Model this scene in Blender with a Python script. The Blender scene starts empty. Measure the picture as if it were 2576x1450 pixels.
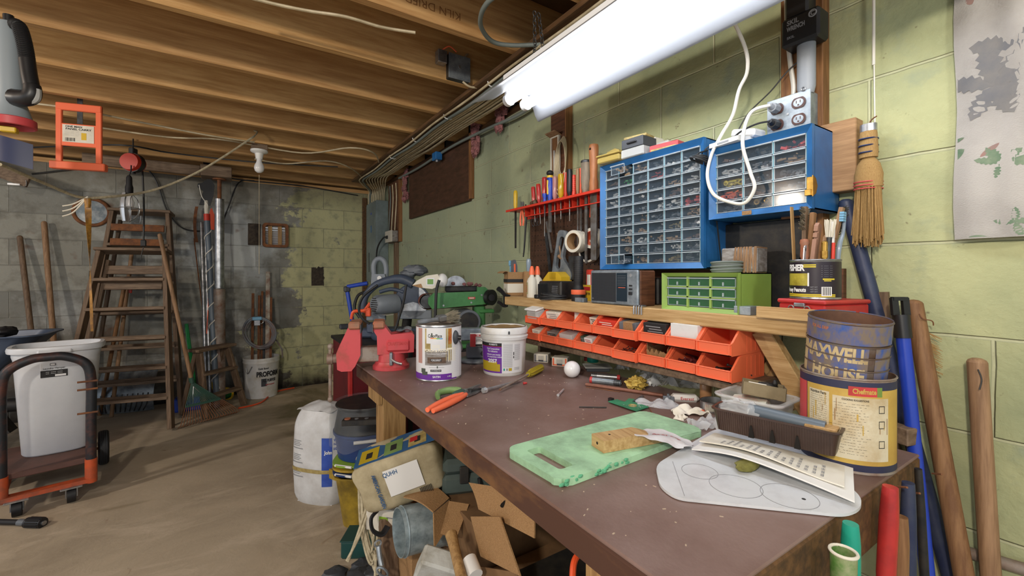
import bpy, math, random
from math import sin, cos, pi, radians as R
from mathutils import Matrix, Vector, noise as NZ
random.seed(7)
SC=bpy.context.scene
COL=SC.collection
# ---------------------------------------------------------------- camera
FPX, HZ, CX=1082.0, 690.0, 1288.0
H=1.146
YAW=math.atan(705/1082.0)
SY_, CY_=sin(YAW), cos(YAW)
cd=bpy.data.cameras.new('camera');cam=bpy.data.objects.new('camera', cd);COL.objects.link(cam)
cd.sensor_width=36;cd.lens=36*FPX/2576;cd.shift_y=-(725-HZ)/2576
cd.clip_start=.02
cam.location=(0, 0, H);cam.rotation_euler=(pi/2, 0, -YAW)
SC.camera=cam
# ---------------------------------------------------------------- light and exposure
SC.view_settings.view_transform='Standard';SC.view_settings.look='None'
SC.view_settings.gamma=1;SC.view_settings.use_curve_mapping=False
SC.view_settings.exposure=0.42
wd=bpy.data.worlds.new('world');SC.world=wd;wd.use_nodes=True
wd.node_tree.nodes['Background'].inputs[0].default_value=(.82, .9, 1, 1)
wd.node_tree.nodes['Background'].inputs[1].default_value=0.72
TUBE_W=10.0
def lamp(name, loc, power, col, r):
 l=bpy.data.lights.new(name, 'POINT');l.energy=power;l.color=col;l.shadow_soft_size=r
 o=bpy.data.objects.new(name, l);COL.objects.link(o);o.location=loc;return o
lamp('ceiling_bulb_light', (-1.1, -.5, 1.9), 95, (1, .90, .76), .08)  # basement lamp behind the camera, inferred from the warm lit joists
lamp('ceiling_bulb_light', (-2.6, 2.2, 1.92), 60, (1, .90, .77), .08)  # fill lamp added out of view on the left, no known bulb there
lamp('ceiling_bulb_light', (.3, -.9, 1.9), 20, (1, .96, .9), .10)  # fill lamp added behind the camera to brighten the near end
# ---------------------------------------------------------------- picture measurements -> places
def ray(u, v):
 r=(u-CX)/FPX
 return SY_+CY_*r, CY_-SY_*r, -(v-HZ)/FPX
def atD(u, v, d):a=ray(u, v);return Vector((a[0]*d, a[1]*d, H+a[2]*d))
def atZ(u, v, z):return atD(u, v, (z-H)/ray(u, v)[2])
def atX(u, v, X):return atD(u, v, X/ray(u, v)[0])
def atY(u, v, Y):return atD(u, v, Y/ray(u, v)[1])
def fl(u, v):return atZ(u, v, 0)
BZ=.786
def bn(u, v, dz=0):return atZ(u, v, BZ+dz)
def dep(p):return SY_*p[0]+CY_*p[1]
# ---------------------------------------------------------------- materials
def lin(h):
 h=h.lstrip('#');c=[int(h[i:i+2], 16)/255 for i in(0, 2, 4)]
 return tuple((x/12.92 if x<=.04045 else((x+.055)/1.055)**2.4)for x in c)+(1, )
MATS={}
def mk(name, hx, rough=.55, metal=0., hx2=None, amt=.5, vs=12, bump=0., bs=60, alpha=1, emit=0, stretch=(1, 1, 1), spec=.5, det=6, trans=0):
 """hx = colour, hx2 = second colour (dirt, grain, rust) mixed by a noise of scale vs covering about amt"""
 if name in MATS:return MATS[name]
 m=bpy.data.materials.new(name);m.use_nodes=True;nt=m.node_tree;P=nt.nodes['Principled BSDF']
 P.inputs['Base Color'].default_value=lin(hx);P.inputs['Roughness'].default_value=rough
 P.inputs['Metallic'].default_value=metal;P.inputs['Alpha'].default_value=alpha
 P.inputs['Specular IOR Level'].default_value=spec
 P.inputs['Transmission Weight'].default_value=trans
 if emit:
  P.inputs['Emission Color'].default_value=lin(hx);P.inputs['Emission Strength'].default_value=emit
 if hx2 or bump:
  tc=nt.nodes.new('ShaderNodeTexCoord');mp=nt.nodes.new('ShaderNodeMapping');mp.inputs['Scale'].default_value=stretch
  nt.links.new(tc.outputs['Object'], mp.inputs['Vector'])
  if hx2:
   n=nt.nodes.new('ShaderNodeTexNoise');n.inputs['Scale'].default_value=vs;n.inputs['Detail'].default_value=det;n.inputs['Roughness'].default_value=.65
   nt.links.new(mp.outputs[0], n.inputs['Vector'])
   rp=nt.nodes.new('ShaderNodeValToRGB');e=rp.color_ramp.elements
   c=.72-.44*amt;e[0].position=max(0, c-.13);e[1].position=min(1, c+.13)
   e[0].color=lin(hx);e[1].color=lin(hx2)
   nt.links.new(n.outputs['Fac'], rp.inputs[0]);nt.links.new(rp.outputs[0], P.inputs['Base Color'])
  if bump:
   n2=nt.nodes.new('ShaderNodeTexNoise');n2.inputs['Scale'].default_value=bs;n2.inputs['Detail'].default_value=4
   nt.links.new(mp.outputs[0], n2.inputs['Vector'])
   b=nt.nodes.new('ShaderNodeBump');b.inputs['Strength'].default_value=bump;b.inputs['Distance'].default_value=.004
   nt.links.new(n2.outputs['Fac'], b.inputs['Height']);nt.links.new(b.outputs[0], P.inputs['Normal'])
 MATS[name]=m;return m
 # ---------------------------------------------------------------- mesh building
def rotm(rx=0, ry=0, rz=0):return Matrix.Rotation(rz, 4, 'Z')@Matrix.Rotation(ry, 4, 'Y')@Matrix.Rotation(rx, 4, 'X')
def loc(x, y, z):return Matrix.Translation((x, y, z))
def frame(o, ex, ey, ez=None):
 ex=Vector(ex).normalized();ey=Vector(ey).normalized();ez=Vector(ez).normalized()if ez else ex.cross(ey).normalized()
 m=Matrix.Identity(4)
 for i in range(3):m[i][0], m[i][1], m[i][2], m[i][3]=ex[i], ey[i], ez[i], o[i]
 return m
def spline(pts, k=8, closed=False):
 pts=[Vector(p)for p in pts];n=len(pts)
 if n<3 and not closed:return pts
 out=[]
 for i in range(n if closed else n-1):
  g=(lambda j:pts[j%n])if closed else(lambda j:pts[min(max(j, 0), n-1)])
  a, b, c, d=g(i-1), g(i), g(i+1), g(i+2)
  for q in range(k):
   t=q/k
   out.append(.5*((2*b)+(c-a)*t+(2*a-5*b+4*c-d)*t*t+(3*b-3*c+d-a)*t**3))
 if not closed:out.append(pts[-1])
 return out
_TXT={}
def textmesh(s, bold):
 if(s, bold)in _TXT:return _TXT[(s, bold)]
 c=bpy.data.curves.new('t', 'FONT');c.body=s;c.size=1;c.align_x='CENTER';c.align_y='CENTER';c.offset=bold;c.resolution_u=3
 o=bpy.data.objects.new('t', c);me=bpy.data.meshes.new_from_object(o)
 r=([tuple(v.co)for v in me.vertices], [tuple(p.vertices)for p in me.polygons])
 bpy.data.objects.remove(o);bpy.data.curves.remove(c);bpy.data.meshes.remove(me)
 _TXT[(s, bold)]=r;return r
class MB:
 def __init__(s, mat=None, M=None):
  s.v, s.f, s.mi, s.mats=[], [], [], [];s.M=M or Matrix.Identity(4);s.cur=0
  if mat:s.use(mat)
 def use(s, mat):
  if isinstance(mat, str):mat=MATS[mat]
  if mat not in s.mats:s.mats.append(mat)
  s.cur=s.mats.index(mat);return s
 def at(s, M):s.M=M;return s
 def add(s, vs, fs):
  b=len(s.v);s.v+=[s.M@Vector(p)for p in vs];s.f+=[tuple(i+b for i in q)for q in fs];s.mi+=[s.cur]*len(fs);return s
 def box(s, c, d, b=0, rot=None):
  hx, hy, hz=d[0]/2, d[1]/2, d[2]/2;M0=s.M
  s.M=M0@loc(*c)@(rotm(*rot)if rot else Matrix.Identity(4))
  if b<=0:
   s.add([(x*hx, y*hy, z*hz)for x in(-1, 1)for y in(-1, 1)for z in(-1, 1)], [(0, 1, 3, 2), (4, 6, 7, 5), (0, 4, 5, 1), (2, 3, 7, 6), (0, 2, 6, 4), (1, 5, 7, 3)])
  else:
   b=min(b, hx*.95, hy*.95, hz*.95);vs=[];ix={}
   for x in(-1, 1):
    for y in(-1, 1):
     for z in(-1, 1):
      for a in range(3):
       p=[x*hx, y*hy, z*hz]
       for k in range(3):
        if k!=a:p[k]-=(x, y, z)[k]*b
       ix[(x, y, z, a)]=len(vs);vs.append(p)
   F=[]
   for a in range(3):
    o1, o2=(a+1)%3, (a+2)%3
    for sg in(-1, 1):
     q=[]
     for(p, r)in((-1, -1), (1, -1), (1, 1), (-1, 1)):
      t=[0, 0, 0];t[a]=sg;t[o1]=p;t[o2]=r;q.append(ix[(*t, a)])
     F.append(tuple(q if sg>0 else q[::-1]))
    for p in(-1, 1):
     for r in(-1, 1):
      t1=[0, 0, 0];t1[a]=-1;t1[o1]=p;t1[o2]=r;t2=list(t1);t2[a]=1
      q=(ix[(*t1, o1)], ix[(*t2, o1)], ix[(*t2, o2)], ix[(*t1, o2)]);F.append(q if p*r>0 else q[::-1])
   for x in(-1, 1):
    for y in(-1, 1):
     for z in(-1, 1):
      q=(ix[(x, y, z, 0)], ix[(x, y, z, 1)], ix[(x, y, z, 2)]);F.append(q if x*y*z>0 else q[::-1])
   s.add(vs, F)
  s.M=M0;return s
 def bx(s, x0, x1, y0, y1, z0, z1, b=0):return s.box(((x0+x1)/2, (y0+y1)/2, (z0+z1)/2), (abs(x1-x0), abs(y1-y0), abs(z1-z0)), b)
 def beam(s, p0, p1, w, t, up=(0, 0, 1), b=0):
  """bar of section w (across up) by t (along up) from p0 to p1"""
  p0, p1=Vector(p0), Vector(p1);d=p1-p0;ex=d.normalized();ey=Vector(up).cross(ex)
  if ey.length<1e-4:ey=Vector((0, 1, 0)).cross(ex)
  ey.normalize();ez=ex.cross(ey);M0=s.M;s.M=M0@frame((p0+p1)/2, ex, ey, ez)
  s.box((0, 0, 0), (d.length, w, t), b);s.M=M0;return s
 def cyl(s, p0, p1, r0, r1=None, n=16, caps=True):
  p0, p1=Vector(p0), Vector(p1);r1=r0 if r1 is None else r1;d=(p1-p0).normalized()
  a=d.orthogonal().normalized();b=d.cross(a);vs=[]
  for p, r in((p0, r0), (p1, r1)):
   for i in range(n):
    t=2*pi*i/n;vs.append(p+a*(cos(t)*r)+b*(sin(t)*r))
  F=[(i, (i+1)%n, n+(i+1)%n, n+i)for i in range(n)]
  if caps:F+=[tuple(range(n))[::-1], tuple(range(n, 2*n))]
  return s.add(vs, F)
 def tube(s, pts, r, n=8, k=6, smooth=True, closed=False, flat=1.0):
  P=spline(pts, k, closed)if smooth else[Vector(p)for p in pts];m=len(P);vs=[];prev=None
  for i, p in enumerate(P):
   t=(P[(i+1)%m]-P[i-1])if closed else(P[min(i+1, m-1)]-P[max(i-1, 0)])
   if t.length<1e-9:t=Vector((0, 0, 1))
   t.normalize()
   a=t.orthogonal().normalized()if prev is None else(prev-t*prev.dot(t))
   if a.length<1e-6:a=t.orthogonal()
   a.normalize();prev=a;b=t.cross(a)
   rr=r if not isinstance(r, (list, tuple))else r[min(int(i/max(1, m-1)*(len(r)-1)+.0001), len(r)-1)]+(0 if i==m-1 else(r[min(int(i/max(1, m-1)*(len(r)-1)+.0001)+1, len(r)-1)]-r[min(int(i/max(1, m-1)*(len(r)-1)+.0001), len(r)-1)])*((i/max(1, m-1)*(len(r)-1))%1))
   for q in range(n):
    w=2*pi*q/n;vs.append(p+a*(cos(w)*rr)+b*(sin(w)*rr*flat))
  F=[]
  for i in range(m if closed else m-1):
   j=(i+1)%m
   F+=[(i*n+q, i*n+(q+1)%n, j*n+(q+1)%n, j*n+q)for q in range(n)]
  if not closed:F+=[tuple(range(n))[::-1], tuple(range((m-1)*n, m*n))]
  return s.add(vs, F)
 def lathe(s, prof, n=32, c=(0, 0, 0), closed=False, a0=0, a1=2*pi, sx=1, sy=1):
  full=abs(a1-a0-2*pi)<1e-6;cols=n if full else n+1;m=len(prof);vs=[]
  for i in range(cols):
   t=a0+(a1-a0)*i/n
   vs+=[(c[0]+p[0]*cos(t)*sx, c[1]+p[0]*sin(t)*sy, c[2]+p[1])for p in prof]
  F=[]
  for i in range(n):
   j=(i+1)%cols
   for q in range(m if closed else m-1):
    w=(q+1)%m
    if prof[q][0]<1e-7 and prof[w][0]<1e-7:continue
    if prof[q][0]<1e-7:F.append((i*m+q, j*m+w, i*m+w))
    elif prof[w][0]<1e-7:F.append((i*m+q, j*m+q, i*m+w))
    else:F.append((i*m+q, j*m+q, j*m+w, i*m+w))
  return s.add(vs, F)
 def prism(s, poly, h0, h1, ax='z'):
  n=len(poly)
  g={'z':lambda a, b, h:(a, b, h), 'x':lambda a, b, h:(h, a, b), 'y':lambda a, b, h:(a, h, b)}[ax]
  ar=sum(poly[i][0]*poly[(i+1)%n][1]-poly[(i+1)%n][0]*poly[i][1]for i in range(n))
  if ax=='y':ar=-ar
  if ar<0:poly=poly[::-1]
  return s.add([g(a, b, h0)for a, b in poly]+[g(a, b, h1)for a, b in poly], [tuple(range(n))[::-1], tuple(range(n, 2*n))]+[(i, (i+1)%n, n+(i+1)%n, n+i)for i in range(n)])
 def sheet(s, fn, nu, nv, t=.001, cu=False):
  """surface fn(a,b), a,b in 0..1, thickened by t along its normals"""
  nc=nu if cu else nu+1
  P=[[Vector(fn(i/nu, j/nv))for j in range(nv+1)]for i in range(nc)];N=[]
  for i in range(nc):
   row=[]
   for j in range(nv+1):
    du=P[(i+1)%nc if cu else min(i+1, nu)][j]-P[i-1 if cu else max(i-1, 0)][j];dv=P[i][min(j+1, nv)]-P[i][max(j-1, 0)]
    q=du.cross(dv);row.append(q.normalized()if q.length>1e-12 else Vector((0, 0, 1)))
   N.append(row)
  vs=[P[i][j]+N[i][j]*(t/2)for i in range(nc)for j in range(nv+1)]+[P[i][j]-N[i][j]*(t/2)for i in range(nc)for j in range(nv+1)]
  o=nc*(nv+1);ix=lambda i, j:(i%nc)*(nv+1)+j;F=[]
  for i in range(nu):
   for j in range(nv):
    q=(ix(i, j), ix(i+1, j), ix(i+1, j+1), ix(i, j+1));F+=[q, tuple(o+x for x in q[::-1])]
  for i in range(nu):
   for j, sg in((0, 1), (nv, -1)):
    q=(ix(i, j), o+ix(i, j), o+ix(i+1, j), ix(i+1, j));F.append(q if sg>0 else q[::-1])
  if not cu:
   for j in range(nv):
    for i, sg in((0, -1), (nu, 1)):
     q=(ix(i, j), o+ix(i, j), o+ix(i, j+1), ix(i, j+1));F.append(q if sg>0 else q[::-1])
  return s.add(vs, F)
 def ell(s, c, r, nu=20, nv=12, nz=0, ns=8, pw=1):
  vs=[];F=[];sg=lambda x:math.copysign(abs(x)**pw, x)
  for j in range(nv+1):
   ph=-pi/2+pi*j/nv
   for i in range(nu):
    t=2*pi*i/nu;d=Vector((sg(cos(ph))*sg(cos(t)), sg(cos(ph))*sg(sin(t)), sg(sin(ph))))
    k=1+(nz*NZ.noise(Vector(d)*ns*.4+Vector(c)*13)if nz else 0)
    vs.append((c[0]+d.x*r[0]*k, c[1]+d.y*r[1]*k, c[2]+d.z*r[2]*k))
  for j in range(nv):
   for i in range(nu):
    q=(j*nu+i, j*nu+(i+1)%nu, (j+1)*nu+(i+1)%nu, (j+1)*nu+i)
    F.append(q)
  return s.add(vs, F)
 def torus(s, c, Rr, r, ax=(0, 0, 1), n=32, m=8, sx=1, sy=1):
  az=Vector(ax).normalized();a=az.orthogonal().normalized();b=az.cross(a);c=Vector(c)
  return s.tube([c+a*(cos(2*pi*i/n)*Rr*sx)+b*(sin(2*pi*i/n)*Rr*sy)for i in range(n)], r, n=m, smooth=False, closed=True)
 def text(s, t, size, o, ex=(1, 0, 0), ey=(0, 0, 1), bold=0.0, w=None, shear=0):
  """flat lettering centred at o, reading along ex, upright along ey; w = fit to this width"""
  V, F=textmesh(t, bold);k=size
  kx=k
  if w:
   xs=[p[0]for p in V];kx=w/(max(xs)-min(xs))
  ex, ey, o=Vector(ex).normalized(), Vector(ey).normalized(), Vector(o)
  return s.add([o+ex*(p[0]*kx+shear*p[1]*k)+ey*(p[1]*k)for p in V], F)
 def wtext(s, t, size, c, Rr, ang, z, bold=0., w=None):
  """lettering wrapped on an upright cylinder about c"""
  V, F=textmesh(t, bold);k=size;kx=k
  if w:
   xs=[p[0]for p in V];kx=w/(max(xs)-min(xs))
  return s.add([(c[0]+Rr*cos(ang+p[0]*kx/Rr), c[1]+Rr*sin(ang+p[0]*kx/Rr), z+p[1]*k)for p in V], F)
 def stext(s, t, fn, u0, u1, w0, w1, off=.0006, bold=0., wave=0):
  """lettering laid on a surface fn(a,b); its box fills u0..u1 by w0..w1"""
  V, F=textmesh(t, bold);xs=[p[0]for p in V];ys=[p[1]for p in V];vs=[]
  ax, ay=min(xs), min(ys);dx, dy=max(xs)-ax, max(ys)-ay;e=.004
  for p in V:
   a=u0+(u1-u0)*(p[0]-ax)/dx;b=w0+(w1-w0)*(p[1]-ay)/dy;q=Vector(fn(a, b))
   n=(Vector(fn(a+e, b))-q).cross(Vector(fn(a, b+e))-q);vs.append(q+n.normalized()*off)
  return s.add(vs, F)
 def patch(s, c, Rr, a0, a1, z0, z1, n=None):
  """a piece of printed paper on a cylinder"""
  n=n or max(2, int(abs(a1-a0)/.12));vs=[]
  for i in range(n+1):
   t=a0+(a1-a0)*i/n;vs+=[(c[0]+Rr*cos(t), c[1]+Rr*sin(t), z0), (c[0]+Rr*cos(t), c[1]+Rr*sin(t), z1)]
  return s.add(vs, [(2*i, 2*i+2, 2*i+3, 2*i+1)for i in range(n)])
 def quad(s, a, b, c, d):return s.add([a, b, c, d], [(0, 1, 2, 3)])
 def build(s, name, parent=None, ang=38, flat=False, label=None, base=False, Mw=None):
  me=bpy.data.meshes.new(name);vs=s.v;org=None
  if parent is None or base:
   xs=[p[0]for p in vs];ys=[p[1]for p in vs];zs=[p[2]for p in vs]
   org=Vector(((min(xs)+max(xs))/2, (min(ys)+max(ys))/2, min(zs)));vs=[p-org for p in vs]
  me.from_pydata([tuple(p)for p in vs], [], s.f)
  for m in s.mats:me.materials.append(m)
  me.polygons.foreach_set('material_index', s.mi)
  if not flat:
   me.polygons.foreach_set('use_smooth', [True]*len(me.polygons));me.set_sharp_from_angle(angle=R(ang))
  me.update()
  o=bpy.data.objects.new(name, me);COL.objects.link(o)
  if org is not None:o.location=org
  if parent is not None:o.parent=parent
  if label:o['label']=label
  return o
def tag(o, label, cat, group=None, kind=None):
 o['label']=label;o['category']=cat
 if group:o['group']=group
 if kind:o['kind']=kind
 return o
def thing(name, label, cat, at=(0, 0, 0), rz=0, group=None, rot=None):
 o=bpy.data.objects.new(name, None);o.empty_display_size=.05;COL.objects.link(o)
 o.location=at;o.rotation_euler=rot if rot else(0, 0, rz)
 return tag(o, label, cat, group)
def one(name, mb, label, cat, group=None, kind=None, **k):return tag(mb.build(name, **k), label, cat, group, kind)
def struct(name, mb, **k):
 o=mb.build(name, **k);o['kind']='structure';return o
def dup(root, at=None, rz=None, label=None, group=None, rot=None):
 r=root.copy();COL.objects.link(r)
 if at is not None:r.location=at
 if rz is not None:r.rotation_euler=(0, 0, rz)
 if rot is not None:r.rotation_euler=rot
 if label:r['label']=label
 if group:r['group']=group
 for ch in list(root.children):
  c=ch.copy();COL.objects.link(c);c.parent=r
  for g in list(ch.children):
   d=g.copy();COL.objects.link(d);d.parent=c
 return r
def crump(p, a, s, seed=0):
 q=Vector(p)*s+Vector((seed*7.3, seed*3.1, seed));return Vector(p)+NZ.noise_vector(q)*a
 # ---------------------------------------------------------------- shared materials
WOOD=lambda n, a, b, st=(2, 30, 30), **k:mk(n, a, hx2=b, amt=.5, vs=3.0, stretch=st, rough=k.get('rough', .65), bump=.15, bs=8)
WOOD('joist', 'd2a971', 'b3864f', (1.2, 26, 14));WOOD('joist2', 'c99f69', 'a97d4b', (1.0, 30, 16));WOOD('board_brown', '6a4a2a', '45301c', (20, 1.5, 20))
WOOD('pine', 'c9a877', 'a98553', (30, 2, 30));WOOD('pine_x', 'c4a272', '9f7d4e', (2, 30, 30));WOOD('pine_z', 'b08d5c', '8c6a40', (30, 30, 2));WOOD('old_wood_z', '7d6650', '5a4634', (30, 30, 2));WOOD('old_wood', '836e59', '5f4c3b', (3, 25, 25))
WOOD('ply_brown', '4d3120', '38220f', (4, 3, 12));WOOD('post_brown', '8c6138', '6a4422', (25, 25, 2));WOOD('handle_brown', '8d6844', '6d4a2c', (30, 30, 2));WOOD('handle_tan', 'a2805f', '7f6044', (30, 30, 2));WOOD('walnut', '6b4229', '4a2a18', (3, 3, 30))
mk('subfloor', '5e4229', hx2='3b2a1b', vs=2.5, bump=.1);mk('dark_gap', '17130f', rough=.95)
mk('steel', 'b9bcc0', .35, .85, hx2='8d8f92', vs=25);mk('steel_dark', '55585c', .45, .7, hx2='3a3a3a', vs=20);mk('galv', 'a4adb4', .42, .6, hx2='737d86', vs=16);mk('chrome', 'd5d8dc', .22, .6);mk('brass', 'b8954a', .35, .8, hx2='8d6c30', vs=40)
mk('rust', '6a4733', .85, .15, hx2='8f5c38', vs=22, bump=.3);mk('rusty_steel', '968d84', .6, .3, hx2='75503a', vs=14, amt=.42);mk('iron_black', '24262a', .5, .4, hx2='3a3733', vs=25)
mk('black_plastic', '1a1b1e', .4);mk('black_rubber', '17171a', .6);mk('grey_plastic', '8b9096', .45);mk('dark_grey', '3c4046', .5);mk('mid_grey', '62686f', .45);mk('white_plastic', 'e4e4e2', .38);mk('white_enamel', 'f0f1f2', .3);mk('off_white', 'd8d3c4', .55)
mk('cream_cable', 'cbbd9e', .5, hx2='a8997a', vs=9);mk('grey_cable', '6c7470', .55);mk('white_cable', 'dedad0', .45);mk('black_cable', '1d1e20', .5);mk('rope', 'c9bfa4', .8, hx2='a59a7e', vs=60)
mk('red_paint', 'c23a3a', .45, hx2='9c2c2a', vs=9, amt=.35);mk('orange_plastic', 'e8582f', .42);mk('orange_light', 'f0714a', .42);mk('red_plastic', 'd23a28', .4);mk('blue_steel', '2a6dab', .38, .1, hx2='235c93', vs=8, amt=.4);mk('navy_plastic', '1e2c55', .42);mk('green_paint', '46854a', .4, hx2='35683a', vs=8, amt=.35);mk('yellow_plastic', 'd9b32c', .4);mk('teal_plastic', '1d9a84', .4)
mk('card', 'a9855c', .85, hx2='8f6d47', vs=7, bump=.35, bs=3, stretch=(60, 60, 60));mk('card_dark', '7f6142', .9, hx2='684e34', vs=9);mk('paper', 'e2ded2', .8, hx2='cfc8b6', vs=12, amt=.35);mk('paper_white', 'e6e6e4', .75);mk('ink', '202022', .7);mk('ink_red', 'b5262a', .6);mk('ink_grey', '8a8c90', .7)
mk('clear', 'dfe8ee', .12, alpha=.22);mk('clear_blue', 'bcd6e6', .14, alpha=.20);mk('poly_thin', '9aa0a6', .12, alpha=.09, bump=.6, bs=40);mk('poly', 'e8ecf0', .22, alpha=.33, bump=.6, bs=40);mk('clear_soft', 'e4e6e4', .4, alpha=.5)
mk('pink_fluff', '9a6666', .95, hx2='6f4a4a', vs=30, bump=.6);mk('glass_grey', '22303c', .12)
# ---------------------------------------------------------------- masonry and concrete
def N(nt, t, **k):
 n=nt.nodes.new(t)
 for a, b in k.items():setattr(n, a, b)
 return n
def masonry(name, horiz):
 m=bpy.data.materials.new(name);m.use_nodes=True;nt=m.node_tree;L=nt.links.new;P=nt.nodes['Principled BSDF']
 g=N(nt, 'ShaderNodeNewGeometry');sp=N(nt, 'ShaderNodeSeparateXYZ');L(g.outputs['Position'], sp.inputs[0])
 cb=N(nt, 'ShaderNodeCombineXYZ');L(sp.outputs[horiz], cb.inputs[0]);L(sp.outputs[2], cb.inputs[1])
 wob=N(nt, 'ShaderNodeTexNoise');wob.inputs['Scale'].default_value=9;L(cb.outputs[0], wob.inputs['Vector'])
 wm=N(nt, 'ShaderNodeVectorMath', operation='MULTIPLY_ADD');L(wob.outputs['Color'], wm.inputs[0]);wm.inputs[1].default_value=(.007, .007, 0);L(cb.outputs[0], wm.inputs[2])
 bk=N(nt, 'ShaderNodeTexBrick');L(wm.outputs[0], bk.inputs['Vector'])
 for k, v in(('Scale', 1), ('Mortar Size', .0045), ('Mortar Smooth', .6), ('Brick Width', .4064), ('Row Height', .2032), ('Bias', 0)):bk.inputs[k].default_value=v
 bk.inputs['Color1'].default_value=(0, 0, 0, 1);bk.inputs['Color2'].default_value=(1, 1, 1, 1);bk.inputs['Mortar'].default_value=(.5, .5, .5, 1)
 def noise(s, d=6, r=.6):
  n=N(nt, 'ShaderNodeTexNoise');n.inputs['Scale'].default_value=s;n.inputs['Detail'].default_value=d;n.inputs['Roughness'].default_value=r;L(cb.outputs[0], n.inputs['Vector']);return n.outputs['Fac']
 def ramp(x, a, b):
  n=N(nt, 'ShaderNodeMapRange');n.clamp=True;n.inputs[1].default_value=a;n.inputs[2].default_value=b;L(x, n.inputs[0]);return n.outputs[0]
 def mix(f, a, b):
  n=N(nt, 'ShaderNodeMix', data_type='RGBA');s=[i for i in n.inputs if i.type=='RGBA']
  if hasattr(f, 'links'):L(f, n.inputs[0])
  else:n.inputs[0].default_value=f
  for q, x in zip(s, (a, b)):
   if hasattr(x, 'links'):L(x, q)
   else:q.default_value=lin(x)
  return[o for o in n.outputs if o.type=='RGBA'][0]
 def mth(op, a, b):
  n=N(nt, 'ShaderNodeMath', operation=op)
  for i, x in enumerate((a, b)):
   if hasattr(x, 'links'):L(x, n.inputs[i])
   else:n.inputs[i].default_value=x
  return n.outputs[0]
 big, mid, fine=noise(1.6), noise(7), noise(45, 8)
 paint=mix(ramp(big, .42, .62), 'b6b98d', '959d7a');paint=mix(ramp(mid, .55, .75), paint, '8e9a86')
 if horiz==1:
 # colour turns greener and duller beyond the bench, mouldy specks all over
  far=ramp(sp.outputs[1], .9, 2.3);paint=mix(mth('MULTIPLY', far, .75), paint, '96a088')
  col=mix(ramp(noise(26, 3), .67, .74), paint, '6a5f4a');col=mix(mth('MULTIPLY', ramp(noise(9, 4), .66, .72), mth('MULTIPLY', far, .8)), col, '6f5d48')
  col=mix(mth('MULTIPLY', ramp(noise(3.1), .60, .72), .6), col, '7d8474')
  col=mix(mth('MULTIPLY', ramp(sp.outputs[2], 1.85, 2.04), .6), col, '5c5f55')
 else:
  blk=mix(bk.outputs['Color'], '7b7c77', '98988f');blk=mix(ramp(mid, .48, .7), blk, '6c6a62');blk=mix(mth('MULTIPLY', ramp(noise(2.2), .52, .66), .7), blk, 'c0c4c4')
  dx, dz=mth('MULTIPLY', mth('SUBTRACT', sp.outputs[0], .02), 1.0), mth('SUBTRACT', sp.outputs[2], 1.42)
  ds=mth('SQRT', mth('ADD', mth('MULTIPLY', dx, dx), mth('MULTIPLY', dz, dz)), 0);ds=mth('ADD', ds, mth('MULTIPLY', mth('SUBTRACT', noise(3.4), .5), 1.1))
  blk=mix(mth('MULTIPLY', ramp(ds, .42, .22), .62), blk, 'c6cdd0')
  st=ramp(mth('ADD', noise(2.6), mth('MULTIPLY', sp.outputs[2], -.22)), .34, .52);blk=mix(mth('MULTIPLY', st, .65), blk, '4f3f30')
  blk=mix(mth('MULTIPLY', ramp(noise(5, 3), .64, .74), .7), blk, '6d4a32')
  e=mth('ADD', sp.outputs[0], mth('MULTIPLY', mth('SUBTRACT', noise(2.4, 8, .7), .5), 1.9));e=mth('ADD', e, mth('MULTIPLY', mth('SUBTRACT', bk.outputs['Color'], .5), .34))
  e=mth('ADD', e, mth('MULTIPLY', ramp(sp.outputs[2], .9, .5), .25))
  col=mix(ramp(e, .50, .56), blk, mix(ramp(noise(11), .5, .72), 'bdbc92', '96977c'))
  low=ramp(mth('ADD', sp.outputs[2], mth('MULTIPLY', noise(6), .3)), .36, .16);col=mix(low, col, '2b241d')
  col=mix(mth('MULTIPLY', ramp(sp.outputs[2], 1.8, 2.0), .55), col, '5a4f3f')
 col=mix(mth('MULTIPLY', bk.outputs['Fac'], .6 if horiz==1 else .35), col, 'c2c3a2' if horiz==1 else '8f8f86')
 L(col, P.inputs['Base Color']);P.inputs['Roughness'].default_value=.75;P.inputs['Specular IOR Level'].default_value=.3
 hgt=mth('SUBTRACT', mth('MULTIPLY', fine, .35), mth('MULTIPLY', bk.outputs['Fac'], .55));hgt=mth('ADD', hgt, mth('MULTIPLY', mid, .5))
 b=N(nt, 'ShaderNodeBump');b.inputs['Strength'].default_value=.9;b.inputs['Distance'].default_value=.009;L(hgt, b.inputs['Height']);L(b.outputs[0], P.inputs['Normal'])
 return m
MATS['block_right']=masonry('painted_block', 1);MATS['block_far']=masonry('bare_block', 0)
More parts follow.
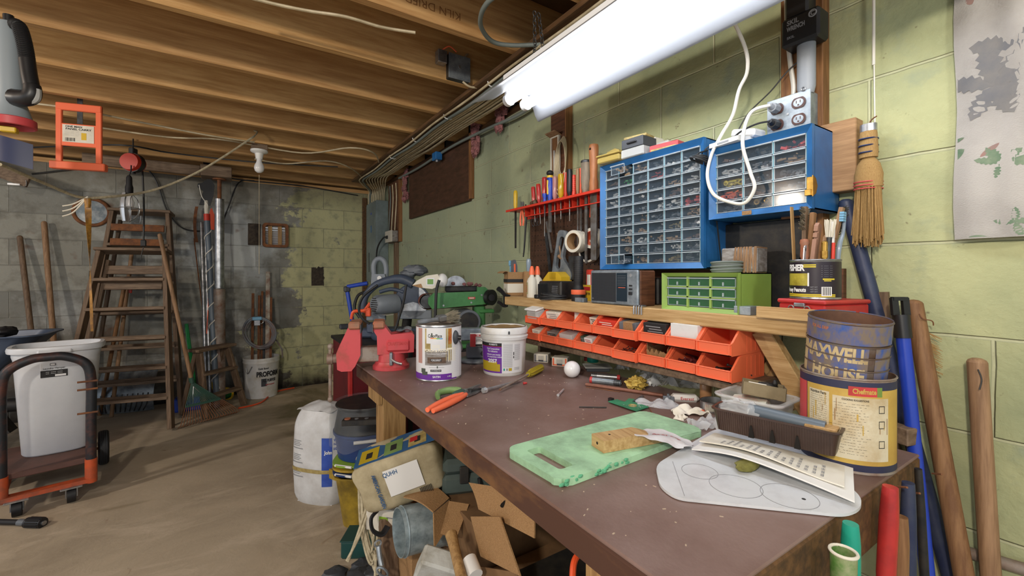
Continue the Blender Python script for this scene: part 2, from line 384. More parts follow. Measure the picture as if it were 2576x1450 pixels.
def concrete():
 m=bpy.data.materials.new('concrete');m.use_nodes=True;nt=m.node_tree;L=nt.links.new;P=nt.nodes['Principled BSDF']
 g=N(nt, 'ShaderNodeNewGeometry')
 def noise(s, a, b, d=7, st=(1, 1, 1)):
  mp=N(nt, 'ShaderNodeMapping');mp.inputs['Scale'].default_value=st;mp.inputs['Rotation'].default_value=(0, 0, .6);L(g.outputs['Position'], mp.inputs[0])
  n=N(nt, 'ShaderNodeTexNoise');n.inputs['Scale'].default_value=s;n.inputs['Detail'].default_value=d;n.inputs['Roughness'].default_value=.65;n.inputs['Distortion'].default_value=.6;L(mp.outputs[0], n.inputs['Vector'])
  r=N(nt, 'ShaderNodeMapRange');r.inputs[1].default_value=a;r.inputs[2].default_value=b;L(n.outputs['Fac'], r.inputs[0]);return r.outputs[0], n.outputs['Fac']
 def mix(f, a, b):
  n=N(nt, 'ShaderNodeMix', data_type='RGBA');s=[i for i in n.inputs if i.type=='RGBA'];L(f, n.inputs[0])
  for q, x in zip(s, (a, b)):
   if hasattr(x, 'links'):L(x, q)
   else:q.default_value=lin(x)
  return[o for o in n.outputs if o.type=='RGBA'][0]
 c=mix(noise(1.3, .40, .62)[0], 'b8a993', '9e907c');c=mix(noise(2.1, .52, .66, 8, (1, 2.4, 1))[0], c, 'c6b7a2');c=mix(noise(.9, .56, .64)[0], c, '85795f')
 c=mix(noise(30, .58, .75)[0], c, 'b3a38b');c=mix(noise(7, .66, .74, 4)[0], c, '93806a');L(c, P.inputs['Base Color'])
 r=N(nt, 'ShaderNodeMapRange');L(noise(.9, .5, .66)[0], r.inputs[0]);r.inputs[3].default_value=.78;r.inputs[4].default_value=.38;L(r.outputs[0], P.inputs['Roughness'])
 b=N(nt, 'ShaderNodeBump');b.inputs['Strength'].default_value=.35;b.inputs['Distance'].default_value=.006;L(noise(14, 0, 1)[1], b.inputs['Height']);L(b.outputs[0], P.inputs['Normal'])
 return m
MATS['concrete']=concrete()
XW, YF, ZT=1.305, 4.86, 2.032
struct('floor', MB('concrete').bx(-4.2, XW+.2, -2.2, YF+.2, -.12, 0))
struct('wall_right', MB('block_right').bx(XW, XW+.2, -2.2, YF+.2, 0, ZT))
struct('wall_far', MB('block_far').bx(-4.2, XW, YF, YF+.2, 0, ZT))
struct('ceiling', MB('subfloor').bx(-4.2, XW+.2, -2.2, YF+.2, 2.305, 2.34))
struct('trim_1', MB('joist2').bx(-4.2, XW, YF-.005, YF+.14, ZT, 2.07, .003))
struct('trim_2', MB('board_brown').bx(XW-.005, XW+.14, -2.2, YF, ZT, 2.07, .003))
struct('trim_3', MB('dark_gap').bx(XW+.1, XW+.14, -2.2, YF+.2, 2.07, 2.305))
struct('trim_4', MB('joist2').bx(-4.2, XW+.1, YF+.1, YF+.14, 2.07, 2.305))
for k in range(-5, 7):
 y=2.31+.4064*k;M0='joist' if k%2 else 'joist2'
 b=MB(M0).bx(-4.2, XW+.09, y-.019, y+.019, 2.07, 2.305, .003)
 if k==-2:
  b.use(mk('stamp', '7a5028', .8)).text('KILN DRIED', .042, (.62, y-.0195, 2.125), (-1, 0, -.0), (0, 0, -1), bold=.0)
 struct('ceiling_joist', b)
 # ---------------------------------------------------------------- fluorescent shop light over the bench
YL0, YL1=.12, 1.357
mk('tube_glow', 'f4f8ff', emit=TUBE_W);mk('reflector', '8b8d91', .4)
t=thing('shop_light', 'white twin tube fluorescent fixture with flared metal reflector hung over the bench', 'ceiling light', (.86, .74, H+.60))
def Lc(x, y, z):return(x-.86, y-.74, z-.60)
prof=[(.706, .600), (.712, .607), (.765, .628), (.80, .640), (.812, .648), (.822, .672), (.845, .684), (.87, .676), (.885, .668), (.898, .664), (.911, .668), (.93, .676), (.955, .684), (.974, .668), (.98, .648), (.985, .636), (.992, .618), (1.004, .601), (1.010, .598)]
def rf(a, b):
 q=a*(len(prof)-1);i=min(int(q), len(prof)-2);w=q-i
 return Lc(prof[i][0]*(1-w)+prof[i+1][0]*w, YL0+(YL1-YL0)*b, prof[i][1]*(1-w)+prof[i+1][1]*w)
MB('reflector').sheet(rf, (len(prof)-1)*2, 4, .0015).build('reflector', t, ang=50)
MB('white_enamel').box(Lc(.898, (YL0+YL1)/2, .715), (.11, YL1-YL0, .05), .004).build('housing', t)
for x in(.86, .937):
 MB('tube_glow').cyl(Lc(x, YL0+.02, .645), Lc(x, YL1-.02, .645), .0185, n=24).build('fluorescent_tube', t)
 for y, s in((YL1-.012, 1), (YL0+.012, -1)):
  b=MB('white_plastic').box(Lc(x, y, .655), (.024, .02, .05), .004).cyl(Lc(x, y-s*.012, .645), Lc(x, y+s*.006, .645), .022, n=20)
  b.use('steel').torus(Lc(x, y+s*.008, .645), .018, .0028, (0, 1, 0), 20, 6);b.build('socket', t)
def chain(p0, p1, mat='steel_dark', l=.022, r=.0016):
 b=MB(mat);p0, p1=Vector(p0), Vector(p1);n=max(2, int((p1-p0).length/(l*.8)));d=(p1-p0).normalized()
 for i in range(n):
  c=p0.lerp(p1, (i+.5)/n);a=Vector((1, 0, 0))if i%2 else Vector((0, 1, 0));a=(a-d*a.dot(d)).normalized()
  b.tube([c+d*(cos(q)*l*.5)+a*(sin(q)*l*.3)for q in[2*pi*j/10 for j in range(10)]], r, n=5, smooth=False, closed=True)
 return b
for y in(1.20, .30):
 for dx in(-.022, .022):chain(Lc(.898+dx, y, .74), Lc(.898+dx*.4, y+.02, .922)).build('chain', t)
 # light cord runs from the fixture to the outlet box later
 # ---------------------------------------------------------------- wiring board and its cables
one('wiring_board', MB('board_brown').bx(.985, 1.19, .2, 4.40, 2.05, 2.0695, .002), 'long brown board carrying cables fixed beneath the joists along the block wall', 'board')
rc=random.Random(3)
for i in range(10):
 x0=1.015+.0185*i;ye=4.58-.031*i;xe=1.196+.0085*i+(.004 if i>1 else 0);zz=2.0388 if i==1 else 2.0425;x0+=.006 if i>1 else(.001 if i else-.006)
 pts=[(x0, .25, zz)]
 for k in range(1, 9):pts.append((x0+rc.uniform(-.0036, .0036), .25+k*.43, zz-.001+(0 if k%2 else-.004-rc.uniform(0, .010))))
 pts+=[(x0, ye-.42, zz-.004), (x0+.3*(xe-x0), ye-.26, zz-.014), (xe-.012, ye-.07, zz-.04), (xe, ye, 1.955), (xe, ye+.004, 1.876)]
 big=i==1
 one('cable', MB('grey_cable' if big else 'cream_cable').tube(pts, .0085 if big else .0058, n=8, k=5), 'thick grey cable stapled under the wiring board' if big else 'cream flat electrical cable stapled under the brown wiring board', 'cable', None if big else 'cream cables under the wiring board')
for y in(1.35, 1.75, 2.25, 2.75, 3.25):
 one('cable_staple', MB('white_plastic').tube([(1.005, y, 2.0497), (1.015, y, 2.032), (1.05, y, 2.031), (1.06, y, 2.0497)], .003, n=6), 'white plastic cable staple on the wiring board', 'staple', 'staples along the wiring board')
one('cable', MB('grey_cable').tube([(1.27, 1.62, 2.02), (1.266, 1.85, 1.985), (1.258, 2.2, 2.0), (1.256, 2.7, 2.015), (1.258, 3.3, 2.0), (1.262, 3.8, 2.01)], .009, k=6), 'grey sagging cable running along the top of the block wall', 'cable')
# ---------------------------------------------------------------- right wall fixtures
b=MB('ply_brown').bx(1.282, XW-.0005, 2.478, 3.60, H+.475, H+.93, .002)
t=thing('window_board', 'dark brown plywood panel covering the high opening in the block wall', 'board', (1.29, 3.04, H+.475))
MB('ply_brown').bx(-.008, .0145, -.562, .556, 0, .435, .002).build('panel', t)
MB('post_brown').bx(-.010, .0145, -.595, -.563, .01, .435, .002).build('edge_strip', t)
for(y, z, n, s)in((3.66, H+.72, 9, 1), (2.36, H+.83, 8, 2), (2.06, H+.90, 6, 3)):
 b=MB('pink_fluff');rr=random.Random(s)
 for i in range(n):[b.ell((1.275+rr.uniform(-.012, .005), y+rr.uniform(-.045, .045), z+i*.028-.06+rr.uniform(-.015, .015)), (.012, .016, .022), 12, 9, .9, 9)for _ in range(4)]
 one('insulation_tuft', b, ['tall pink insulation tuft beside the electrical panel corner', 'pink insulation tuft hanging over the right edge of the brown plywood panel', 'small pink insulation tuft under the cables above the bare wall'][s-1], 'insulation')
 # posts
b=MB('post_brown').bx(1.265, XW-.0005, .487, .588, 1.043, ZT, .002);one('wall_post', b, 'wooden wall post carrying the outlet box and electric wrench', 'post')
b=MB('walnut').bx(1.265, XW-.0005, 1.504, 1.606, 1.5, ZT, .002).use('post_brown').bx(1.266, XW-.0005, 1.495, 1.5038, 1.5, ZT);one('wall_post', b, 'dark wooden wall post behind the thermometer and wire coil', 'post')
one('backing_board', MB('walnut').bx(1.285, XW-.0005, .45, 1.1, 1.045, 1.16, .001), 'dark wooden board on the wall behind the green drawer cabinet', 'board')
# pegboard
b=MB('ply_brown').bx(1.283, XW-.0005, 1.1655, 1.80, 1.045, 1.50, .001).use('dark_gap')
for i in range(25):
 for j in range(17):b.cyl((1.2829, 1.18+i*.0250, 1.06+j*.0254), (1.2827, 1.18+i*.0250, 1.06+j*.0254), .0032, n=8)
one('pegboard', b, 'brown perforated pegboard on the wall behind the tool rack', 'pegboard')
# ---------------------------------------------------------------- workbench
mk('bench_top', '86706a', .45, hx2='6e554c', vs=4, amt=.5, bump=.1, bs=120);mk('bench_edge', '4c3024', .6, hx2='8a6238', vs=9, amt=.22, stretch=(1, .4, 1));mk('dust', 'b9a893', .9)
BX0, BX1, BY0, BY1=.42, 1.15, .275, 1.79
t=thing('workbench', 'wooden workbench with reddish brown painted top along the block wall', 'workbench', (.785, 1.03, 0))
def Wb(x, y, z=0):return(x-.785, y-1.03, z)
def WB(m):return MB(m, loc(-.785, -1.03, 0))
b=WB('bench_top').bx(BX0, BX1, BY0, BY1, BZ-.006, BZ, .002);b.build('top', t)
WB('pine_x').bx(BX0+.02, BX1, BY0+.02, BY1, BZ-.05, BZ-.0065).build('underlay', t)
b=WB('bench_edge').bx(BX0-.001, BX0+.019, BY0, BY1-.001, BZ-.052, BZ-.0062, .003);b.build('front_edge', t)
WB('board_brown').bx(BX0+.02, BX1-.0, BY0-.001, BY0+.019, BZ-.10, BZ-.0062, .003).build('end_board', t)
WB('pine_z').bx(.452, .469, 1.60, 1.735, .66, BZ-.051, .002).build('apron_block', t)
for(x, y)in((.47, 1.60), (.47, .42), (1.03, 1.60), (1.03, .42)):WB('pine_z').bx(x, x+.09, y, y+.09, 0, BZ-.051, .003).build('leg', t)
rr=random.Random(5);b=WB('dust')
for i in range(170):
 x, y=rr.uniform(.44, .95), rr.uniform(.35, 1.54);s=rr.uniform(.0006, .0022);b.box((x, y, BZ+.0004), (s*rr.uniform(1, 4), s, .0008), 0, (0, 0, rr.uniform(0, 3)))
o=b.build('sawdust', t);o['kind']='stuff'
# ---------------------------------------------------------------- bench vise
def axis(u1, v1, u2, v2, z=BZ):a=atZ(u1, v1, z);c=atZ(u2, v2, z);return math.atan2(c.y-a.y, c.x-a.x)
p=bn(984, 925, .0006);RZ=math.atan2(.30, -.95);mk('red_worn', 'c8494e', .45, hx2='8c4a38', vs=11, amt=.2);mk('jaw_worn', 'b56a4c', .6, .1, hx2='8a6a55', vs=20)
t=thing('bench_vise', 'large red bench vise with worn jaws bolted on the bench corner', 'vise', p, RZ)
VS=Matrix.Diagonal((.85, 1, 1, 1))
b=MB('red_worn').lathe([(0, 0), (.068, 0), (.068, .012), (.060, .02), (.058, .03), (0, .03)], 32);b.cyl((0, 0, .028), (0, 0, .06), .054, .05, 24);b.build('swivel_base', t)
b=MB('red_worn', VS)
prof=[(-.098, .062), (-.10, .128), (-.088, .137), (.0, .132), (.030, .168), (.046, .178), (.074, .178), (.076, .150), (.060, .128), (.058, .058)]
b.prism(prof, -.042, .042, 'y');b.box((-.03, 0, .09), (.11, .1, .055), .012);b.use('red_paint').text('CRAFTSMAN', .0175, (-.028, .0507, .098), (-1, 0, 0), (0, 0, 1), .03, w=.088);b.build('body', t, ang=30)
b=MB('jaw_worn', VS).box((.052, 0, .170), (.05, .112, .028), .006).box((.152, 0, .170), (.05, .112, .028), .006);b.use('steel_dark').box((.0775, 0, .158), (.004, .11, .03)).box((.1265, 0, .158), (.004, .11, .03));b.build('jaw', t)
b=MB('red_worn', VS).prism([(.128, .06), (.128, .16), (.148, .172), (.178, .164), (.212, .10), (.226, .07), (.222, .012), (.205, .004), (.165, .004), (.15, .02)], -.046, .046, 'y');b.build('moving_jaw', t, ang=30)
MB('rusty_steel', VS).bx(.05, .16, -.026, .026, .03, .085, .004).build('slide_bar', t)
b=MB('rusty_steel', VS).cyl((.21, 0, .045), (.262, 0, .045), .017, n=16).cyl((.245, 0, .045), (.268, 0, .045), .021, n=16);b.build('screw', t)
b=MB('rusty_steel', VS).cyl((.256, 0, .085), (.256, 0, -.10), .0075, n=12).ell((.256, 0, .09), (.012, .012, .012), 12, 8).ell((.256, 0, -.105), (.011, .011, .012), 12, 8);b.build('handle', t)
b=MB('steel', VS).box((0, .062, .045), (.014, .018, .05), .003).tube([(0, .068, .045), (-.02, .078, .034), (-.045, .085, .028)], .005, n=8);b.build('locking_lever', t)
b=MB('galv')
b.sheet(lambda a, c:crump((-.075+.055*a, -.02+.05*c, .142+.01*sin(a*7)*cos(c*5)), .012, 40, 3), 10, 10, .0012);one('foil_scrap', b.at(loc(0, 0, 0)), 'crumpled silver foil scrap lying on top of the vise', 'foil');o=bpy.data.objects['foil_scrap'];o.matrix_world=t.matrix_basis@loc(*o.location)
# ---------------------------------------------------------------- paint can with brush
def dirto(p):return math.atan2(-p[1], -p[0])
mk('can_lid', 'a49a8e', .5, .4, hx2='7d7064', vs=18);mk('purple', '6a2f9a', .45);mk('label_white', 'dcdde0', .5);mk('label_grey', '9d9a98', .5, hx2='6e665f', vs=30, stretch=(1, 1, 3));mk('label_tan', 'b7a56a', .55, hx2='8d7a48', vs=30);mk('deck_brown', '6f5a4a', .6, hx2='4a3a30', vs=30, stretch=(1, 1, 6));mk('flower', 'b5852f', .6, hx2='a43a2a', vs=60, amt=.6);mk('rail_cream', 'ece6d2', .5)
p=bn(1104, 948);Rc, Hc=.0775, .188
t=thing('paint_can', 'white and purple printed paint can with a brush lying across its lid', 'paint can', p)
b=MB('steel').lathe([(0, .003), (Rc-.004, .003), (Rc, 0), (Rc+.0015, .003), (Rc, .006), (Rc, Hc-.006), (Rc+.002, Hc-.004), (Rc+.001, Hc), (Rc-.006, Hc), (Rc-.007, Hc-.006), (0, Hc-.006)], 48);b.build('body', t)
MB('can_lid').lathe([(0, Hc-.0055), (Rc-.022, Hc-.0055), (Rc-.020, Hc-.001), (Rc-.0085, Hc-.001), (Rc-.0085, Hc-.008)], 40).build('lid', t)
A=dirto(p);b=MB('label_white');q=Rc+.0006;O=(0, 0)
b.patch(O, q, A-2.4, A+2.4, .008, Hc-.008)
def lay():
 global q
 q+=.0002
lay();b.use('label_grey').patch(O, q, A-.62, A+.55, .055, .105);b.use('label_tan').patch(O, q, A-.62, A-.36, .10, Hc-.01).patch(O, q, A+.30, A+.62, .07, Hc-.01)
b.use('purple').patch(O, q, A-2.4, A+.86, .006, .026);b.use('pink_label' if 'pink_label' in MATS else mk('pink_label', 'b88a80', .6)).patch(O, q, A-1.05, A-.78, .06, Hc-.01)
lay();b.use('label_white').patch(O, q, A-.55, A+.22, .128, Hc-.008).patch(O, q, A+.58, A+1.1, .01, Hc-.01);b.use('flower').patch(O, q, A+.42, A+.58, .125, Hc-.012);b.use('deck_brown').patch(O, q, A-.5, A+.3, .062, .082)
b.use('rail_cream')
for k in range(5):b.patch(O, q, A+.40+k*.085, A+.43+k*.085, .066, .106, 2)
b.patch(O, q, A+.33, A+.86, .106, .112)
for k in range(7):b.patch(O, q, A-.28+k*.05, A-.26+k*.05, .112, .124, 2)
lay();b.use('ink').wtext('ColorPlace', .0165, O, q, A-.17, .153, .02, w=.047)
b.patch(O, q, A-.36, A+.12, .0685, .0775).patch(O, q, A-.36, A+.10, .034, .0415)
for k, c in enumerate(('e8702a', 'e8c22a', '4fa84a', '2f8fd0')):b.use(mk('arc_'+c, c)).patch(O, q, A-.36+.13*k, A-.23+.13*k, .1445-.0006*k, .1475-.0006*k)
b.use('rail_cream').wtext('PORCH & FLOOR', .0135, O, q, A-.12, .1045, .03, w=.083)
b.use('label_white').wtext('Interior/Exterior PAINT & PRIMER', .006, O, q, A-.1, .0935, .01, w=.068).wtext('SATIN', .0095, O, q, A-.1, .017, .03).wtext('3.78 L', .006, O, q, A+.46, .0165, .02)
lay();b.use('label_white').wtext('10 YEAR WARRANTY', .0062, O, q, A-.12, .0735, .03, w=.034).wtext('ON CONCRETE & WOOD', .0024, O, q, A-.12, .0698, .02)
b.wtext('LOW ODOR/BAJO OLOR', .0052, O, q, A-.13, .0377, .02, w=.032)
b.use('ink_grey').wtext('SCUFF RESISTANT - MILDEW RESISTANT - EASY CLEAN', .0042, O, q, A, .0565, 0, w=.075).wtext('Wood, Masonry, Concrete & Brick Floors', .004, O, q, A-.1, .0485, 0, w=.052)
for k in range(16):b.wtext('lorem'.replace('lorem', 'ipsum')[:0]or '-----', .003, O, q, A+.84, .03+k*.006, .0, w=.02)
b.use(mk('paint_drip', '4c5248', .6)).patch(O, q, A-.78, A-.50, .022, .034).patch(O, q, A-.82, A-.60, .03, .044).patch(O, q, A-.09, A-.04, .046, .053).patch(O, q, A-.33, A-.27, .150, .163);b.build('paper_label', t)
b=MB('dark_grey').ell((q*cos(A+.78), q*sin(A+.78), .145), (.012, .012, .024), 14, 10);b.use('black_plastic').cyl((q*cos(A+.78), q*sin(A+.78), .145), ((q+.016)*cos(A+.9), (q+.016)*sin(A+.9), .143), .008, n=10)
b.use('steel').tube([((Rc+.006)*cos(A+.78), (Rc+.006)*sin(A+.78), .15)]+[((Rc+.004)*cos(A+.78+k*.39), (Rc+.004)*sin(A+.78+k*.39), .15-.075*sin(pi*k/8))for k in range(1, 8)]+[((Rc+.006)*cos(A+.78+pi), (Rc+.006)*sin(A+.78+pi), .15)], .0022, n=6);b.build('bail_handle', t)
# brush resting on the can
mk('bristle', '9a917c', .9, hx2='6e6656', vs=50);mk('brush_handle', '6c7278', .5, hx2='55504a', vs=14)
pb=Vector((p.x, p.y, BZ+Hc+.0005));rzb=YAW*-1+.28
t=thing('paint_brush', 'grey handled paint brush with splayed dry bristles lying on the paint can', 'brush', pb, rzb)
b=MB('brush_handle').tube([(-.075, -.03, .008), (-.05, -.024, .011), (-.025, -.012, .012), (0, -.002, .013)], [.007, .010, .008, .011], n=10, flat=.8);b.build('handle', t)
MB('brush_handle').box((.012, .002, .016), (.034, .058, .022), .005, (0, -.12, .2)).build('ferrule', t)
b=MB('bristle');rr=random.Random(4)
for i in range(420):
 y=rr.uniform(-.027, .03);z=rr.uniform(.006, .028);L=rr.uniform(.022, .05)
 b.cyl((.024, y, z), (.024+L, y*1.3+rr.uniform(-.010, .010), z+rr.uniform(-.004, .016)), .0008, .0005, 4, False)
b.build('bristles', t)
# ---------------------------------------------------------------- adhesive bucket
mk('bucket_white', 'dadbdb', .42, hx2='c2bcae', vs=10, amt=.3);mk('glue', 'a58452', .8, hx2='6b5232', vs=22, amt=.45, bump=.4);mk('label_yellow', 'b8a022', .5);mk('print_grey', 'b4b6ba', .6)
p=bn(1268, 936);Rb, Hb=.083, .172;A=dirto(p)
t=thing('adhesive_bucket', 'white plastic adhesive bucket with purple and yellow label and crusted lid', 'bucket', p)
MB('bucket_white').lathe([(0, .004), (.070, .004), (.073, 0), (.076, .004), (.081, .125), (.086, .127), (.088, .138), (.083, .142), (.083, .150), (.079, .150), (.073, .01), (0, .01)], 48).build('body', t)
b=MB('bucket_white').lathe([(.0835, .146), (.0865, .148), (.0865, .164), (.083, .170), (.076, .170), (.076, .163), (0, .163)], 48);b.build('lid', t)
b=MB('glue').sheet(lambda a, c:((.0745*c)*cos(2*pi*a), (.0745*c)*sin(2*pi*a), .1645+.003*NZ.noise(Vector((cos(2*pi*a)*c*4, sin(2*pi*a)*c*4, 1)))), 30, 8, .002, cu=True)
b.use('steel_dark').torus((0, 0, .169), .079, .0022, n=40, m=6);b.box((.0875*cos(A+.2), .0875*sin(A+.2), .155), (.006, .006, .01), .001, (0, 0, A));b.build('crust', t, label='brown crusted adhesive')
b=MB('purple');q=.0005
def cone(mat, a0, a1, z0, z1, e):
 b.use(mat);n=max(2, int((a1-a0)/.1));vs=[]
 for i in range(n+1):
  w=a0+(a1-a0)*i/n
  for z in(z0, z1):r=.0761+(z-.004)*.0413+e;vs.append((r*cos(w), r*sin(w), z))
 b.add(vs, [(2*i, 2*i+2, 2*i+3, 2*i+1)for i in range(n)])
def ctext(mat, s, size, a, z, e, bold=0, w=None):
 b.use(mat);b.wtext(s, size, (0, 0), .0761+(z-.004)*.0413+e, a, z, bold, w)
cone('purple', A-1.3, A-.10, .012, .118, .0006);cone('label_white', A-.10, A+.95, .012, .118, .0006);cone('ink', A-1.3, A-.10, .106, .118, .0009);cone('label_yellow', A-1.3, A-.32, .018, .052, .0009);cone('label_yellow', A-.33, A-.18, .018, .044, .0009);cone('ink_red', A-1.3, A-.1, .1045, .106, .0009)
ctext('label_white', 'ROBERTS', .008, A-.5, .112, .0013, .02);ctext('label_white', 'Vinyl Composition', .0082, A-.52, .097, .0013, .02, .052);ctext('label_white', 'Tile Adhesive', .0082, A-.55, .088, .0013, .02, .042);ctext('label_white', 'Adhesivo para losetas', .0075, A-.5, .077, .0013, .02, .056);ctext('label_white', 'de composicion vinilica', .0075, A-.46, .069, .0013, .02, .058);ctext('label_white', '2057', .018, A-.55, .054, .0016, .04)
for k in range(5):ctext('ink', '- - - - - - - -', .0045, A-.5, .043-k*.0052, .0014, .02, .045)
for k in range(26):ctext('ink_grey', 'mmmmmmmmmm'[:7+k%3], .0033, A+.17, .114-k*.0032, .001, .02, .034)
for k in range(17):ctext('ink_grey', 'mmmmmmm', .0033, A+.62, .112-k*.0034, .001, .02, .024)
for k in range(3):ctext('ink_grey', 'mmmmmmm', .0033, A+.62, .03-k*.0034, .001, .02, .022)
cone('ink', A+.42, A+.46, .075, .086, .0009);cone('ink', A+.42, A+.46, .064, .072, .0009);cone('teal_plastic', A-.03, A+.04, .021, .029, .0009);cone('ink_grey', A+.1, A+.17, .021, .029, .0009);cone('label_yellow', A+.21, A+.36, .020, .030, .0009);b.build('paper_label', t)
# ---------------------------------------------------------------- grey device and staple box between can and bucket
p=bn(1196, 910);t=thing('grinder', 'grey metal device on a round rimmed base between paint can and adhesive bucket', 'tool', p)
MB('galv').lathe([(0, 0), (.06, 0), (.066, .006), (.066, .012), (.055, .016), (0, .016)], 32).build('round_base', t)
MB('mid_grey').box((0, 0, .045), (.075, .06, .055), .006, (0, 0, -.5)).build('body', t);MB('galv').box((.0, .03, .11), (.10, .05, .05), .004, (0, 0, -.5)).cyl((0, .02, .07), (0, .02, .1), .012).build('head', t)
MB('black_cable').tube([(.0, -.035, .07), (.01, -.045, .055), (.0, -.046, .04), (.01, -.04, .03)], .0015, n=6).build('wire', t)
p2=Vector((p.x-.004, p.y-.012, BZ+.0735));t=thing('staple_box', 'small red and white package of cable staples propped beside the adhesive bucket', 'box', p2, -.5, rot=(.12, 0, -.45))
MB('paper_white').box((0, -.028, .026), (.05, .016, .052), .001).build('box', t)
b=MB('red_paint').box((-.014, -.0367, .026), (.022, .0012, .052)).box((.006, -.0367, .046), (.026, .0014, .008));b.use('ink_red').text('NM', .007, (.006, -.0378, .046), bold=.04);b.use('ink').box((.009, -.0366, .006), (.028, .001, .008)).text('COPPER', .0055, (.0105, -.0368, .037), bold=.03, w=.022).text('CABLE', .0055, (.009, -.0368, .030), bold=.03, w=.019).text('STAPLES', .0055, (.0105, -.0368, .0235), bold=.03, w=.024);b.use('label_white').text('NM', .007, (.006, -.0379, .0462), bold=.04);b.build('print', t)
# ---------------------------------------------------------------- hand tools lying on the bench
def between(u1, v1, u2, v2, dz=0):a=bn(u1, v1);c=bn(u2, v2);m=(a+c)/2;return m, math.atan2(c.y-a.y, c.x-a.x), (c-a).length
mk('prune_green', '7c9a5a', .45, hx2='5d7f50', vs=8);mk('prune_dark', '35564a', .55)
m, a, L=between(1098, 1008, 1210, 982);t=thing('pruning_shears', 'green handled pruning shears with steel blades lying on the bench', 'shears', m, a)
k=L/2
MB('prune_green').tube([(-k, -.008, .009), (-k*.75, .022, .012), (-k*.3, .026, .013), (0, .012, .012), (.1*k, .004, .011)], [.006, .009, .0105, .010, .008], n=10).build('handle', t);MB('prune_dark').tube([(-k*.55, -.026, .008), (-k*.4, -.022, .011), (-k*.05, -.012, .011), (.12*k, -.004, .010)], [.006, .010, .010, .007], n=10).build('handle', t)
MB('steel').prism([(.0, -.01), (.25*k, -.014), (.6*k, -.012), (k, .006), (.6*k, .016), (.2*k, .012)], .004, .008).cyl((.25*k, 0, .003), (.25*k, 0, .014), .006, n=12).build('blade', t);MB('steel_dark').prism([(.1*k, -.002), (.5*k, -.02), (.85*k, -.018), (.6*k, -.008), (.3*k, .006)], .0085, .012).build('blade', t)
m, a, L=between(1082, 1042, 1214, 978);t=thing('wire_pliers', 'orange handled crimping pliers pointing away beside the green shears', 'pliers', m, a);k=L/2
for s, y in((1, .010), (-1, -.010)):
 MB('orange_light').tube([(-k, y*.9, .009), (-k*.6, y*1.25, .010), (-k*.1, y*1.1, .010), (.22*k, y*.5, .009)], [.0065, .0085, .0085, .006], n=10).build('handle', t)
 MB('steel').prism([(.15*k, 0), (.2*k, s*.013), (.45*k, s*.018), (.75*k, s*.016), (k, s*.010), (k, s*.004), (.75*k, s*.006), (.5*k, 0)], .003+(s>0)*.0055, .008+(s>0)*.0055).build('jaw', t)
b=MB('steel_dark').cyl((.45*k, 0, .002), (.45*k, 0, .016), .007, n=12);b.build('pivot', t)
m, a, L=between(1215, 991, 1312, 966);k=L/2;t=thing('long_bolt', 'long shiny hex bolt lying under the screwdriver shaft', 'bolt', m, a)
MB('chrome').cyl((-k, 0, .009), (-k+.009, 0, .009), .009, n=6).cyl((-k+.009, 0, .009), (-k+.012, 0, .009), .0088, n=16).build('head', t);MB('steel').cyl((-k+.012, 0, .009), (k*.75, 0, .009), .0052, n=12).cyl((k*.55, 0, .009), (k, 0, .0075), .0062, .002, 12).build('shaft', t)
one('wire_nut', MB('red_paint', loc(*bn(1316, 968))).cyl((0, 0, .004), (.012, -.004, .004), .0042, .003, 10), 'tiny red wire connector at the tip of the shiny bolt', 'connector')
m, a, L=between(1258, 992, 1362, 936);k=L/2;mk('amber', 'a9992f', .18, alpha=.88);t=thing('screwdriver', 'long screwdriver with translucent yellow fluted handle lying on the bench', 'screwdriver', (m.x, m.y, BZ+.006), a)
b=MB('rusty_steel').cyl((-k, 0, .014-.006), (.3*k, 0, .014-.004), .0035, n=10).box((-k, 0, .006), (.012, .007, .0015));b.build('shaft', t)
b=MB('amber');hh=.0135
b.sheet(lambda u, w:(.3*k+.7*k*w, (hh*(.75+.25*min(1, w*6))-.001*(1+cos(u*2*pi*8))-(.004 if w>.96 else 0))*cos(u*2*pi), hh-.004+(hh*(.75+.25*min(1, w*6))-.001*(1+cos(u*2*pi*8)))*sin(u*2*pi)), 48, 10, .001, cu=True).cyl((.25*k, 0, .0095), (.33*k, 0, .0095), .008, n=14).cyl((k-.002, 0, .0095), (k, 0, .0095), .011, n=16);b.build('handle', t)
p=bn(1439, 950);t=thing('globe_bulb', 'round white globe light bulb resting on the bench', 'bulb', p);mk('opal', 'e9e9ea', .22)
MB('opal').ell((0, 0, .0285), (.0285, .0285, .0285), 32, 20).build('globe', t);MB('steel').cyl((.015, .022, .02), (.028, .042, .014), .013, .012, 14).build('screw_base', t)
m, a, L=between(1404, 998, 1417, 984);one('metal_pin', MB('chrome', loc(*m)@rotm(0, 0, a)).cyl((-L/2, 0, .004), (L/2, 0, .004), .0038, n=10).cyl((-L/2-.001, 0, .004), (-L/2+.002, 0, .004), .0042, n=10), 'short shiny metal pin lying alone on the bench', 'pin')
m, a, L=between(1457, 1027, 1526, 1028);one('drill_bit', MB('iron_black', loc(*m)@rotm(0, 0, a)).cyl((-L/2, 0, .0025), (L/2, 0, .0025), .0018, n=8), 'thin black drill bit lying beside the circuit board', 'drill bit')
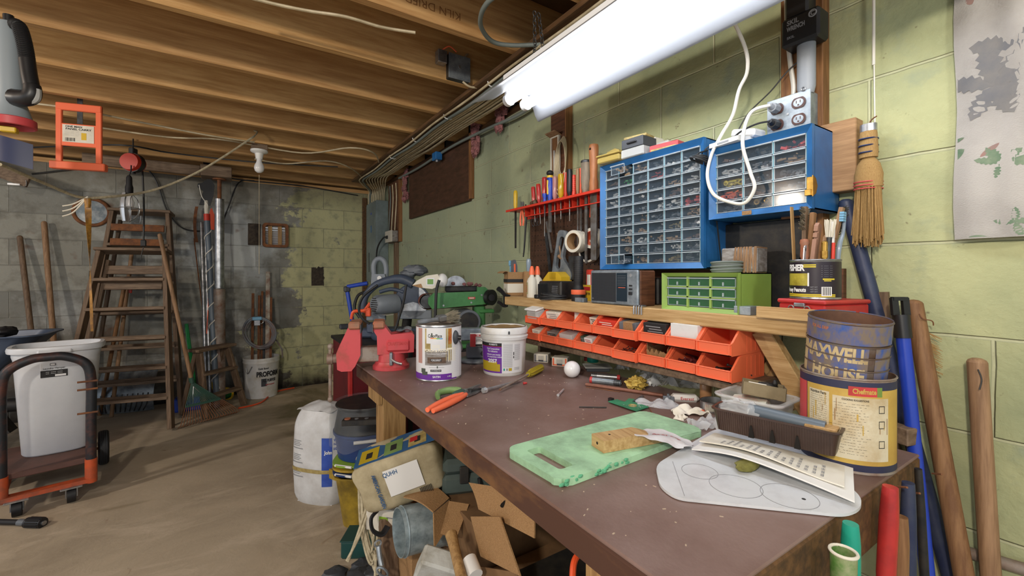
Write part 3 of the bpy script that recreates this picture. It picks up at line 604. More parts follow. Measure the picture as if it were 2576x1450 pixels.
# circuit board
mk('pcb', '3f9a72', .4, hx2='2f7f5e', vs=30);p=bn(1575, 1022);m, a, L=between(1540, 1012, 1618, 1034);k=L/2
t=thing('circuit_board', 'green circuit board fragment with soldered parts on the bench', 'circuit board', m, a)
MB('pcb').prism([(-k, -.018), (-k*.1, -.024), (k, -.03), (k, .026), (-.1*k, .034), (-.3*k, .056), (-.6*k, .05), (-.35*k, .014), (-k*.9, .016)], .004, .0058).build('board', t)
b=MB('steel');rr=random.Random(2)
for i in range(26):b.cyl((rr.uniform(-.1, .85)*k, rr.uniform(-.012, .014), .0058), (0, 0, 0), .001, n=6)if 0 else b.ell((rr.uniform(-.1, .85)*k, rr.uniform(-.013, .014), .006), (.0012, .0012, .001), 6, 4)
b.use('label_tan').torus((.35*k, 0, .0062), .010, .0012, n=20, m=5).torus((.35*k, 0, .0062), .006, .0012, n=20, m=5);b.use('black_plastic').box((-k*1.08, 0, .006), (.012, .012, .009));b.build('components', t)
m, a, L=between(1594, 1017, 1618, 1002);b=MB('steel_dark', loc(*m)@rotm(0, 0, a));b.tube([(-L/2+L*i/60, .004*cos(i*1.05), .005+.004*sin(i*1.05))for i in range(61)], .0008, n=5, smooth=False);one('coil_spring', b, 'small dark coil spring behind the circuit board', 'spring')
m, a, L=between(1620, 1012, 1646, 1054);one('bent_wire', MB('rust', loc(*m)@rotm(0, 0, a)).tube([(-L/2, 0, .002), (0, .003, .002), (L/2, 0, .002)], .0011, n=6), 'thin rusty bent wire above the green board', 'wire')
# ---------------------------------------------------------------- green slotted foam board
mk('foam_green', 'a6d2aa', .7, hx2='86a888', vs=15, amt=.42, bump=.3, bs=80);mk('foam_edge', '5fae84', .8, bump=.6, bs=60)
c4=[bn(1272, 1142), bn(1405, 1236), bn(1768, 1098), bn(1625, 1043)]
o0=(c4[0]+c4[1]+c4[2]+c4[3])/4;ex=((c4[2]-c4[1])+(c4[3]-c4[0])).normalized();ey=Vector((-ex.y, ex.x, 0))
W2=(((c4[2]-c4[1]).length+(c4[3]-c4[0]).length)/4);D2=(((c4[0]-c4[1]).dot(ey))+(c4[3]-c4[2]).dot(ey))/4
def rrect(w, d, r, n=6):return[(sx*(w-r)+r*cos(q), sy*(d-r)+r*sin(q))for sx, sy, b0 in((1, 1, 0), (-1, 1, pi/2), (-1, -1, pi), (1, -1, 1.5*pi))for q in[b0+pi/2*i/n for i in range(n+1)]]
def holed(b, out, inn, z0, z1):
 """plate with one hole: both loops have the same number of points"""
 n=len(out);vs=[(x, y, z)for z in(z0, z1)for L_ in(out, inn)for x, y in L_];F=[]
 for i in range(n):
  j=(i+1)%n
  F+=[(2*n+i, 2*n+j, 3*n+j, 3*n+i), (i, n+i, n+j, j), (i, j, 2*n+j, 2*n+i), (n+i, 3*n+i, 3*n+j, n+j)]
 return b.add(vs, F)
t=thing('slotted_board', 'pale green foam board with a handle slot lying on the bench', 'board', o0, math.atan2(ex.y, ex.x))
rr=random.Random(9);out=[(x+rr.uniform(-.002, .002), y+rr.uniform(-.002, .002))for x, y in rrect(W2, D2, .028, 8)]
hs=[(x-W2+.046, y+.0)for x, y in rrect(.0165, .05, .006, 8)]
holed(MB('foam_green'), out, hs, .0006, .013).build('board', t)
b=MB('foam_edge')
for i in range(40):
 w=rr.uniform(-1, -.2)*W2;b.ell((w, -D2+rr.uniform(-.002, .003), rr.uniform(.004, .012)), (.006, .0025, .003), 6, 4, .4)
b.build('crumbled_edge', t)
m, a, L=between(1517, 1158, 1672, 1128, .014);t=thing('wood_block', 'short notched pine block lying on the green board', 'wood block', (m.x, m.y, BZ+.0135), a);k=L/2
MB('pine').prism([(-k, 0), (.35*k, 0), (k, 0), (k, .006), (.55*k, .018), (.3*k, .024), (-k, .024)], -.002, .040, 'y').build('block', t);MB('dark_gap').cyl((-k*.6, .022, .0241), (-k*.6, .022, .0244), .0025, n=10).build('nail_hole', t);MB('dark_gap').cyl((-k-.0003, .02, .012), (-k+.001, .02, .012), .003, n=10).build('nail_hole', t)
ca=bn(1655, 1120, .012)
fb=lambda u, w:crump((-.055+.11*u+.02*w, -.038+.085*w, .022+.007*sin(u*3.1)-.016*u-.010*w+.003*sin(w*6)), .005, 30, 1)
b=MB(mk('bag_film', 'e6e6ea', .3, alpha=.82, bump=.5, bs=50), loc(ca.x, ca.y, BZ+.0142)@rotm(0, 0, -.95)).sheet(lambda u, w:fb(.5+(u-.5)*(1-.5*abs(w-.5)**2*(1+.6*sin(w*17))), .5+(w-.5)*(.72+.34*sin(u*3.1)**.5+.05*sin(u*23))), 30, 16, .0005);t=one('plastic_bag', b, 'white printed plastic bag scrap draped over the wood block', 'bag')
MB('ink_red', loc(*(-t.location))@loc(ca.x, ca.y, BZ+.0142)@rotm(0, 0, -.95)).stext('True Value', fb, .82, .30, .62, .42, .001, .01).build('lettering', t)
# ---------------------------------------------------------------- white panel, papers, tray at the bench's near end
mk('panel_white', 'cfd3d8', .4, hx2='b9bcc0', vs=14, amt=.3)
pts=[bn(1648, 1178), bn(1660, 1232), bn(1700, 1262), bn(2125, 1306), bn(2165, 1290), bn(2168, 1262), bn(1990, 1090), bn(1800, 1085)]
c0=bn(1900, 1200);P2=[(q.x-c0.x, q.y-c0.y)for q in pts]
def rnd_poly(P, rad):
 out=[];n=len(P)
 for i in range(n):
  a, b_, c=Vector(P[i-1]), Vector(P[i]), Vector(P[(i+1)%n]);r0=min(rad, (a-b_).length*.45, (c-b_).length*.45)
  p0=b_+(a-b_).normalized()*r0;p1=b_+(c-b_).normalized()*r0
  for k in range(6):w=k/5;out.append(tuple(p0*(1-w)**2+b_*2*w*(1-w)+p1*w*w))
 return out
t=thing('plastic_sheet', 'flat white plastic panel with pencilled circles under the papers', 'panel', (c0.x, c0.y, BZ+.0005))
MB('panel_white').prism(rnd_poly(P2, .03), .001, .0055).build('panel', t)
b=MB('ink_grey')
for(u, v, r)in((1760, 1195, .03), (1850, 1232, .04), (1985, 1258, .04)):
 q=bn(u, v);b.torus((q.x-c0.x, q.y-c0.y, .0055), r, .0006, n=36, m=4)
q0, q1=bn(1692, 1170), bn(1722, 1258);b.cyl((q0.x-c0.x, q0.y-c0.y, .0055), (q1.x-c0.x, q1.y-c0.y, .0055), .0006, n=4);b.build('pencil_marks', t)
b=MB('ink')
for(u, v)in((2022, 1266), ):q=bn(u, v);b.cyl((q.x-c0.x, q.y-c0.y, .005), (q.x-c0.x, q.y-c0.y, .0058), .003, n=10)
b.build('hole', t)
# paper pad (white sheet) and printed leaflet on it
A0, A1, B0, B1=bn(1740, 1150), bn(2150, 1286), bn(2146, 1195), bn(1800, 1105)
def bil(a, b, z):return(A0*(1-a)+A1*a)*(1-b)+(B1*(1-a)+B0*a)*b+Vector((0, 0, z))
fn=lambda a, b:bil(a, b, .010+.020*(1-b)*math.exp(-((a-.45)/.38)**2)+.002*sin(a*9))
one('paper_sheet', MB('paper_white').sheet(fn, 24, 8, .0025), 'thick white curling sheet of paper lying on the white panel', 'paper')
fn2=lambda a, b:bil(.02+a*.93, .20+b*.66, .018+.020*(.8-.66*b)*math.exp(-((a*.93-.43)/.38)**2)+.003*(1-b)*sin(a*5+1))
t=one('leaflet', MB('paper').sheet(fn2, 24, 8, .0022), 'cream printed leaflet with columns of text under the brown tray', 'leaflet')
b=MB('ink_grey', loc(*(-t.location)))
for k in range(15):
 for j in range(2+(k*7)%3):b.stext('- -- --- -'[:6+(k+j)%4], fn2, .16+k*.05+.0, .18+k*.05, .10+j*.16, .22+j*.16, .0016, .01)
b.build('print', t)
q=bn(1880, 1190);one('sponge', MB(mk('sponge', '7f7c40', .95, hx2='66622f', vs=60, bump=.6), loc(q.x, q.y, BZ+.0065)).ell((0, 0, .008), (.03, .016, .010), 16, 8, .3), 'crushed yellow green sponge under the curled papers', 'sponge')
# brown plastic tray
mk('tray_brown', '4a3830', .35, hx2='3a2a24', vs=10)
p0, p1=bn(1790, 1122), bn(2112, 1209);ex=(p1-p0);LT=ex.length;rz=math.atan2(ex.y, ex.x);ex.normalize();ey=Vector((-ex.y, ex.x, 0));WT, HT=.062, .042
cT=(p0+p1)/2+ey*WT/2;ZTR=BZ+.036
t=thing('parts_tray', 'long dark brown plastic tray with notched sides on top of the papers', 'tray', (cT.x, cT.y, ZTR), rz)
hl, hw=LT/2, WT/2
lo=rrect(hl-.008, hw-.006, .01, 4);hi=rrect(hl, hw, .012, 4);n=len(lo)
b=MB('tray_brown')
def loops(b, Ls):
 vs=[p for L_ in Ls for p in L_];n=len(Ls[0]);F=[]
 for k in range(len(Ls)-1):
  for i in range(n):j=(i+1)%n;F.append((k*n+i, k*n+j, (k+1)*n+j, (k+1)*n+i))
 F.append(tuple(range(n))[::-1]);F.append(tuple(range((len(Ls)-1)*n, len(Ls)*n)))
 return b.add(vs, F)
Z=lambda L_, z:[(x, y, z)for x, y in L_]
sc=lambda L_, d:[(x*(1-d/hl), y*(1-d/hw))for x, y in L_]
loops(b, [Z(lo, 0), Z(hi, HT), Z(rrect(hl+.003, hw+.003, .013, 4), HT), Z(rrect(hl+.003, hw+.003, .013, 4), HT+.003), Z(sc(hi, .002), HT+.003), Z(sc(lo, .002), .002)]);b.build('body', t, ang=50)
b=MB('tray_brown')
for i in range(48):
 x=-hl+.012+i*(2*hl-.024)/47;b.beam((x*.99, -hw+.0055, .001), (x, -hw-.0006, HT), .0014, .0014)
b.build('ribs', t)
for x in(-.32, .02, .40):MB('dark_gap').prism([((x-.03)*hl*1, .0005), ((x+.06)*hl, .0005), ((x+.03)*hl, .024), ((x)*hl, .024)], -hw-.0006, -hw+.006, 'y').build('notch', t)
q=cT+ex*.25*LT*.3
one('plastic_pipe', MB(mk('pipe_grey', '5f6b76', .4), loc(cT.x, cT.y, ZTR)@rotm(0, 0, rz)).lathe([(.0, 0)]and[(.0125, 0), (.0125, .128), (.0095, .128), (.0095, 0)], 24, closed=True), 'grey plastic pipe lying in the brown tray', 'pipe')
o=bpy.data.objects['plastic_pipe'];o.data.transform(rotm(0, 0, -rz));o.data.transform(rotm(0, pi/2, 0));o.rotation_euler=(0, .05, rz);o.location=Vector((cT.x, cT.y, ZTR+.047))-ex*.045
b=MB('poly', loc(cT.x, cT.y, ZTR)@rotm(0, 0, rz)).ell((-hl*.55, .002, .036), (hl*.42, hw*.8, .026), 26, 14, .35, 7);one('plastic_bag', b, 'crumpled clear plastic bag filling the far end of the brown tray', 'bag')
b=MB('iron_black', loc(cT.x, cT.y, ZTR)@rotm(0, 0, rz));b.ell((-hl*.5, 0, .020), (hl*.3, .02, .016), 14, 8, .4);one('rubber_part', b, 'dark rubber part inside the clear bag in the tray', 'part')
one('wood_stick', MB('pine_x', loc(cT.x, cT.y, ZTR)@rotm(0, 0, rz)).box((hl*.72, .004, .0425), (hl*.46, .040, .006), .001), 'flat pale wood piece lying in the near end of the brown tray', 'wood piece')
# ---------------------------------------------------------------- the two big cans
mk('cm_yellow', 'c2a24e', .5, hx2='a9823a', vs=8, amt=.4);mk('cm_rust', '9a7a54', .7);mk('cm_navy', '2a2c48', .5);mk('cm_cream', 'd2c9ae', .6, hx2='b59f76', vs=14, amt=.35);mk('can_in', '5a4034', .7, .3, hx2='7d5a44', vs=12)
pc=Vector((1.0024, .3466, BZ));Rm, Hm=.074, .172;A=dirto(pc)+.06
t=thing('food_can', 'large yellow and navy food can with a printed label at the bench end', 'can', pc)
MB('rusty_steel').lathe([(0, .003), (Rm-.003, .003), (Rm, 0), (Rm+.0015, .002), (Rm, .005), (Rm, Hm-.004), (Rm+.0018, Hm-.002), (Rm+.001, Hm), (Rm-.001, Hm), (Rm-.0015, Hm-.004), (Rm-.0015, .006), (0, .006)], 56).build('body', t)
b=MB('cm_navy');q=Rm+.0005;O=(0, 0)
b.patch(O, q, A-3.1, A+3.1, .006, Hm-.006);lay();b.use('cm_yellow').patch(O, q, A-.98, A+1.3, .018, Hm-.02);b.use('red_worn').patch(O, q, A-1.5, A-1.0, .02, Hm-.02);lay()
b.use('cm_cream').patch(O, q, A-.9, A-.40, .045, .142).patch(O, q, A-.33, A+.85, .026, .138);lay()
b.use('red_paint').patch(O, q, A-.02, A+.56, .141, .158);b.use(mk('leaf_green', '6d8a3c')).patch(O, q, A+.56, A+.68, .141, .158);lay()
b.use('cm_yellow').wtext('Chefmate', .0125, O, q, A+.30, .1495, .03, w=.036)
b.use('ink').wtext('Nutrition Facts', .0075, O, q, A-.66, .1375, .02, w=.03).wtext('COOKING SUGGESTIONS', .0045, O, q, A+.12, .133, .02, w=.04)
for k in range(21):b.wtext('------ --- ----'[:8+(k*5)%7], .005, O, q, A-.65, .132-k*.004, .0, w=.030)
for k in range(19):b.wtext('--- ---- - -- ---'[:9+(k*3)%8], .0045, O, q, A+.08-.05*(k%3), .126-k*.005, .0, w=.052-.006*(k%4))
for z in(.112, .085, .05):
 w0=A+.6;b.patch(O, q, w0, w0+.14, z, z+.0012).patch(O, q, w0, w0+.14, z+.012, z+.0132).patch(O, q, w0, w0+.012, z, z+.013).patch(O, q, w0+.13, w0+.142, z, z+.013)
rr=random.Random(8)
for k in range(14):
 w0, z0=rr.uniform(A-.9, A+.9), rr.uniform(.03, .12);b.use('cm_rust' if k%2 else 'cm_yellow').patch(O, q, w0, w0+rr.uniform(.01, .035), z0, z0+rr.uniform(.006, .03), 3)
b.build('paper_label', t)
# tilted coffee can standing in it
mk('mh_blue', '34559c', .5, hx2='77695c', vs=60, amt=.60, stretch=(1, 1, .6));mk('mh_cream', 'c2ae84', .55, hx2='a08a62', vs=20, amt=.4);mk('mh_rust', '6f665f', .6, .3, hx2='5a4436', vs=18, amt=.5)
R2, H2=.0645, .160
t=thing('coffee_can', 'rusty blue coffee can standing tilted inside the big yellow can', 'can', pc+Vector((.003, .008, .118)), 0)
t.rotation_euler=(-.085, .0, 0);t.rotation_euler=(.10, -.075, 0)
b=MB('mh_rust');pr=[(0, .003), (R2-.002, .003), (R2, .0), (R2, .006)]
for z in(.030, .052, .074, .098, .118):pr+=[(R2, z-.003), (R2-.0016, z), (R2, z+.003)]
pr+=[(R2, H2-.004), (R2+.0018, H2-.002), (R2+.001, H2), (R2-.001, H2)];b.lathe(pr, 56);b.use('can_in').lathe([(R2-.001, H2-.0005), (R2-.0018, H2-.006), (R2-.003, .006), (0, .006)], 56);b.build('body', t)
A=dirto(t.location)-.22;q=R2+.0005;b=MB('mh_blue').patch(O, q, A-3.1, A+3.1, .121, .162).patch(O, q, A-1.2, A+.72, .033, .117).patch(O, q, A+.9, A+1.5, .033, .117);lay()
b.use('mh_cream').patch(O, q, A-1.2, A-.92, .033, .115).wtext('MAXWELL', .036, O, q, A-.16, .100, .04, w=.112).wtext('HOUSE', .034, O, q, A+.0, .063, .04, w=.085)
lay();b.use('mh_rust');[b.patch(O, q+.0006, A-1.5, A+1.7, z-.0016, z+.0012)for z in(.030, .052, .074, .098, .118)];b
b.use(mk('mh_orange', 'c0713f', .6)).wtext('FOR ALL DRIP', .008, O, q, A-.52, .146, .02, w=.034);b.build('printed_label', t)
one('wood_offcut', MB('old_wood', loc(*bn(2262, 1112))).box((.0, .0, .018), (.03, .05, .036), .002, (0, 0, -.3)), 'dark wood offcut on the bench behind the big yellow can', 'wood offcut')
# ---------------------------------------------------------------- clear tub with cardboard box
mk('tub', 'e6e8e8', .3, alpha=.30);mk('dusty_card', '8f8165', .9, hx2='776a50', vs=12);mk('pattern_box', 'cfcfbf', .8, hx2='c98a84', vs=45, amt=.28)
a0, a1=bn(1812, 1078), bn(1950, 1118);ex=a1-a0;rz=math.atan2(ex.y, ex.x);e=ex.normalized();ey=Vector((-e.y, e.x, 0));w, d, h=.064, .052, .080
ct=(a0+a1)/2+ey*(d-.012)+e*.004
t=thing('plastic_tub', 'clear plastic food tub holding a small open cardboard box', 'tub', (ct.x, ct.y, BZ), rz)
b=MB('tub');loops(b, [Z(rrect(w-.010, d-.010, .014, 5), 0), Z(rrect(w, d, .018, 5), h), Z(rrect(w+.008, d+.008, .02, 5), h), Z(rrect(w+.008, d+.008, .02, 5), h+.005), Z(rrect(w-.001, d-.001, .018, 5), h+.005), Z(rrect(w-.0115, d-.0115, .0135, 5), .0015)]);b.build('body', t, ang=60)
MB('tub').tube(Z(rrect(w+.008, d+.008, .02, 5), h+.0035), .0024, n=6, smooth=False, closed=True).build('rim', t)
T2=loc(ct.x, ct.y, BZ)@rotm(0, 0, rz)
b=MB('pattern_box', T2@loc(-.004, -.004, .003)@rotm(.06, -.12, .25));b.box((0, 0, .038), (.074, .058, .072), .001)
t=one('carton', b, 'small patterned carton standing inside the clear tub', 'carton')
b=MB('dusty_card', T2@loc(.010, .006, .085)@rotm(-.08, .10, .45))
for(x0, x1, y0, y1)in((-.042, .042, -.03, -.0285), (-.042, .042, .0285, .03), (-.042, -.0405, -.03, .03), (.0405, .042, -.03, .03)):b.bx(x0, x1, y0, y1, 0, .028)
b.bx(-.042, .042, -.03, .03, 0, .0015);one('cardboard_box', b, 'dusty open cardboard box on top of the clear tub', 'box')
b=MB('paper', T2@loc(.010, .006, .088)@rotm(-.08, .10, .45)).cyl((-.03, -.012, .014), (.005, -.014, .014), .011, n=14);one('tape_roll', b, 'small white roll in the dusty cardboard box', 'roll')
b=MB('iron_black', T2@loc(.010, .006, .091)@rotm(-.08, .10, .45)).ell((.010, .004, .018), (.018, .010, .008), 12, 8, .3).ell((.022, .0, .026), (.006, .006, .008), 10, 6).box((.0, .006, .018), (.02, .008, .01), .002);one('black_fitting', b, 'small black plastic fitting in the dusty cardboard box', 'fitting')
# kraft paper bag behind
mk('kraft', 'a38258', .9, hx2='86683f', vs=14);p=bn(1968, 1040);pk=p+Vector((.055, .03, 0))
b=MB('kraft', loc(pk.x, pk.y, BZ)).sheet(lambda a, c:(lambda rr_:((rr_*cos(2*pi*a))-.03*c*c, rr_*sin(2*pi*a)*.8, .002+.125*c+.012*NZ.noise(Vector((cos(2*pi*a)*2, sin(2*pi*a)*2, c*4)))))(.045*(1.0+.55*NZ.noise(Vector((cos(2*pi*a)*1.7, sin(2*pi*a)*1.7, c*3.5)))-.25*c)), 40, 18, .001, cu=True)
one('paper_bag', b, 'crumpled brown paper bag standing behind the clear tub', 'bag', ang=70)
# tin, pill bottle and litter
p=bn(1788, 1040);t=thing('oval_tin', 'small open oval tin with pink striped side beside the clear tub', 'tin', (p.x+.028, p.y+.014, BZ), 0)
MB('steel').lathe([(0, .001), (.034, .001), (.035, 0), (.035, .024), (.037, .027), (.034, .027), (.033, .003), (0, .003)], 36, sx=1.0, sy=.75).build('body', t)
b=MB('pattern_box')
for k in range(26):w_=3.3+k*.085;b.box((.0352*cos(w_), .0352*sin(w_)*.75, .013), (.0015, .0012, .017), 0, (0, 0, w_))
b.build('striped_band', t)
p=bn(1775, 1000);t=thing('pill_bottle', 'small amber pill bottle with orange cap behind the oval tin', 'bottle', (p.x-.012, p.y-.008, BZ))
MB(mk('pill', 'b88a62', .25, alpha=.8)).lathe([(0, 0), (.015, 0), (.016, .003), (.016, .04), (.014, .044), (0, .044)], 24).build('bottle', t);MB('orange_light').cyl((0, 0, .0445), (0, 0, .057), .0165, n=24).build('cap', t)
def crumple_sheet(name, mat, u, v, sx, sy, hgt, rz, seed, label, cat, amp=.014, fr=26, z=.001, n=16):
 p=bn(u, v);b=MB(mat, loc(p.x, p.y, BZ+z)@rotm(0, 0, rz))
 def g(a, c):
  q=crump((sx*(a-.5), sy*(c-.5), hgt*(.5+.0*a)), amp, fr, seed);h_=hgt*abs(NZ.noise(Vector((a*3.1, c*3.1, seed))))*1.6;return(q.x, q.y, max(.0006, h_+(q.z-hgt*.5)*.6))
 return one(name, b.sheet(g, n, n, .0007), label, cat)
crumple_sheet('plastic_bag', 'poly', 1632, 938, .10, .07, .03, .2, 1, 'clear plastic bag scrap near the wooden rail behind the yellow paper', 'bag')
crumple_sheet('plastic_bag', 'poly', 1500+70, 930, .06, .05, .035, .5, 2, 'small crumpled clear bag near the teal cap', 'bag')
crumple_sheet('plastic_bag', 'poly', 1665, 960, .14, .05, .03, -.9, 3, 'clear plastic bag stretched behind the copper rod', 'bag')
crumple_sheet('plastic_bag', 'poly', 1690, 972, .16, .05, .035, -.8, 4, 'long folded clear bag in front of the perforated strap', 'bag')
crumple_sheet('zip_bag', 'poly', 1660, 1022, .11, .055, .012, -.7, 5, 'flat zip bag lying behind the circuit board', 'bag')
crumple_sheet('zip_bag', 'poly', 1775, 1072, .09, .07, .022, -.5, 6, 'shiny clear bag with red print beside the brown tray', 'bag')
crumple_sheet('plastic_bag', 'poly', 1985, 1105, .10, .05, .03, -.6, 11, 'clear plastic wrap scrap between the tray and the yellow can', 'bag')
crumple_sheet('paper_scrap', 'paper', 1735, 1042, .09, .05, .016, -.6, 7, 'torn cream paper scraps in front of the oval tin', 'paper')
crumple_sheet('paper_scrap', 'paper', 1712, 1056, .035, .03, .012, .3, 8, 'small white torn paper scrap above the green board corner', 'paper')
crumple_sheet('candy_wrapper', 'orange_light', 1752, 1040, .05, .02, .01, -.3, 9, 'small orange printed wrapper beside the oval tin', 'wrapper')
crumple_sheet('red_wrapper', 'red_plastic', 1735, 1078, .035, .02, .008, -.3, 10, 'small red plastic scrap under the shiny clear bag', 'scrap')
mk('yellow_paper', 'd8bc62', .7, hx2='b89a46', vs=16);p=bn(1600, 982);b=MB('yellow_paper', loc(p.x, p.y, BZ+.001)).ell((0, 0, .020), (.034, .026, .019), 26, 16, .7, 9);one('crumpled_paper', b, 'crumpled yellow printed paper ball behind the copper rod', 'paper', ang=20)
# pipe nipples, copper rod
def lying(name, u1, v1, u2, v2, r, mat, label, cat, dz=0, thread=None, n=16):
 m, a, L=between(u1, v1, u2, v2);t=thing(name, label, cat, (m.x, m.y, BZ+dz), a);k=L/2
 MB(mat).lathe([(r, -k), (r, k), (r*.78, k), (r*.78, -k)], n, closed=True).build('body', t);o=t.children[0]if t.children else bpy.data.objects['body']
 o.data.transform(rotm(0, pi/2, 0));o.data.transform(loc(0, 0, r))
 for e0, e1, tm in thread or[]:
  b=MB(tm);N_=6
  for i in range(N_):x=k*(e0+(e1-e0)*(i+.5)/N_);b.torus((x, 0, r), r*.99, r*.13, (1, 0, 0), 18, 5)
  b.build('thread', t)
 return t
lying('pipe_nipple', 1485, 963, 1562, 972, .0095, 'galv', 'galvanised threaded pipe nipple nearer the green board', 'pipe', 0, [(.55, .95, 'steel_dark'), (-1, -.85, 'red_paint')])
lying('pipe_nipple', 1488, 951, 1560, 957, .0085, 'steel', 'shiny threaded pipe nipple behind the other one', 'pipe', 0, [(-1, -.6, 'steel_dark'), (.8, 1, 'red_paint')])
lying('copper_rod', 1474, 972, 1668, 1000, .0055, mk('copper', '9a6a58', .5, .4, hx2='7a5244', vs=14), 'long reddish copper rod lying on the bench', 'rod')
m, a, L=between(1474, 976, 1560, 988);one('thin_wire', MB('rust', loc(*m)@rotm(0, 0, a)).tube([(-L/2, 0, .0015), (0, .002, .0015), (L/2, 0, .0015)], .0011, n=5), 'thin wire lying alongside the copper rod', 'wire')
b=MB(mk('strap_white', 'cfcfc8', .4));s0=[bn(1668, 960), bn(1720, 960), bn(1765, 990)];sp_=spline(s0, 16)
fs=lambda a, c:(lambda p:(p.x+.0, p.y, BZ+.008+.026*c+.006*sin(a*3)))(sp_[min(int(a*32), 32)])
b.sheet(fs, 32, 2, .0012);t=one('perforated_strap', b, 'white perforated strap curling below the wooden rail', 'strap')
b=MB('dark_gap', loc(*(-t.location)))
for k in range(9):q=Vector(fs(.08+k*.1, .5));b.ell(q+Vector((-.0008, -.0004, 0)), (.0025, .0025, .0035), 10, 6)
b.build('holes', t)
p=bn(1682, 1012);b=MB('mid_grey', loc(p.x, p.y, BZ)).box((0, 0, .008), (.008, .03, .016), .001, (0, 0, .6)).box((.006, .006, .018), (.010, .006, .006), .001, (0, 0, .6)).box((-.006, -.008, .018), (.010, .006, .006), .001, (0, 0, .6));one('grey_clip', b, 'grey plastic clip in front of the white tube package', 'clip')
p=bn(1722, 1010);t=thing('tube_package', 'white packet with red script lying by the oval tin', 'packet', (p.x, p.y, BZ), -.75);MB('paper_white').box((0, 0, .010), (.075, .03, .02), .008).build('packet', t);MB('ink_red').text('Everest', .012, (.004, -.0157, .011), (1, 0, 0), (0, 0, 1), .01, w=.035).build('lettering', t)
# ---------------------------------------------------------------- items under the rail at the back of the bench
def carton(u, v, w, d, h, rz, stripe, label, box='paper'):
 p=bn(u, v);t=thing('small_carton', label, 'box', (p.x+.02, p.y+.01, BZ), rz)
 MB(box).box((0, 0, h/2), (w, d, h), .001).build('box', t)
 b=MB(stripe).box((0, -d/2-.0003, h*.15), (w*.9, .0006, h*.14)).box((-w*.4, -d/2-.0003, h*.5), (w*.1, .0006, h*.8)).box((w*.4, -d/2-.0003, h*.5), (w*.1, .0006, h*.8));b.use('ink_grey')
 for k in range(9):b.box((-w*.18+k*w*.045, -d/2-.0003, h*.55), (w*.018, .0006, h*.5))
 b.use('dark_grey').box((0, -d/2-.0005, h*.2), (w*.35, .0006, h*.2));b.build('print', t)
carton(1358, 912, .06, .045, .034, -.9, 'ink_grey', 'open white hardware carton beside the adhesive bucket under the rail', 'paper')
carton(1405, 922, .062, .045, .034, -.92, 'orange_light', 'red striped hardware carton behind the globe bulb')
p=bn(1497, 935);t=thing('clear_tray', 'clear plastic lid lying under the teal cap', 'lid', (p.x+.02, p.y+.01, BZ), -.6);MB('clear_soft').box((0, 0, .016), (.10, .075, .004), .002).build('lid', t);MB('dark_grey').box((0, 0, .007), (.085, .06, .014), .002).build('base', t)
p=bn(1490, 925);t=one('spray_cup', MB('teal_plastic', loc(p.x+.012, p.y+.01, BZ+.0185)).lathe([(0, .0), (.021, .0), (.022, .002), (.0205, .024), (.019, .025), (.018, .003), (0, .003)], 32), 'teal plastic spray cap sitting on the clear lid', 'cap')
p=bn(1470, 912);one('red_stopper', MB('red_paint', loc(p.x+.03, p.y+.02, BZ)).cyl((0, 0, 0), (0, 0, .014), .010, .009, 16), 'small red cap in the shade under the rail', 'cap')
def yat(u, X):a=ray(u, 0);return X*a[1]/a[0]
def zat(u, v, X):return atX(u, v, X).z
SZ=1.044
# ---------------------------------------------------------------- shelf over the bench, rail board, brace
t=thing('wall_shelf', 'long pine shelf on the block wall above the workbench', 'shelf', (1.177, 1.03, 1.006))
MB('pine').bx(-.127, .105, -.65, .645, 0, SZ-1.006, .003).build('plank', t)
b=MB('pine', Matrix.Identity(4)).beam((-.045, -.46, -.002), (-.015, -.57, -.21), .045, .03, (1, 0, 0), .002);b.build('brace', t)
t=thing('rail_board', 'rough narrow board carrying the orange bins above the bench', 'board', (1.17, 1.03, .853))
MB('old_wood').bx(-.125, .134, -.47, .48, 0, .0248, .002).build('plank', t)
for y in(-.455, .46):MB('old_wood').bx(-.06, .134, y-.008, y+.008, -.066, -.0005).build('support', t)
# ---------------------------------------------------------------- stacking bins
BP, BD, BH=.098, .155, .0648
def bin_mesh():
 b=MB('orange_light');w=BP/2-.0015;h=BH;th=.0022
 b.bx(0, BD, -w, w, 0, th);b.bx(BD-th, BD, -w, w, 0, h)
 for s in(-1, 1):
  y0, y1=(w-th, w)if s>0 else(-w, -w+th)
  b.prism([(0.002, 0), (BD, 0), (BD, h), (.052, h), (.038, h*.94), (.008, h*.52), (0, h*.46)], y0, y1, 'y')
  b.prism([(.004, h*.46), (.036, h*.93), (.05, h), (.05, h-.004), (.012, h*.46)], min(y0, y1)-(.003 if s>0 else 0), max(y0, y1)+(0 if s>0 else .003), 'y')
  for k in range(4):b.bx(.07+.02*k, .071+.02*k, s*w-.0004, s*w+.0008, .006, h-.006)
 b.bx(0, th, -w, w, 0, h*.46);b.bx(-.004, th, -w, w, h*.42, h*.47, .001);b.bx(-.0035, 0, -w+.002, -w+.006, .004, h*.42);b.bx(-.0035, 0, w-.006, w-.002, .004, h*.42);b.bx(-.0035, 0, -w+.006, w-.006, .003, .006)
 return b
names=[['holding a white lidded plastic tub', 'holding a white printed card box', 'holding a bare white carton flap', 'holding papers and mixed screws', 'holding a red boxed packet', 'holding a tan carton between blue packets', 'holding a black printed box', 'holding a big plain white box', 'almost empty with one small pin'], ['holding a grey packet nearest the far end', 'holding a green grey packet', 'holding a clear plastic tray', 'holding fuse boxes with a red and green label', 'open and dark inside with small screws', 'holding long thin nails', 'holding a torn brown cardboard box', 'holding dark red bolts', 'holding dark rods']]
Y0B=1.468;bins={}
proto=None
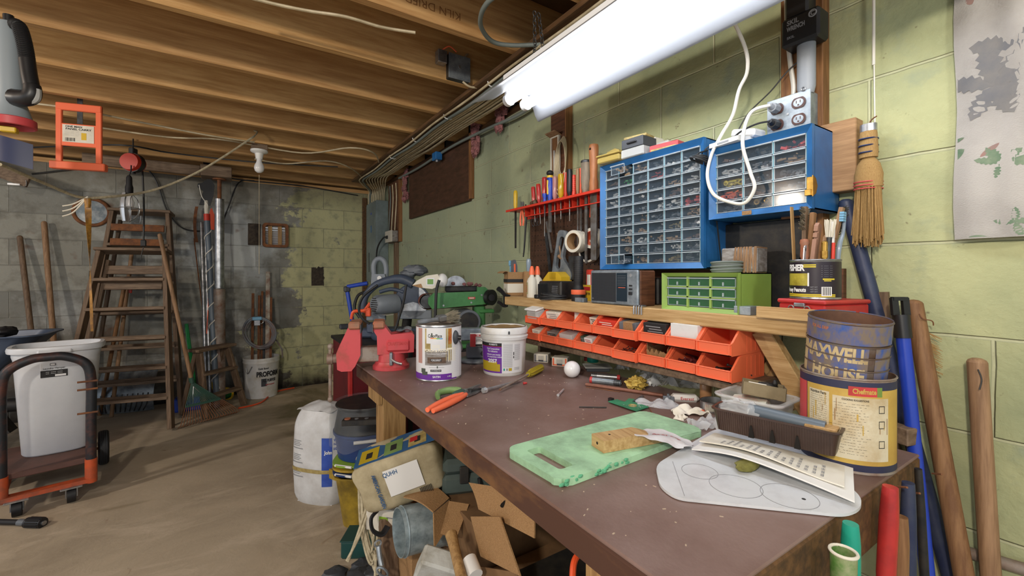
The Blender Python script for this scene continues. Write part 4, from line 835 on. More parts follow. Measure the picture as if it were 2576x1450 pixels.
for r in range(2):
 for k in range(9):
  y=Y0B-BP*(k+.5);x=1.028-(.012 if(k==5)else 0)-(.006 if k in(0, 8)else 0);z=.8780+(BH+.0006 if r==0 else 0)
  lab='orange stacking bin in the %s row %s'%('upper' if r==0 else 'lower', names[r][k])
  if proto is None:proto=bin_mesh().build('stacking_bin');me=proto.data;me.transform(loc(*proto.location));o=proto
  else:o=dup(proto)
  o.location=(x, y, z);tag(o, lab, 'bin', 'orange stacking bins above the bench');bins[(r, k)]=Vector((x, y, z+.0026))
def inbin(r, k):return loc(*bins[(r, k)])
def cbox(name, r, k, mat, c, d, rot, label, cat='box', stripe=None, bevel=.001):
 b=MB(mat, inbin(r, k)@loc(*c)@rotm(*rot)).box((0, 0, d[2]/2), d, bevel)
 if stripe:
  b.use(stripe);n=4
  for i in range(n):b.bx(-d[0]/2-.0004, -d[0]/2, -d[1]*(.42-.05*i), d[1]*(.38-.07*(i%3)), d[2]*(.42+.13*i), d[2]*(.47+.13*i))
 return one(name, b, label, cat)
t=thing('white_tub', 'white plastic tub with a snap lid leaning out of the far orange bin', 'tub', bins[(0, 0)]+Vector((.03, 0, .002)), rot=(0, -.25, 0));MB('clear_soft').box((0, 0, .03), (.05, .075, .055), .008).build('body', t);MB('white_plastic').box((0, 0, .060), (.056, .081, .008), .003).build('lid', t)
cbox('card_box', 0, 1, 'paper', (.055, 0, .0), (.05, .082, .057), (0, -.2, 0), 'white printed card box tilted in its orange bin', stripe='ink_grey')
cbox('carton', 0, 2, 'paper', (.085, -.012, 0), (.05, .052, .058), (0, 0, .1), 'plain white carton standing in an orange bin of the upper row', 'carton');
cbox('paper_packet', 0, 3, 'paper', (.08, -.01, 0), (.045, .06, .050), (0, -.2, -.15), 'white printed packet behind brass screws in an orange bin', stripe='ink')
cbox('red_packet', 0, 4, 'red_plastic', (.045, 0, 0), (.05, .082, .050), (0, -.15, 0), 'dark red packet with white script in an orange bin', stripe='paper');
cbox('tan_carton', 0, 5, 'card', (.05, 0, 0), (.05, .040, .052), (0, -.1, 0), 'tan carton in the protruding orange bin', 'carton')
for s in(-1, 1):cbox('blue_packet', 0, 5, 'mid_grey', (.05, s*.032, 0), (.05, .018, .052), (0, -.15, s*.25), ['blue grey packet at the nearer side of the tan carton', 'blue grey packet at the far side of the tan carton'][s>0], 'packet')
cbox('black_box', 0, 6, 'ink', (.045, 0, 0), (.055, .080, .058), (0, -.12, 0), 'black printed box in an orange bin of the upper row', stripe='ink_grey')
cbox('white_box', 0, 7, 'bucket_white', (.042, 0, 0), (.06, .084, .062), (0, 0, 0), 'large plain white box filling its orange bin')
one('small_pin', MB('off_white', inbin(0, 8)).cyl((.03, -.005, .004), (.032, .016, .004), .0032, n=10), 'small pale peg lying in the last upper orange bin', 'peg')
cbox('grey_packet', 1, 0, 'paper', (.05, 0, 0), (.05, .050, .044), (0, -.2, 0), 'pale printed packet in the farthest lower orange bin', 'packet', 'ink_grey');cbox('grey_packet', 1, 1, 'label_grey', (.05, 0, 0), (.05, .06, .045), (0, -.2, .1), 'grey green packet in the second farthest lower orange bin', 'packet', 'ink')
t=cbox('clear_tray', 1, 2, 'clear_soft', (.035, 0, .004), (.05, .07, .045), (0, -.2, 0), 'clear plastic tray with a lid in a lower orange bin', 'tray')
cbox('fuse_box', 1, 3, 'paper_white', (.045, -.004, 0), (.03, .04, .045), (0, -.25, 0), 'white box with red label in a lower orange bin', 'box', 'ink_red');cbox('fuse_box', 1, 3, 'prune_dark', (.05, .032, 0), (.03, .022, .045), (0, -.2, 0), 'green box beside the red labelled box in a lower bin', 'box', 'ink_grey')
def heap(name, r, k, mat, n, L, rad, label, cat, seed, zz=.02):
 rr=random.Random(seed);b=MB(mat, inbin(r, k))
 for i in range(n):
  x, y, z=rr.uniform(.03, .12), rr.uniform(-.036, .036), rr.uniform(.002, zz);a=rr.uniform(0, pi);e=rr.uniform(-.25, .25)
  dx, dy=cos(a)*L/2, sin(a)*L/2;dy=max(-.008, min(.008, dy))if abs(y)>.03 else dy
  b.cyl((x-dx, y-dy, z), (x+dx, y+dy, z+e*L), rad, n=6).cyl((x+dx, y+dy, z+e*L), (x+dx*1.12, y+dy*1.12, z+e*L*1.1), rad*1.8, n=8)
 return one(name, b, label, cat, kind='stuff')
heap('brass_screws', 0, 3, 'brass', 14, .022, .0018, 'loose brass screws in front of the packet in a bin', 'screws', 1, .012);heap('small_screws', 1, 4, 'steel_dark', 30, .018, .0016, 'loose dark screws at the bottom of an orange bin', 'screws', 2, .010)
heap('long_nails', 1, 5, 'steel_dark', 26, .05, .0010, 'loose long thin nails heaped in an orange bin', 'nails', 3, .022);heap('dark_bolts', 1, 7, mk('bolt_red', '5a2426', .45), 40, .030, .0026, 'loose dark red bolts heaped in an orange bin', 'bolts', 4, .026);heap('dark_rods', 1, 8, 'iron_black', 12, .06, .0022, 'loose dark rods in the nearest lower orange bin', 'rods', 5, .012)
b=MB('card', inbin(1, 6))
for s in(-1, 1):b.sheet(lambda a, c:(.025+.09*a, s*.036+.004*sin(a*6), .003+(.05+.008*sin(a*9+s))*c), 8, 3, .0015)
b.sheet(lambda a, c:(.028-.006*c, -.036+.072*a, .003+(.034+.012*NZ.noise(Vector((a*9, 1, 2))))*c), 20, 3, .0015);b.bx(.025, .115, -.036, .036, .0, .003);one('torn_box', b, 'torn brown cardboard box inside a lower orange bin', 'box')
# ---------------------------------------------------------------- drawer cabinets
mk('drawer_clear', '5d7080', .10, alpha=.18, spec=.8);mk('drawer_edge', 'c6d2da', .2, alpha=.6);mk('cab_dark', '0f1a2c', .6);mk('drawer_green', '3f7a4c', .15, alpha=.45);mk('cab_green', '93b257', .4, hx2='86a44c', vs=6);mk('teal_edge', '4f8fa0', .3)
def drawer_mesh(w, h, d, clear='drawer_clear', edge='drawer_edge', pull=False):
 b=MB(clear);g=.0012
 b.bx(0, g, -w/2, w/2, 0, h);b.bx(0, d, -w/2, w/2, 0, g)
 for s in(-1, 1):b.bx(0, d, s*w/2-g/2, s*w/2+g/2, 0, h*.85)
 b.use(edge)
 b.bx(-.006, .001, -w/2, w/2, h-.0035, h-.0005);b.bx(-.0008, .0012, -w/2, -w/2+.0016, 0, h);b.bx(-.0008, .0012, w/2-.0016, w/2, 0, h);b.bx(-.0008, .0012, -w/2, w/2, 0, .0014)
 if pull:b.bx(-.004, .0, -.0016, .0016, .003, h*.5)
 return b
def cabinet(name, label, x0, x1, y0, y1, z0, z1, ncol, nrow, fr, case, inner, dm=None, gap=.0012):
 t=thing(name, label, 'drawer cabinet', (x0, (y0+y1)/2, z0));W=y1-y0;Hh=z1-z0;D=x1-x0
 b=MB(case);b.bx(.014, D, -W/2, -W/2+.003, 0, Hh).bx(.014, D, W/2-.003, W/2, 0, Hh).bx(.014, D, -W/2, W/2, 0, .003).bx(.014, D, -W/2, W/2, Hh-.003, Hh).bx(D-.003, D, -W/2, W/2, 0, Hh)
 out=[(-W/2, 0), (W/2, 0), (W/2, Hh), (-W/2, Hh)];inn=[(-W/2+fr, fr), (W/2-fr, fr), (W/2-fr, Hh-fr), (-W/2+fr, Hh-fr)]
 vs=[(0, *p)for p in out]+[(.012, *p)for p in inn]+[(.015, *p)for p in out];F=[]
 for i in range(4):j=(i+1)%4;F+=[(i, j, 4+j, 4+i)[::-1], (i, 8+i, 8+j, j)[::-1]]
 b.add(vs, F);b.build('case', t, ang=25)
 iw, ih=(W-2*fr)/ncol, (Hh-2*fr)/nrow;b=MB(inner)
 for i in range(ncol+1):y=W/2-fr-i*iw;b.bx(.014, D-.004, y-.001, y+.001, fr, Hh-fr)
 for j in range(nrow+1):z=fr+j*ih;b.bx(.018, D-.004, -W/2+fr, W/2-fr, z-.0007, z+.0007)
 b.bx(D-.006, D-.004, -W/2+fr, W/2-fr, fr, Hh-fr);b.build('divider', t)
 if 'blue' in label:
  b=MB('teal_edge')
  for i in range(ncol+1):y=W/2-fr-i*iw;b.bx(.0125, .0138, y-.0012, y+.0012, fr, Hh-fr)
  b.build('edge_trim', t)
 pr_=None;pos={}
 for j in range(nrow):
  for i in range(ncol):
   c=(.013, W/2-fr-(i+.5)*iw, fr+(nrow-1-j)*ih+gap)
   if pr_ is None:o=pr_=dm(iw-.003, ih-2*gap, D*.75).build('drawer', t)
   else:o=pr_.copy();COL.objects.link(o)
   o.location=c;pos[(i, j)]=Vector(c);o['_']=1;del o['_']
   o.parent=t
 return t, pos, iw, ih
H_=H
cabA=(1.15, 1.303, .7435, 1.164, H+.017, H+.400)
tA, posA, iwA, ihA=cabinet('drawer_cabinet', 'blue steel cabinet with sixty small clear drawers on the wall', *cabA, 6, 10, .018, 'blue_steel', 'cab_dark', drawer_mesh)
dr=[o for o in tA.children if o.name.startswith('drawer')]
for o in dr:
 i, j=[k for k, v in posA.items()if(v-o.location).length<1e-5][0]
 if(i, j)in((1, 0), (1, 9)):o.location.x-=.035;o.location.y+=.006;posA[(i, j)]=o.location.copy()
rr=random.Random(12);b=MB('steel', loc(*tA.location))
mk('hw_tan', 'b0906a', .7);mk('hw_white', 'cfd2d2', .5);mk('hw_grey', '70757a', .5, .3);mk('hw_brown', '6d5240', .7);mk('hw_green', '2f9a4f', .4);mk('hw_red', 'c8403a', .5);mk('hw_yellow', 'd2c23a', .4)
def fill(b, pos, iw, ih, special, seed, dens=17):
 rr=random.Random(seed)
 for(i, j), c in sorted(pos.items()):
  m=special.get((i, j))or rr.choice(['hw_grey', 'hw_grey', 'steel', 'hw_brown', 'hw_tan', 'hw_white', 'hw_grey', 'steel_dark'])
  b.use(m);w=iw/2-.006;lv=ih*rr.uniform(.28, .62)
  if(i, j)in special:lv=ih*.6
  for q in range(dens):
   x, y, z=c.x+rr.uniform(.008, .045), c.y+rr.uniform(-w, w), c.z+.003+rr.uniform(0, lv)
   s=rr.uniform(.0026, .0055)
   a=rr.uniform(0, pi);L=rr.uniform(.004, .012)
   if rr.random()<.6:b.cyl((x, max(c.y-w-.002, y-L*cos(a)), z), (x+L*.3*sin(a), min(c.y+w+.002, y+L*cos(a)), min(z+L*.5*sin(a), c.z+ih*.8)), s*.55, n=6)
   else:b.box((x, y, min(z, c.z+ih*.7)), (s*2, s*rr.uniform(1, 4), s*1.6), 0, (rr.uniform(-.5, .5), 0, rr.uniform(-.6, .6)))
 return b
fill(b, posA, iwA, ihA, {(1, 1):'hw_green', (5, 1):'white_plastic', (4, 1):'hw_white', (5, 4):'hw_red', (2, 5):'hw_tan', (1, 7):'hw_tan', (0, 3):'white_plastic', (4, 6):'label_tan', (5, 5):'hw_tan', (2, 9):'hw_tan', (4, 9):'label_tan', (3, 1):'hw_red', (4, 8):'white_plastic'}, 3)
one('small_hardware', b, 'loose screws and small hardware seen through sixty clear drawers', 'hardware', kind='stuff')
cabB=(1.15, 1.303, .465, .728, H+.156, H+.358)
tB, posB, iwB, ihB=cabinet('drawer_cabinet', 'blue steel cabinet with fifteen clear drawers under the outlet box', *cabB, 3, 5, .016, 'blue_steel', 'cab_dark', drawer_mesh)
b=fill(MB('steel', loc(*tB.location)), posB, iwB, ihB, {(0, 2):'hw_yellow', (0, 3):'orange_light', (2, 0):'hw_red', (2, 1):'hw_tan', (1, 0):'iron_black'}, 8, 22)
rr=random.Random(6)
for(i, j, m)in((0, 2, 'hw_yellow'), (0, 3, 'orange_light'), (2, 4, 'hw_grey'), (1, 4, 'brass')):
 c=posB[(i, j)];b.use(m)
 for q in range(9):b.torus((c.x+rr.uniform(.006, .03), c.y+rr.uniform(-.03, .03), c.z+.008+rr.uniform(0, .012)), .0055, .0022, (1, rr.uniform(-.5, .5), rr.uniform(-.4, .4)), 12, 5)
one('small_hardware', b, 'yellow and orange wire connectors and fittings in fifteen clear drawers', 'hardware', kind='stuff')
b=MB('brass').bx(-.0025, .004, -.005, .008, .03, .075, .001).prism([(-.002, .028), (.014, .036), (.022, .055), (.014, .072), (-.002, .078)], -.006, -.004, 'y');b.bx(-.008, -.002, -.003, .010, .030, .045, .001);o=b.build('catch', tB);o.location=(0, -.1315+.003, 0)
MB('card').bx(-.0006, .0004, .01, .035, .002, .013).build('tape_scrap', tB)
# black tinted panel below the small blue cabinet
one('dark_board', MB('iron_black').bx(1.262, 1.284, .50, .75, 1.0445, H+.15, .003), 'dark metal panel on the wall below the small blue cabinet', 'panel')
# green nine drawer cabinet on the shelf
cabC=(1.06, 1.226, .5923, .820, SZ, SZ+.1055)
tC, posC, iwC, ihC=cabinet('drawer_cabinet', 'green plastic cabinet with nine drawers standing on the shelf', *cabC, 3, 3, .011, 'cab_green', 'cab_dark', lambda w, h, d:drawer_mesh(w, h, d, 'drawer_green', 'drawer_edge', True), .0018)
b=MB('cab_green')
for i in(1, 2):y=cabC[3]-cabC[2];b.bx(.008, .014, y/2-.011-i*iwC-.003, y/2-.011-i*iwC+.003, .011, .0945)
for j in(1, 2):b.bx(.008, .014, -(cabC[3]-cabC[2])/2+.011, (cabC[3]-cabC[2])/2-.011, .011+j*ihC-.0015, .011+j*ihC+.0015)
b.build('front_grid', tC)
# ---------------------------------------------------------------- things on the shelf
def shp(u, X, z=SZ):return Vector((X, yat(u, X), z))
# radio
t=thing('table_radio', 'silver and black portable radio with wood grain sides on the shelf', 'radio', (1.055, 1.0097, SZ))
w=.105;b=MB('walnut').bx(.012, .085, -w, w, 0, .1135, .004);b.build('case', t)
MB('galv').bx(0, .0125, -w, w, .001, .115, .004).build('front_panel', t)
b=MB('black_plastic').bx(-.0012, .002, -.014, w-.008, .010, .106);b.use('dark_grey')
for i in range(34):
 for j in range(24):b.bx(-.0022, -.001, w-.010-i*.0033-.0019, w-.010-i*.0033, .011+j*.0039, .0135+j*.0039)
o=b.build('speaker_grille', t, flat=True)
b=MB('glass_grey').bx(-.0012, .002, -.062, -.018, .014, .106);b.use('orange_light').bx(-.0016, .001, -.055, -.026, .0575, .0592);b.use('ink_grey')
for k in range(7):b.bx(-.0016, .001, -.058, -.022, .066+k*.005, .0665+k*.005)
b.build('tuning_dial', t)
for z in(.036, .052, .063):MB('black_plastic').bx(-.005 if z<.04 else-.003, .001, -.083, -.071, z, z+(.010 if z<.04 else .005), .0008).build('switch', t)
MB('steel').cyl((-.0008, -.077, .098), (.002, -.077, .098), .0055, n=20).bx(-.002, .001, w-.018, w-.010, .016, .021).build('badge', t)
one('hex_key', MB('iron_black'), '', '')if 0 else None
for k in range(4):
 y=yat(1594, 1.045)-k*.010
 b=MB('steel').tube([(1.10-.01*k, y+.004, SZ+.0032), (1.052, y, SZ+.0032), (1.046, y, SZ+.002), (1.0455, y, SZ-.022)], .0026, n=6, k=5);one('hex_key', b, 'hex key hooked over the shelf front before the radio', 'hex key', 'hex keys on the shelf edge')
 # flashlight standing on its head
p=shp(1455, 1.10);t=thing('flashlight', 'black flashlight with an orange ring standing on its head', 'flashlight', p);
MB('black_rubber').lathe([(0, .0), (.020, .0), (.021, .002), (.021, .024), (.014, .044), (.0135, .048), (.0145, .052), (.0145, .130), (.012, .134), (0, .134)], 32).build('body', t);MB('orange_light').lathe([(.0212, .020), (.0218, .021), (.0218, .033), (.0205, .034)], 32).build('ring', t)
b=MB('iron_black');[b.torus((0, 0, .06+.006*k), .0146, .0008, n=24, m=5)for k in range(11)];b.build('grip', t)
one('grey_block', MB('galv', loc(*shp(1462, 1.063))).box((0, 0, .008), (.022, .045, .0155), .001), 'small grey block in front of the standing flashlight', 'block')
# charger, yellow level box
p=shp(1405, 1.15);t=thing('battery_charger', 'black ribbed battery charger with white printed label on the shelf', 'charger', p);MB('iron_black').box((0, 0, .0365), (.10, .15, .072), .006).build('body', t)
b=MB('black_plastic');[b.bx(-.0525, -.049, .075-k*.0055-.003, .075-k*.0055, .008, .06)for k in range(12)];b.build('ribs', t)
b=MB('ink_grey');[b.text('MADE IN USA ---'[:12+k%4], .006, (-.0512, -.04, .052-k*.0075), (0, -1, 0), (0, 0, 1), .01)for k in range(5)];b.build('print', t)
p=shp(1395, 1.20);t=thing('yellow_box', 'yellow ribbed plastic tool box behind the black charger', 'box', (p.x+.035, p.y+.02, SZ), 0);MB('yellow_plastic').prism([(-.06, 0), (.075, 0), (.075, .075), (.03, .112), (-.03, .112), (-.06, .09)][::-1], -.03, .03, 'x').build('body', t)
b=MB(mk('yellow_dark', 'b3931f', .45));[b.bx(-.0312, -.029, .02-k*.005-.002, .02-k*.005, .08, .108)for k in range(9)];b.build('ribs', t)
# glue bottles
for u, X, l in((1338, 1.10, 'cream glue bottle with orange cap nearest the cardboard carton'), (1352, 1.13, 'cream glue bottle with orange cap nearest the black charger')):
 p=shp(u, X);t=thing('glue_bottle', l, 'bottle', p, -.5, 'cream glue bottles on the shelf');MB('off_white').lathe([(0, 0), (.021, 0), (.022, .004), (.022, .055), (.018, .064), (.010, .072), (.009, .078), (0, .078)], 24, sx=.8).build('bottle', t);MB('orange_light').lathe([(0, .078), (.0095, .078), (.009, .09), (.006, .104), (.004, .108), (0, .108)], 18).build('cap', t)
 b=MB('label_tan').bx(-.0182, -.017, -.013, .013, .012, .052);b.use('ink_red');[b.bx(-.0186, -.018, -.011, .011-.004*(k%2), .02+k*.006, .023+k*.006)for k in range(4)];b.build('label', t)
 # cardboard carton with knife and screwdriver
p=shp(1292, 1.12);t=thing('tall_carton', 'open cardboard carton wrapped in worn tape at the shelf end', 'carton', p, -.3)
b=MB('card');
for(x0, x1, y0, y1)in((-.03, .03, -.026, -.0245), (-.03, .03, .0245, .026), (-.03, -.0285, -.026, .026), (.0285, .03, -.026, .026)):b.bx(x0, x1, y0, y1, 0, .088)
b.bx(-.03, .03, -.026, .026, 0, .002);b.build('body', t);
b=MB('card');b.sheet(lambda a, c:(-.03-.022*c-.004*sin(a*9), -.036+.072*a, .088+.014*c-.018*c*c), 12, 4, .0016).sheet(lambda a, c:(-.03+.06*a, .026+.02*c, .088-.006*c), 4, 3, .0016);b.build('flap', t)
MB('off_white').bx(-.031, .031, -.027, .027, .012, .045).build('tape', t);MB('ink').bx(-.0315, .0315, -.0275, .0275, .05, .062).build('dark_band', t)
b=MB('mid_grey', loc(p.x+.002, p.y-.004, SZ+.0025)@rotm(.12, -.1, 0)).prism([(-.008, .0), (.010, 0), (.012, .10), (.004, .125), (-.010, .122)], -.006, .006, 'y');b.use('orange_light').box((-.001, -.0066, .092), (.008, .002, .035), .001);one('utility_knife', b, 'grey utility knife with orange inlay sticking out of the carton', 'knife')
b=MB(mk('blue_pale', '6fa6c8', .4), loc(p.x, p.y+.015, SZ+.0025)@rotm(-.05, 0, 0)).bx(-.006, .006, -.004, .004, 0, .112, .001).bx(-.010, .010, -.005, .005, .10, .122, .002);one('blue_tool', b, 'pale blue plastic tool beside the utility knife in the carton', 'tool')
p=shp(1330, 1.16);t=thing('cardboard_tube', 'short cardboard tube holding a clear handled screwdriver', 'tube', p);MB('card').lathe([(.016, 0), (.02, 0), (.02, .09), (.016, .09), (.016, .002), (0, .002)], 24).build('tube', t)
b=MB(mk('clear_handle', '8fa0b0', .15, alpha=.75), loc(p.x, p.y, SZ+.006)).lathe([(0, .05), (.006, .05), (.0085, .075), (.010, .112), (.008, .124), (0, .126)], 14);b.use('steel').cyl((0, 0, 0), (0, 0, .06), .003);one('screwdriver', b, 'screwdriver with clear handle standing in the cardboard tube', 'screwdriver')
p=shp(1283, 1.055);t=thing('spring_clamp', 'black plastic clamp gripping the end of the shelf', 'clamp', (p.x, BY1-.09+0*p.y, SZ));b=MB('black_plastic').tube([(.0, -.05, .004), (.0, -.01, .006), (0, .02, .022), (0, .05, .034)], [.005, .008, .010, .012], flat=.7);b.build('arm', t);MB('black_plastic').tube([(.0, -.03, -.044), (.0, .0, -.046), (0, .03, -.034), (0, .05, -.03)], [.005, .007, .008, .008], flat=.7).bx(-.006, .006, -.012, -.0235+.02, -.045, .006).build('jaw', t);bpy.data.objects['spring_clamp'].location.y=1.688
for o in COL.objects:
 n=o.name.split('.')[0]
 if o.parent is None and n in('flashlight', 'glue_bottle', 'tall_carton', 'cardboard_tube'):o.scale=(1.27, )*3
 if n in('utility_knife', 'blue_tool')or(n=='screwdriver' and 'tube' in o.get('label', '')):o.scale=(1.2, )*3;o.location.z+=.018
 # black cable coil with plug
b=MB('black_cable');p=shp(1392, 1.072);rr=random.Random(3)
for k in range(5):b.torus((p.x, p.y, SZ+.005+.0062*(k%3)+.001*k), .036-.002*k, .003, (rr.uniform(-.1, .1), rr.uniform(-.12, .12), 1), 28, 6, .8, 1.5)
b.tube([(p.x-.02, p.y+.05, SZ+.01), (p.x-.016, p.y+.07, SZ+.006), (p.x-.012, p.y+.085, SZ+.004)], .0035, n=6).box((p.x-.010, p.y+.095, SZ+.009), (.016, .026, .016), .003);one('coiled_cable', b, 'coiled black power cord on the shelf before the charger', 'cord')
# packages behind the flashlight
one('snack_box', MB('yellow_plastic', loc(*shp(1478, 1.15))).box((0, 0, .03), (.02, .06, .06), .001).use('ink_red').box((-.0102, 0, .046), (.001, .05, .014)).use('ink').text('CARPENTER', .012, (-.0106, 0, .026), (0, -1, 0), (0, 0, 1), .03, w=.05), 'small yellow and red package between flashlight and radio', 'package')
one('red_blister', MB('red_plastic', loc(*shp(1484, 1.215))).box((0, 0, .06), (.012, .035, .12), .003).use('paper').box((-.0064, 0, .07), (.001, .02, .06)), 'upright red package behind the radio', 'package')
one('dark_box', MB('iron_black', loc(*shp(1648, 1.20))).box((0, 0, .045), (.06, .07, .09), .005).use('dark_grey').cyl((-.03, .01, .06), (-.036, .01, .06), .018, n=24).cyl((-.03, .01, .02), (-.036, .01, .02), .016, n=24), 'dark box with round dials in the shade beside the radio', 'box')
# on top of the green cabinet
zc=SZ+.1055;p=Vector((1.11, yat(1828, 1.11), zc));b=MB('grey_cable')
for k in range(6):b.torus((p.x, p.y, zc+.004+.0047*k), .026+.002*(k%2), .0033, (.03*(k%3-1), .04*(k%2), 1), 26, 6, .9, 1.35)
one('coiled_cable', b, 'coiled grey cord lying on the green drawer cabinet', 'cord')
p=Vector((1.175, yat(1872, 1.175), zc));t=thing('twine_box', 'pale box wound with string on top of the green cabinet', 'box', p, .12);MB('label_grey').box((0, 0, .034), (.07, .092, .066), .003).build('box', t);MB('red_worn').box((-.0353, .03, .02), (.001, .025, .012)).build('label', t)
b=MB('handle_tan');[b.box((0, .012-k*.0042, .034), (.0745, .0032, .0705), .001, (rr.uniform(-.12, .12), 0, 0))for k in range(14)];b.build('string', t, label='brown string wound round the box')
# grey box, pine stick, red box, peanut can
one('steel_box', MB('galv', loc(*shp(1884, 1.09))).box((.0, .004, .011), (.05, .042, .0215), .001), 'small grey metal block beside the green drawer cabinet', 'block')
b=MB('pine', loc(1.038, .40, SZ+.0003)@rotm(0, 0, -.02)).bx(-.006, .006, .0, .135, 0, .026, .001);one('pine_stick', b, 'short pine strip sticking out over the shelf edge', 'stick')
mk('red_metal', 'b8302e', .4, hx2='93282a', vs=14, amt=.3);t=thing('metal_box', 'small red metal tool box under the peanut can', 'tool box', (1.125, .432, SZ), -.22)
MB('red_metal').bx(-.074, .07, -.052, .052, 0, .036, .003).build('body', t);MB('red_metal').bx(-.077, .073, -.055, .055, .0365, .046, .003).build('lid', t)
b=MB('steel', loc(.014, 0, 0)).bx(-.094, -.088, -.012, .012, .030, .038, .001).torus((-.0935, .018, .026), .006, .0014, (1, 0, 0), 14, 5).torus((-.0935, -.018, .026), .006, .0014, (1, 0, 0), 14, 5);b.use('red_metal').tube([(-.0935, .018, .022), (-.097, .01, .016), (-.097, -.01, .016), (-.0935, -.018, .022)], .0022, n=6);b.build('handle', t);MB('rust', loc(.014, 0, 0)).bx(-.0884, -.0878, .03, .05, .006, .018).build('chip', t)
pz=SZ+.0465;pp=Vector((1.10, yat(2050, 1.10), pz));Rp, Hp=.0475, .088;A=dirto(pp)-.16
t=thing('peanut_can', 'black and yellow peanut can full of brushes on the red box', 'can', pp)
b=MB('steel').lathe([(0, .003), (Rp-.002, .003), (Rp, 0), (Rp+.001, .002), (Rp, .005), (Rp, Hp-.004), (Rp+.0015, Hp-.002), (Rp+.0005, Hp), (Rp-.001, Hp), (Rp-.0015, .005), (0, .005)], 44);b.build('body', t)
mk('peanut_dark', '221722', .4);mk('nut', 'b9ab3c', .45, hx2='8c7f24', vs=40);mk('can_yellow', 'd6c02c', .4);q=Rp+.0004;b=MB('peanut_dark').patch(O, q, A-3.1, A+3.1, .005, Hp-.006);lay()
b.use('nut').patch(O, q, A-1.25, A-.12, .030, .057);b.use('paper_white').patch(O, q, A-.12, A-.06, .029, .058);b.use('can_yellow').patch(O, q, A-1.6, A+1.0, .006, .0085).patch(O, q, A-1.6, A+1.0, .0095, .012).patch(O, q, A-.3, A+.2, .074, .0765).patch(O, q, A-.3, A+.2, .070, .0725);lay()
b.use('can_yellow').patch(O, q, A+.45, A+.95, .043, .046).patch(O, q, A+.5, A+.8, .040, .042);b.use('paper_white').patch(O, q, A+.40, A+.82, .008, .028).wtext('FISHER', .019, O, q, A-.72, .069, .05, w=.046).wtext('Honey Peanuts', .0125, O, q, A-.74, .0205, .04, w=.054);lay()
b.use('ink');[b.patch(O, q, A+.43+k*.028, A+.43+k*.028+(.006+.007*(k%3)), .010, .027, 2)for k in range(13)]
b.use('ink_grey');[b.wtext('- --- --', .004, O, q, A+.62, .073-k*.0045, .01, w=.022)for k in range(6)];[b.wtext('NET WT', .0035, O, q, A+.12, .027-k*.005, .01)for k in range(3)];b.build('printed_label', t)
# brushes and tools in the can
zi=pz+.0062
def stick(name, ang, rad, tilt, tdir, fnc, label, cat):
 """tool standing in the can: local z runs up from the can bottom"""
 bx_, by_=pp.x+rad*cos(ang), pp.y+rad*sin(ang);M0=loc(bx_, by_, zi)@Matrix.Rotation(tdir, 4, 'Z')@Matrix.Rotation(tilt, 4, 'Y')@Matrix.Rotation(-tdir, 4, 'Z');b=MB(None, M0);fnc(b);return one(name, b, label, cat)
RGT=-YAW-.69+.0
def f(b):b.use('pine_z').bx(-.006, .006, -.0012, .0012, 0, .205)
stick('stir_stick', RGT+pi, .036, .04, RGT+pi, f, 'pale flat stir stick at the edge of the peanut can', 'stick')
def f(b):
 b.use('old_wood_z').bx(-.006, .006, -.004, .004, 0, .205);b.use('bristle');rr=random.Random(1)
 for i in range(90):y=rr.uniform(-.004, .004);z=rr.uniform(.15, .20);b.cyl((-.005, y, z), (-.020, y+rr.uniform(-.003, .003), z+.004), .0006, n=4, caps=False)
 for i in range(90):y=rr.uniform(-.004, .004);z=rr.uniform(.15, .20);b.cyl((.005, y, z), (.016, y+rr.uniform(-.003, .003), z+.004), .0006, n=4, caps=False)
stick('wire_brush', RGT+pi*.85, .024, .03, 0, f, 'wire brush with bent pale bristles beside the stir stick', 'brush')
def f(b):b.use('handle_brown').bx(-.008, .008, -.005, .005, 0, .19, .002)
stick('wooden_stick', 1.2, .02, .06, RGT, f, 'broad brown wooden handle standing at the back of the peanut can', 'handle')
def f(b):b.use(mk('pink_wood', 'a07a66', .6)).prism([(-.010, .06), (.008, .06), (.010, .16), (-.004, .165), (-.010, .158), (-.010, .146), (-.004, .146), (-.004, .142), (-.010, .142), (-.010, .132), (-.004, .132), (-.004, .128), (-.010, .128)], -.004, .004, 'y').cyl((0, 0, 0), (0, 0, .07), .006)
stick('notched_stick', RGT+pi, .010, .10, RGT, f, 'pinkish notched wooden handle in the peanut can', 'handle')
def f(b):b.use('handle_tan').prism([(-.008, .06), (.007, .06), (.009, .13), (-.004, .137), (-.009, .13), (-.009, .12), (-.003, .12), (-.003, .116), (-.009, .116)], -.004, .004, 'y').cyl((0, 0, 0), (0, 0, .07), .005)
stick('notched_stick', RGT, .006, .12, RGT, f, 'shorter notched wooden handle in the middle of the peanut can', 'handle')
def f(b):b.use('steel').cyl((0, 0, 0), (0, 0, .08), .003);b.use('jaw_worn').lathe([(0, .078), (.006, .078), (.009, .09), (.008, .115), (.0095, .12), (.008, .128), (0, .13)], 16)
stick('wood_file', RGT+pi, .018, -.03, 0, f, 'rounded reddish wooden file handle in the peanut can', 'file')
def f(b):
 b.use('handle_tan').bx(-.005, .005, -.004, .004, 0, .13).bx(-.007, .007, -.004, .004, .13, .20, .001);b.use('iron_black');rr=random.Random(2)
 for i in range(220):y=rr.uniform(-.010, .010);z=rr.uniform(.14, .20);b.cyl((.006+y*0, y*.5, z), (.020+rr.uniform(-.003, .004), y*.7, z+rr.uniform(.0, .010)), .0006, n=4, caps=False)
stick('wire_brush', RGT+.4, .010, .20, RGT+.2, f, 'dark bristled wire brush on a light wooden handle', 'brush')
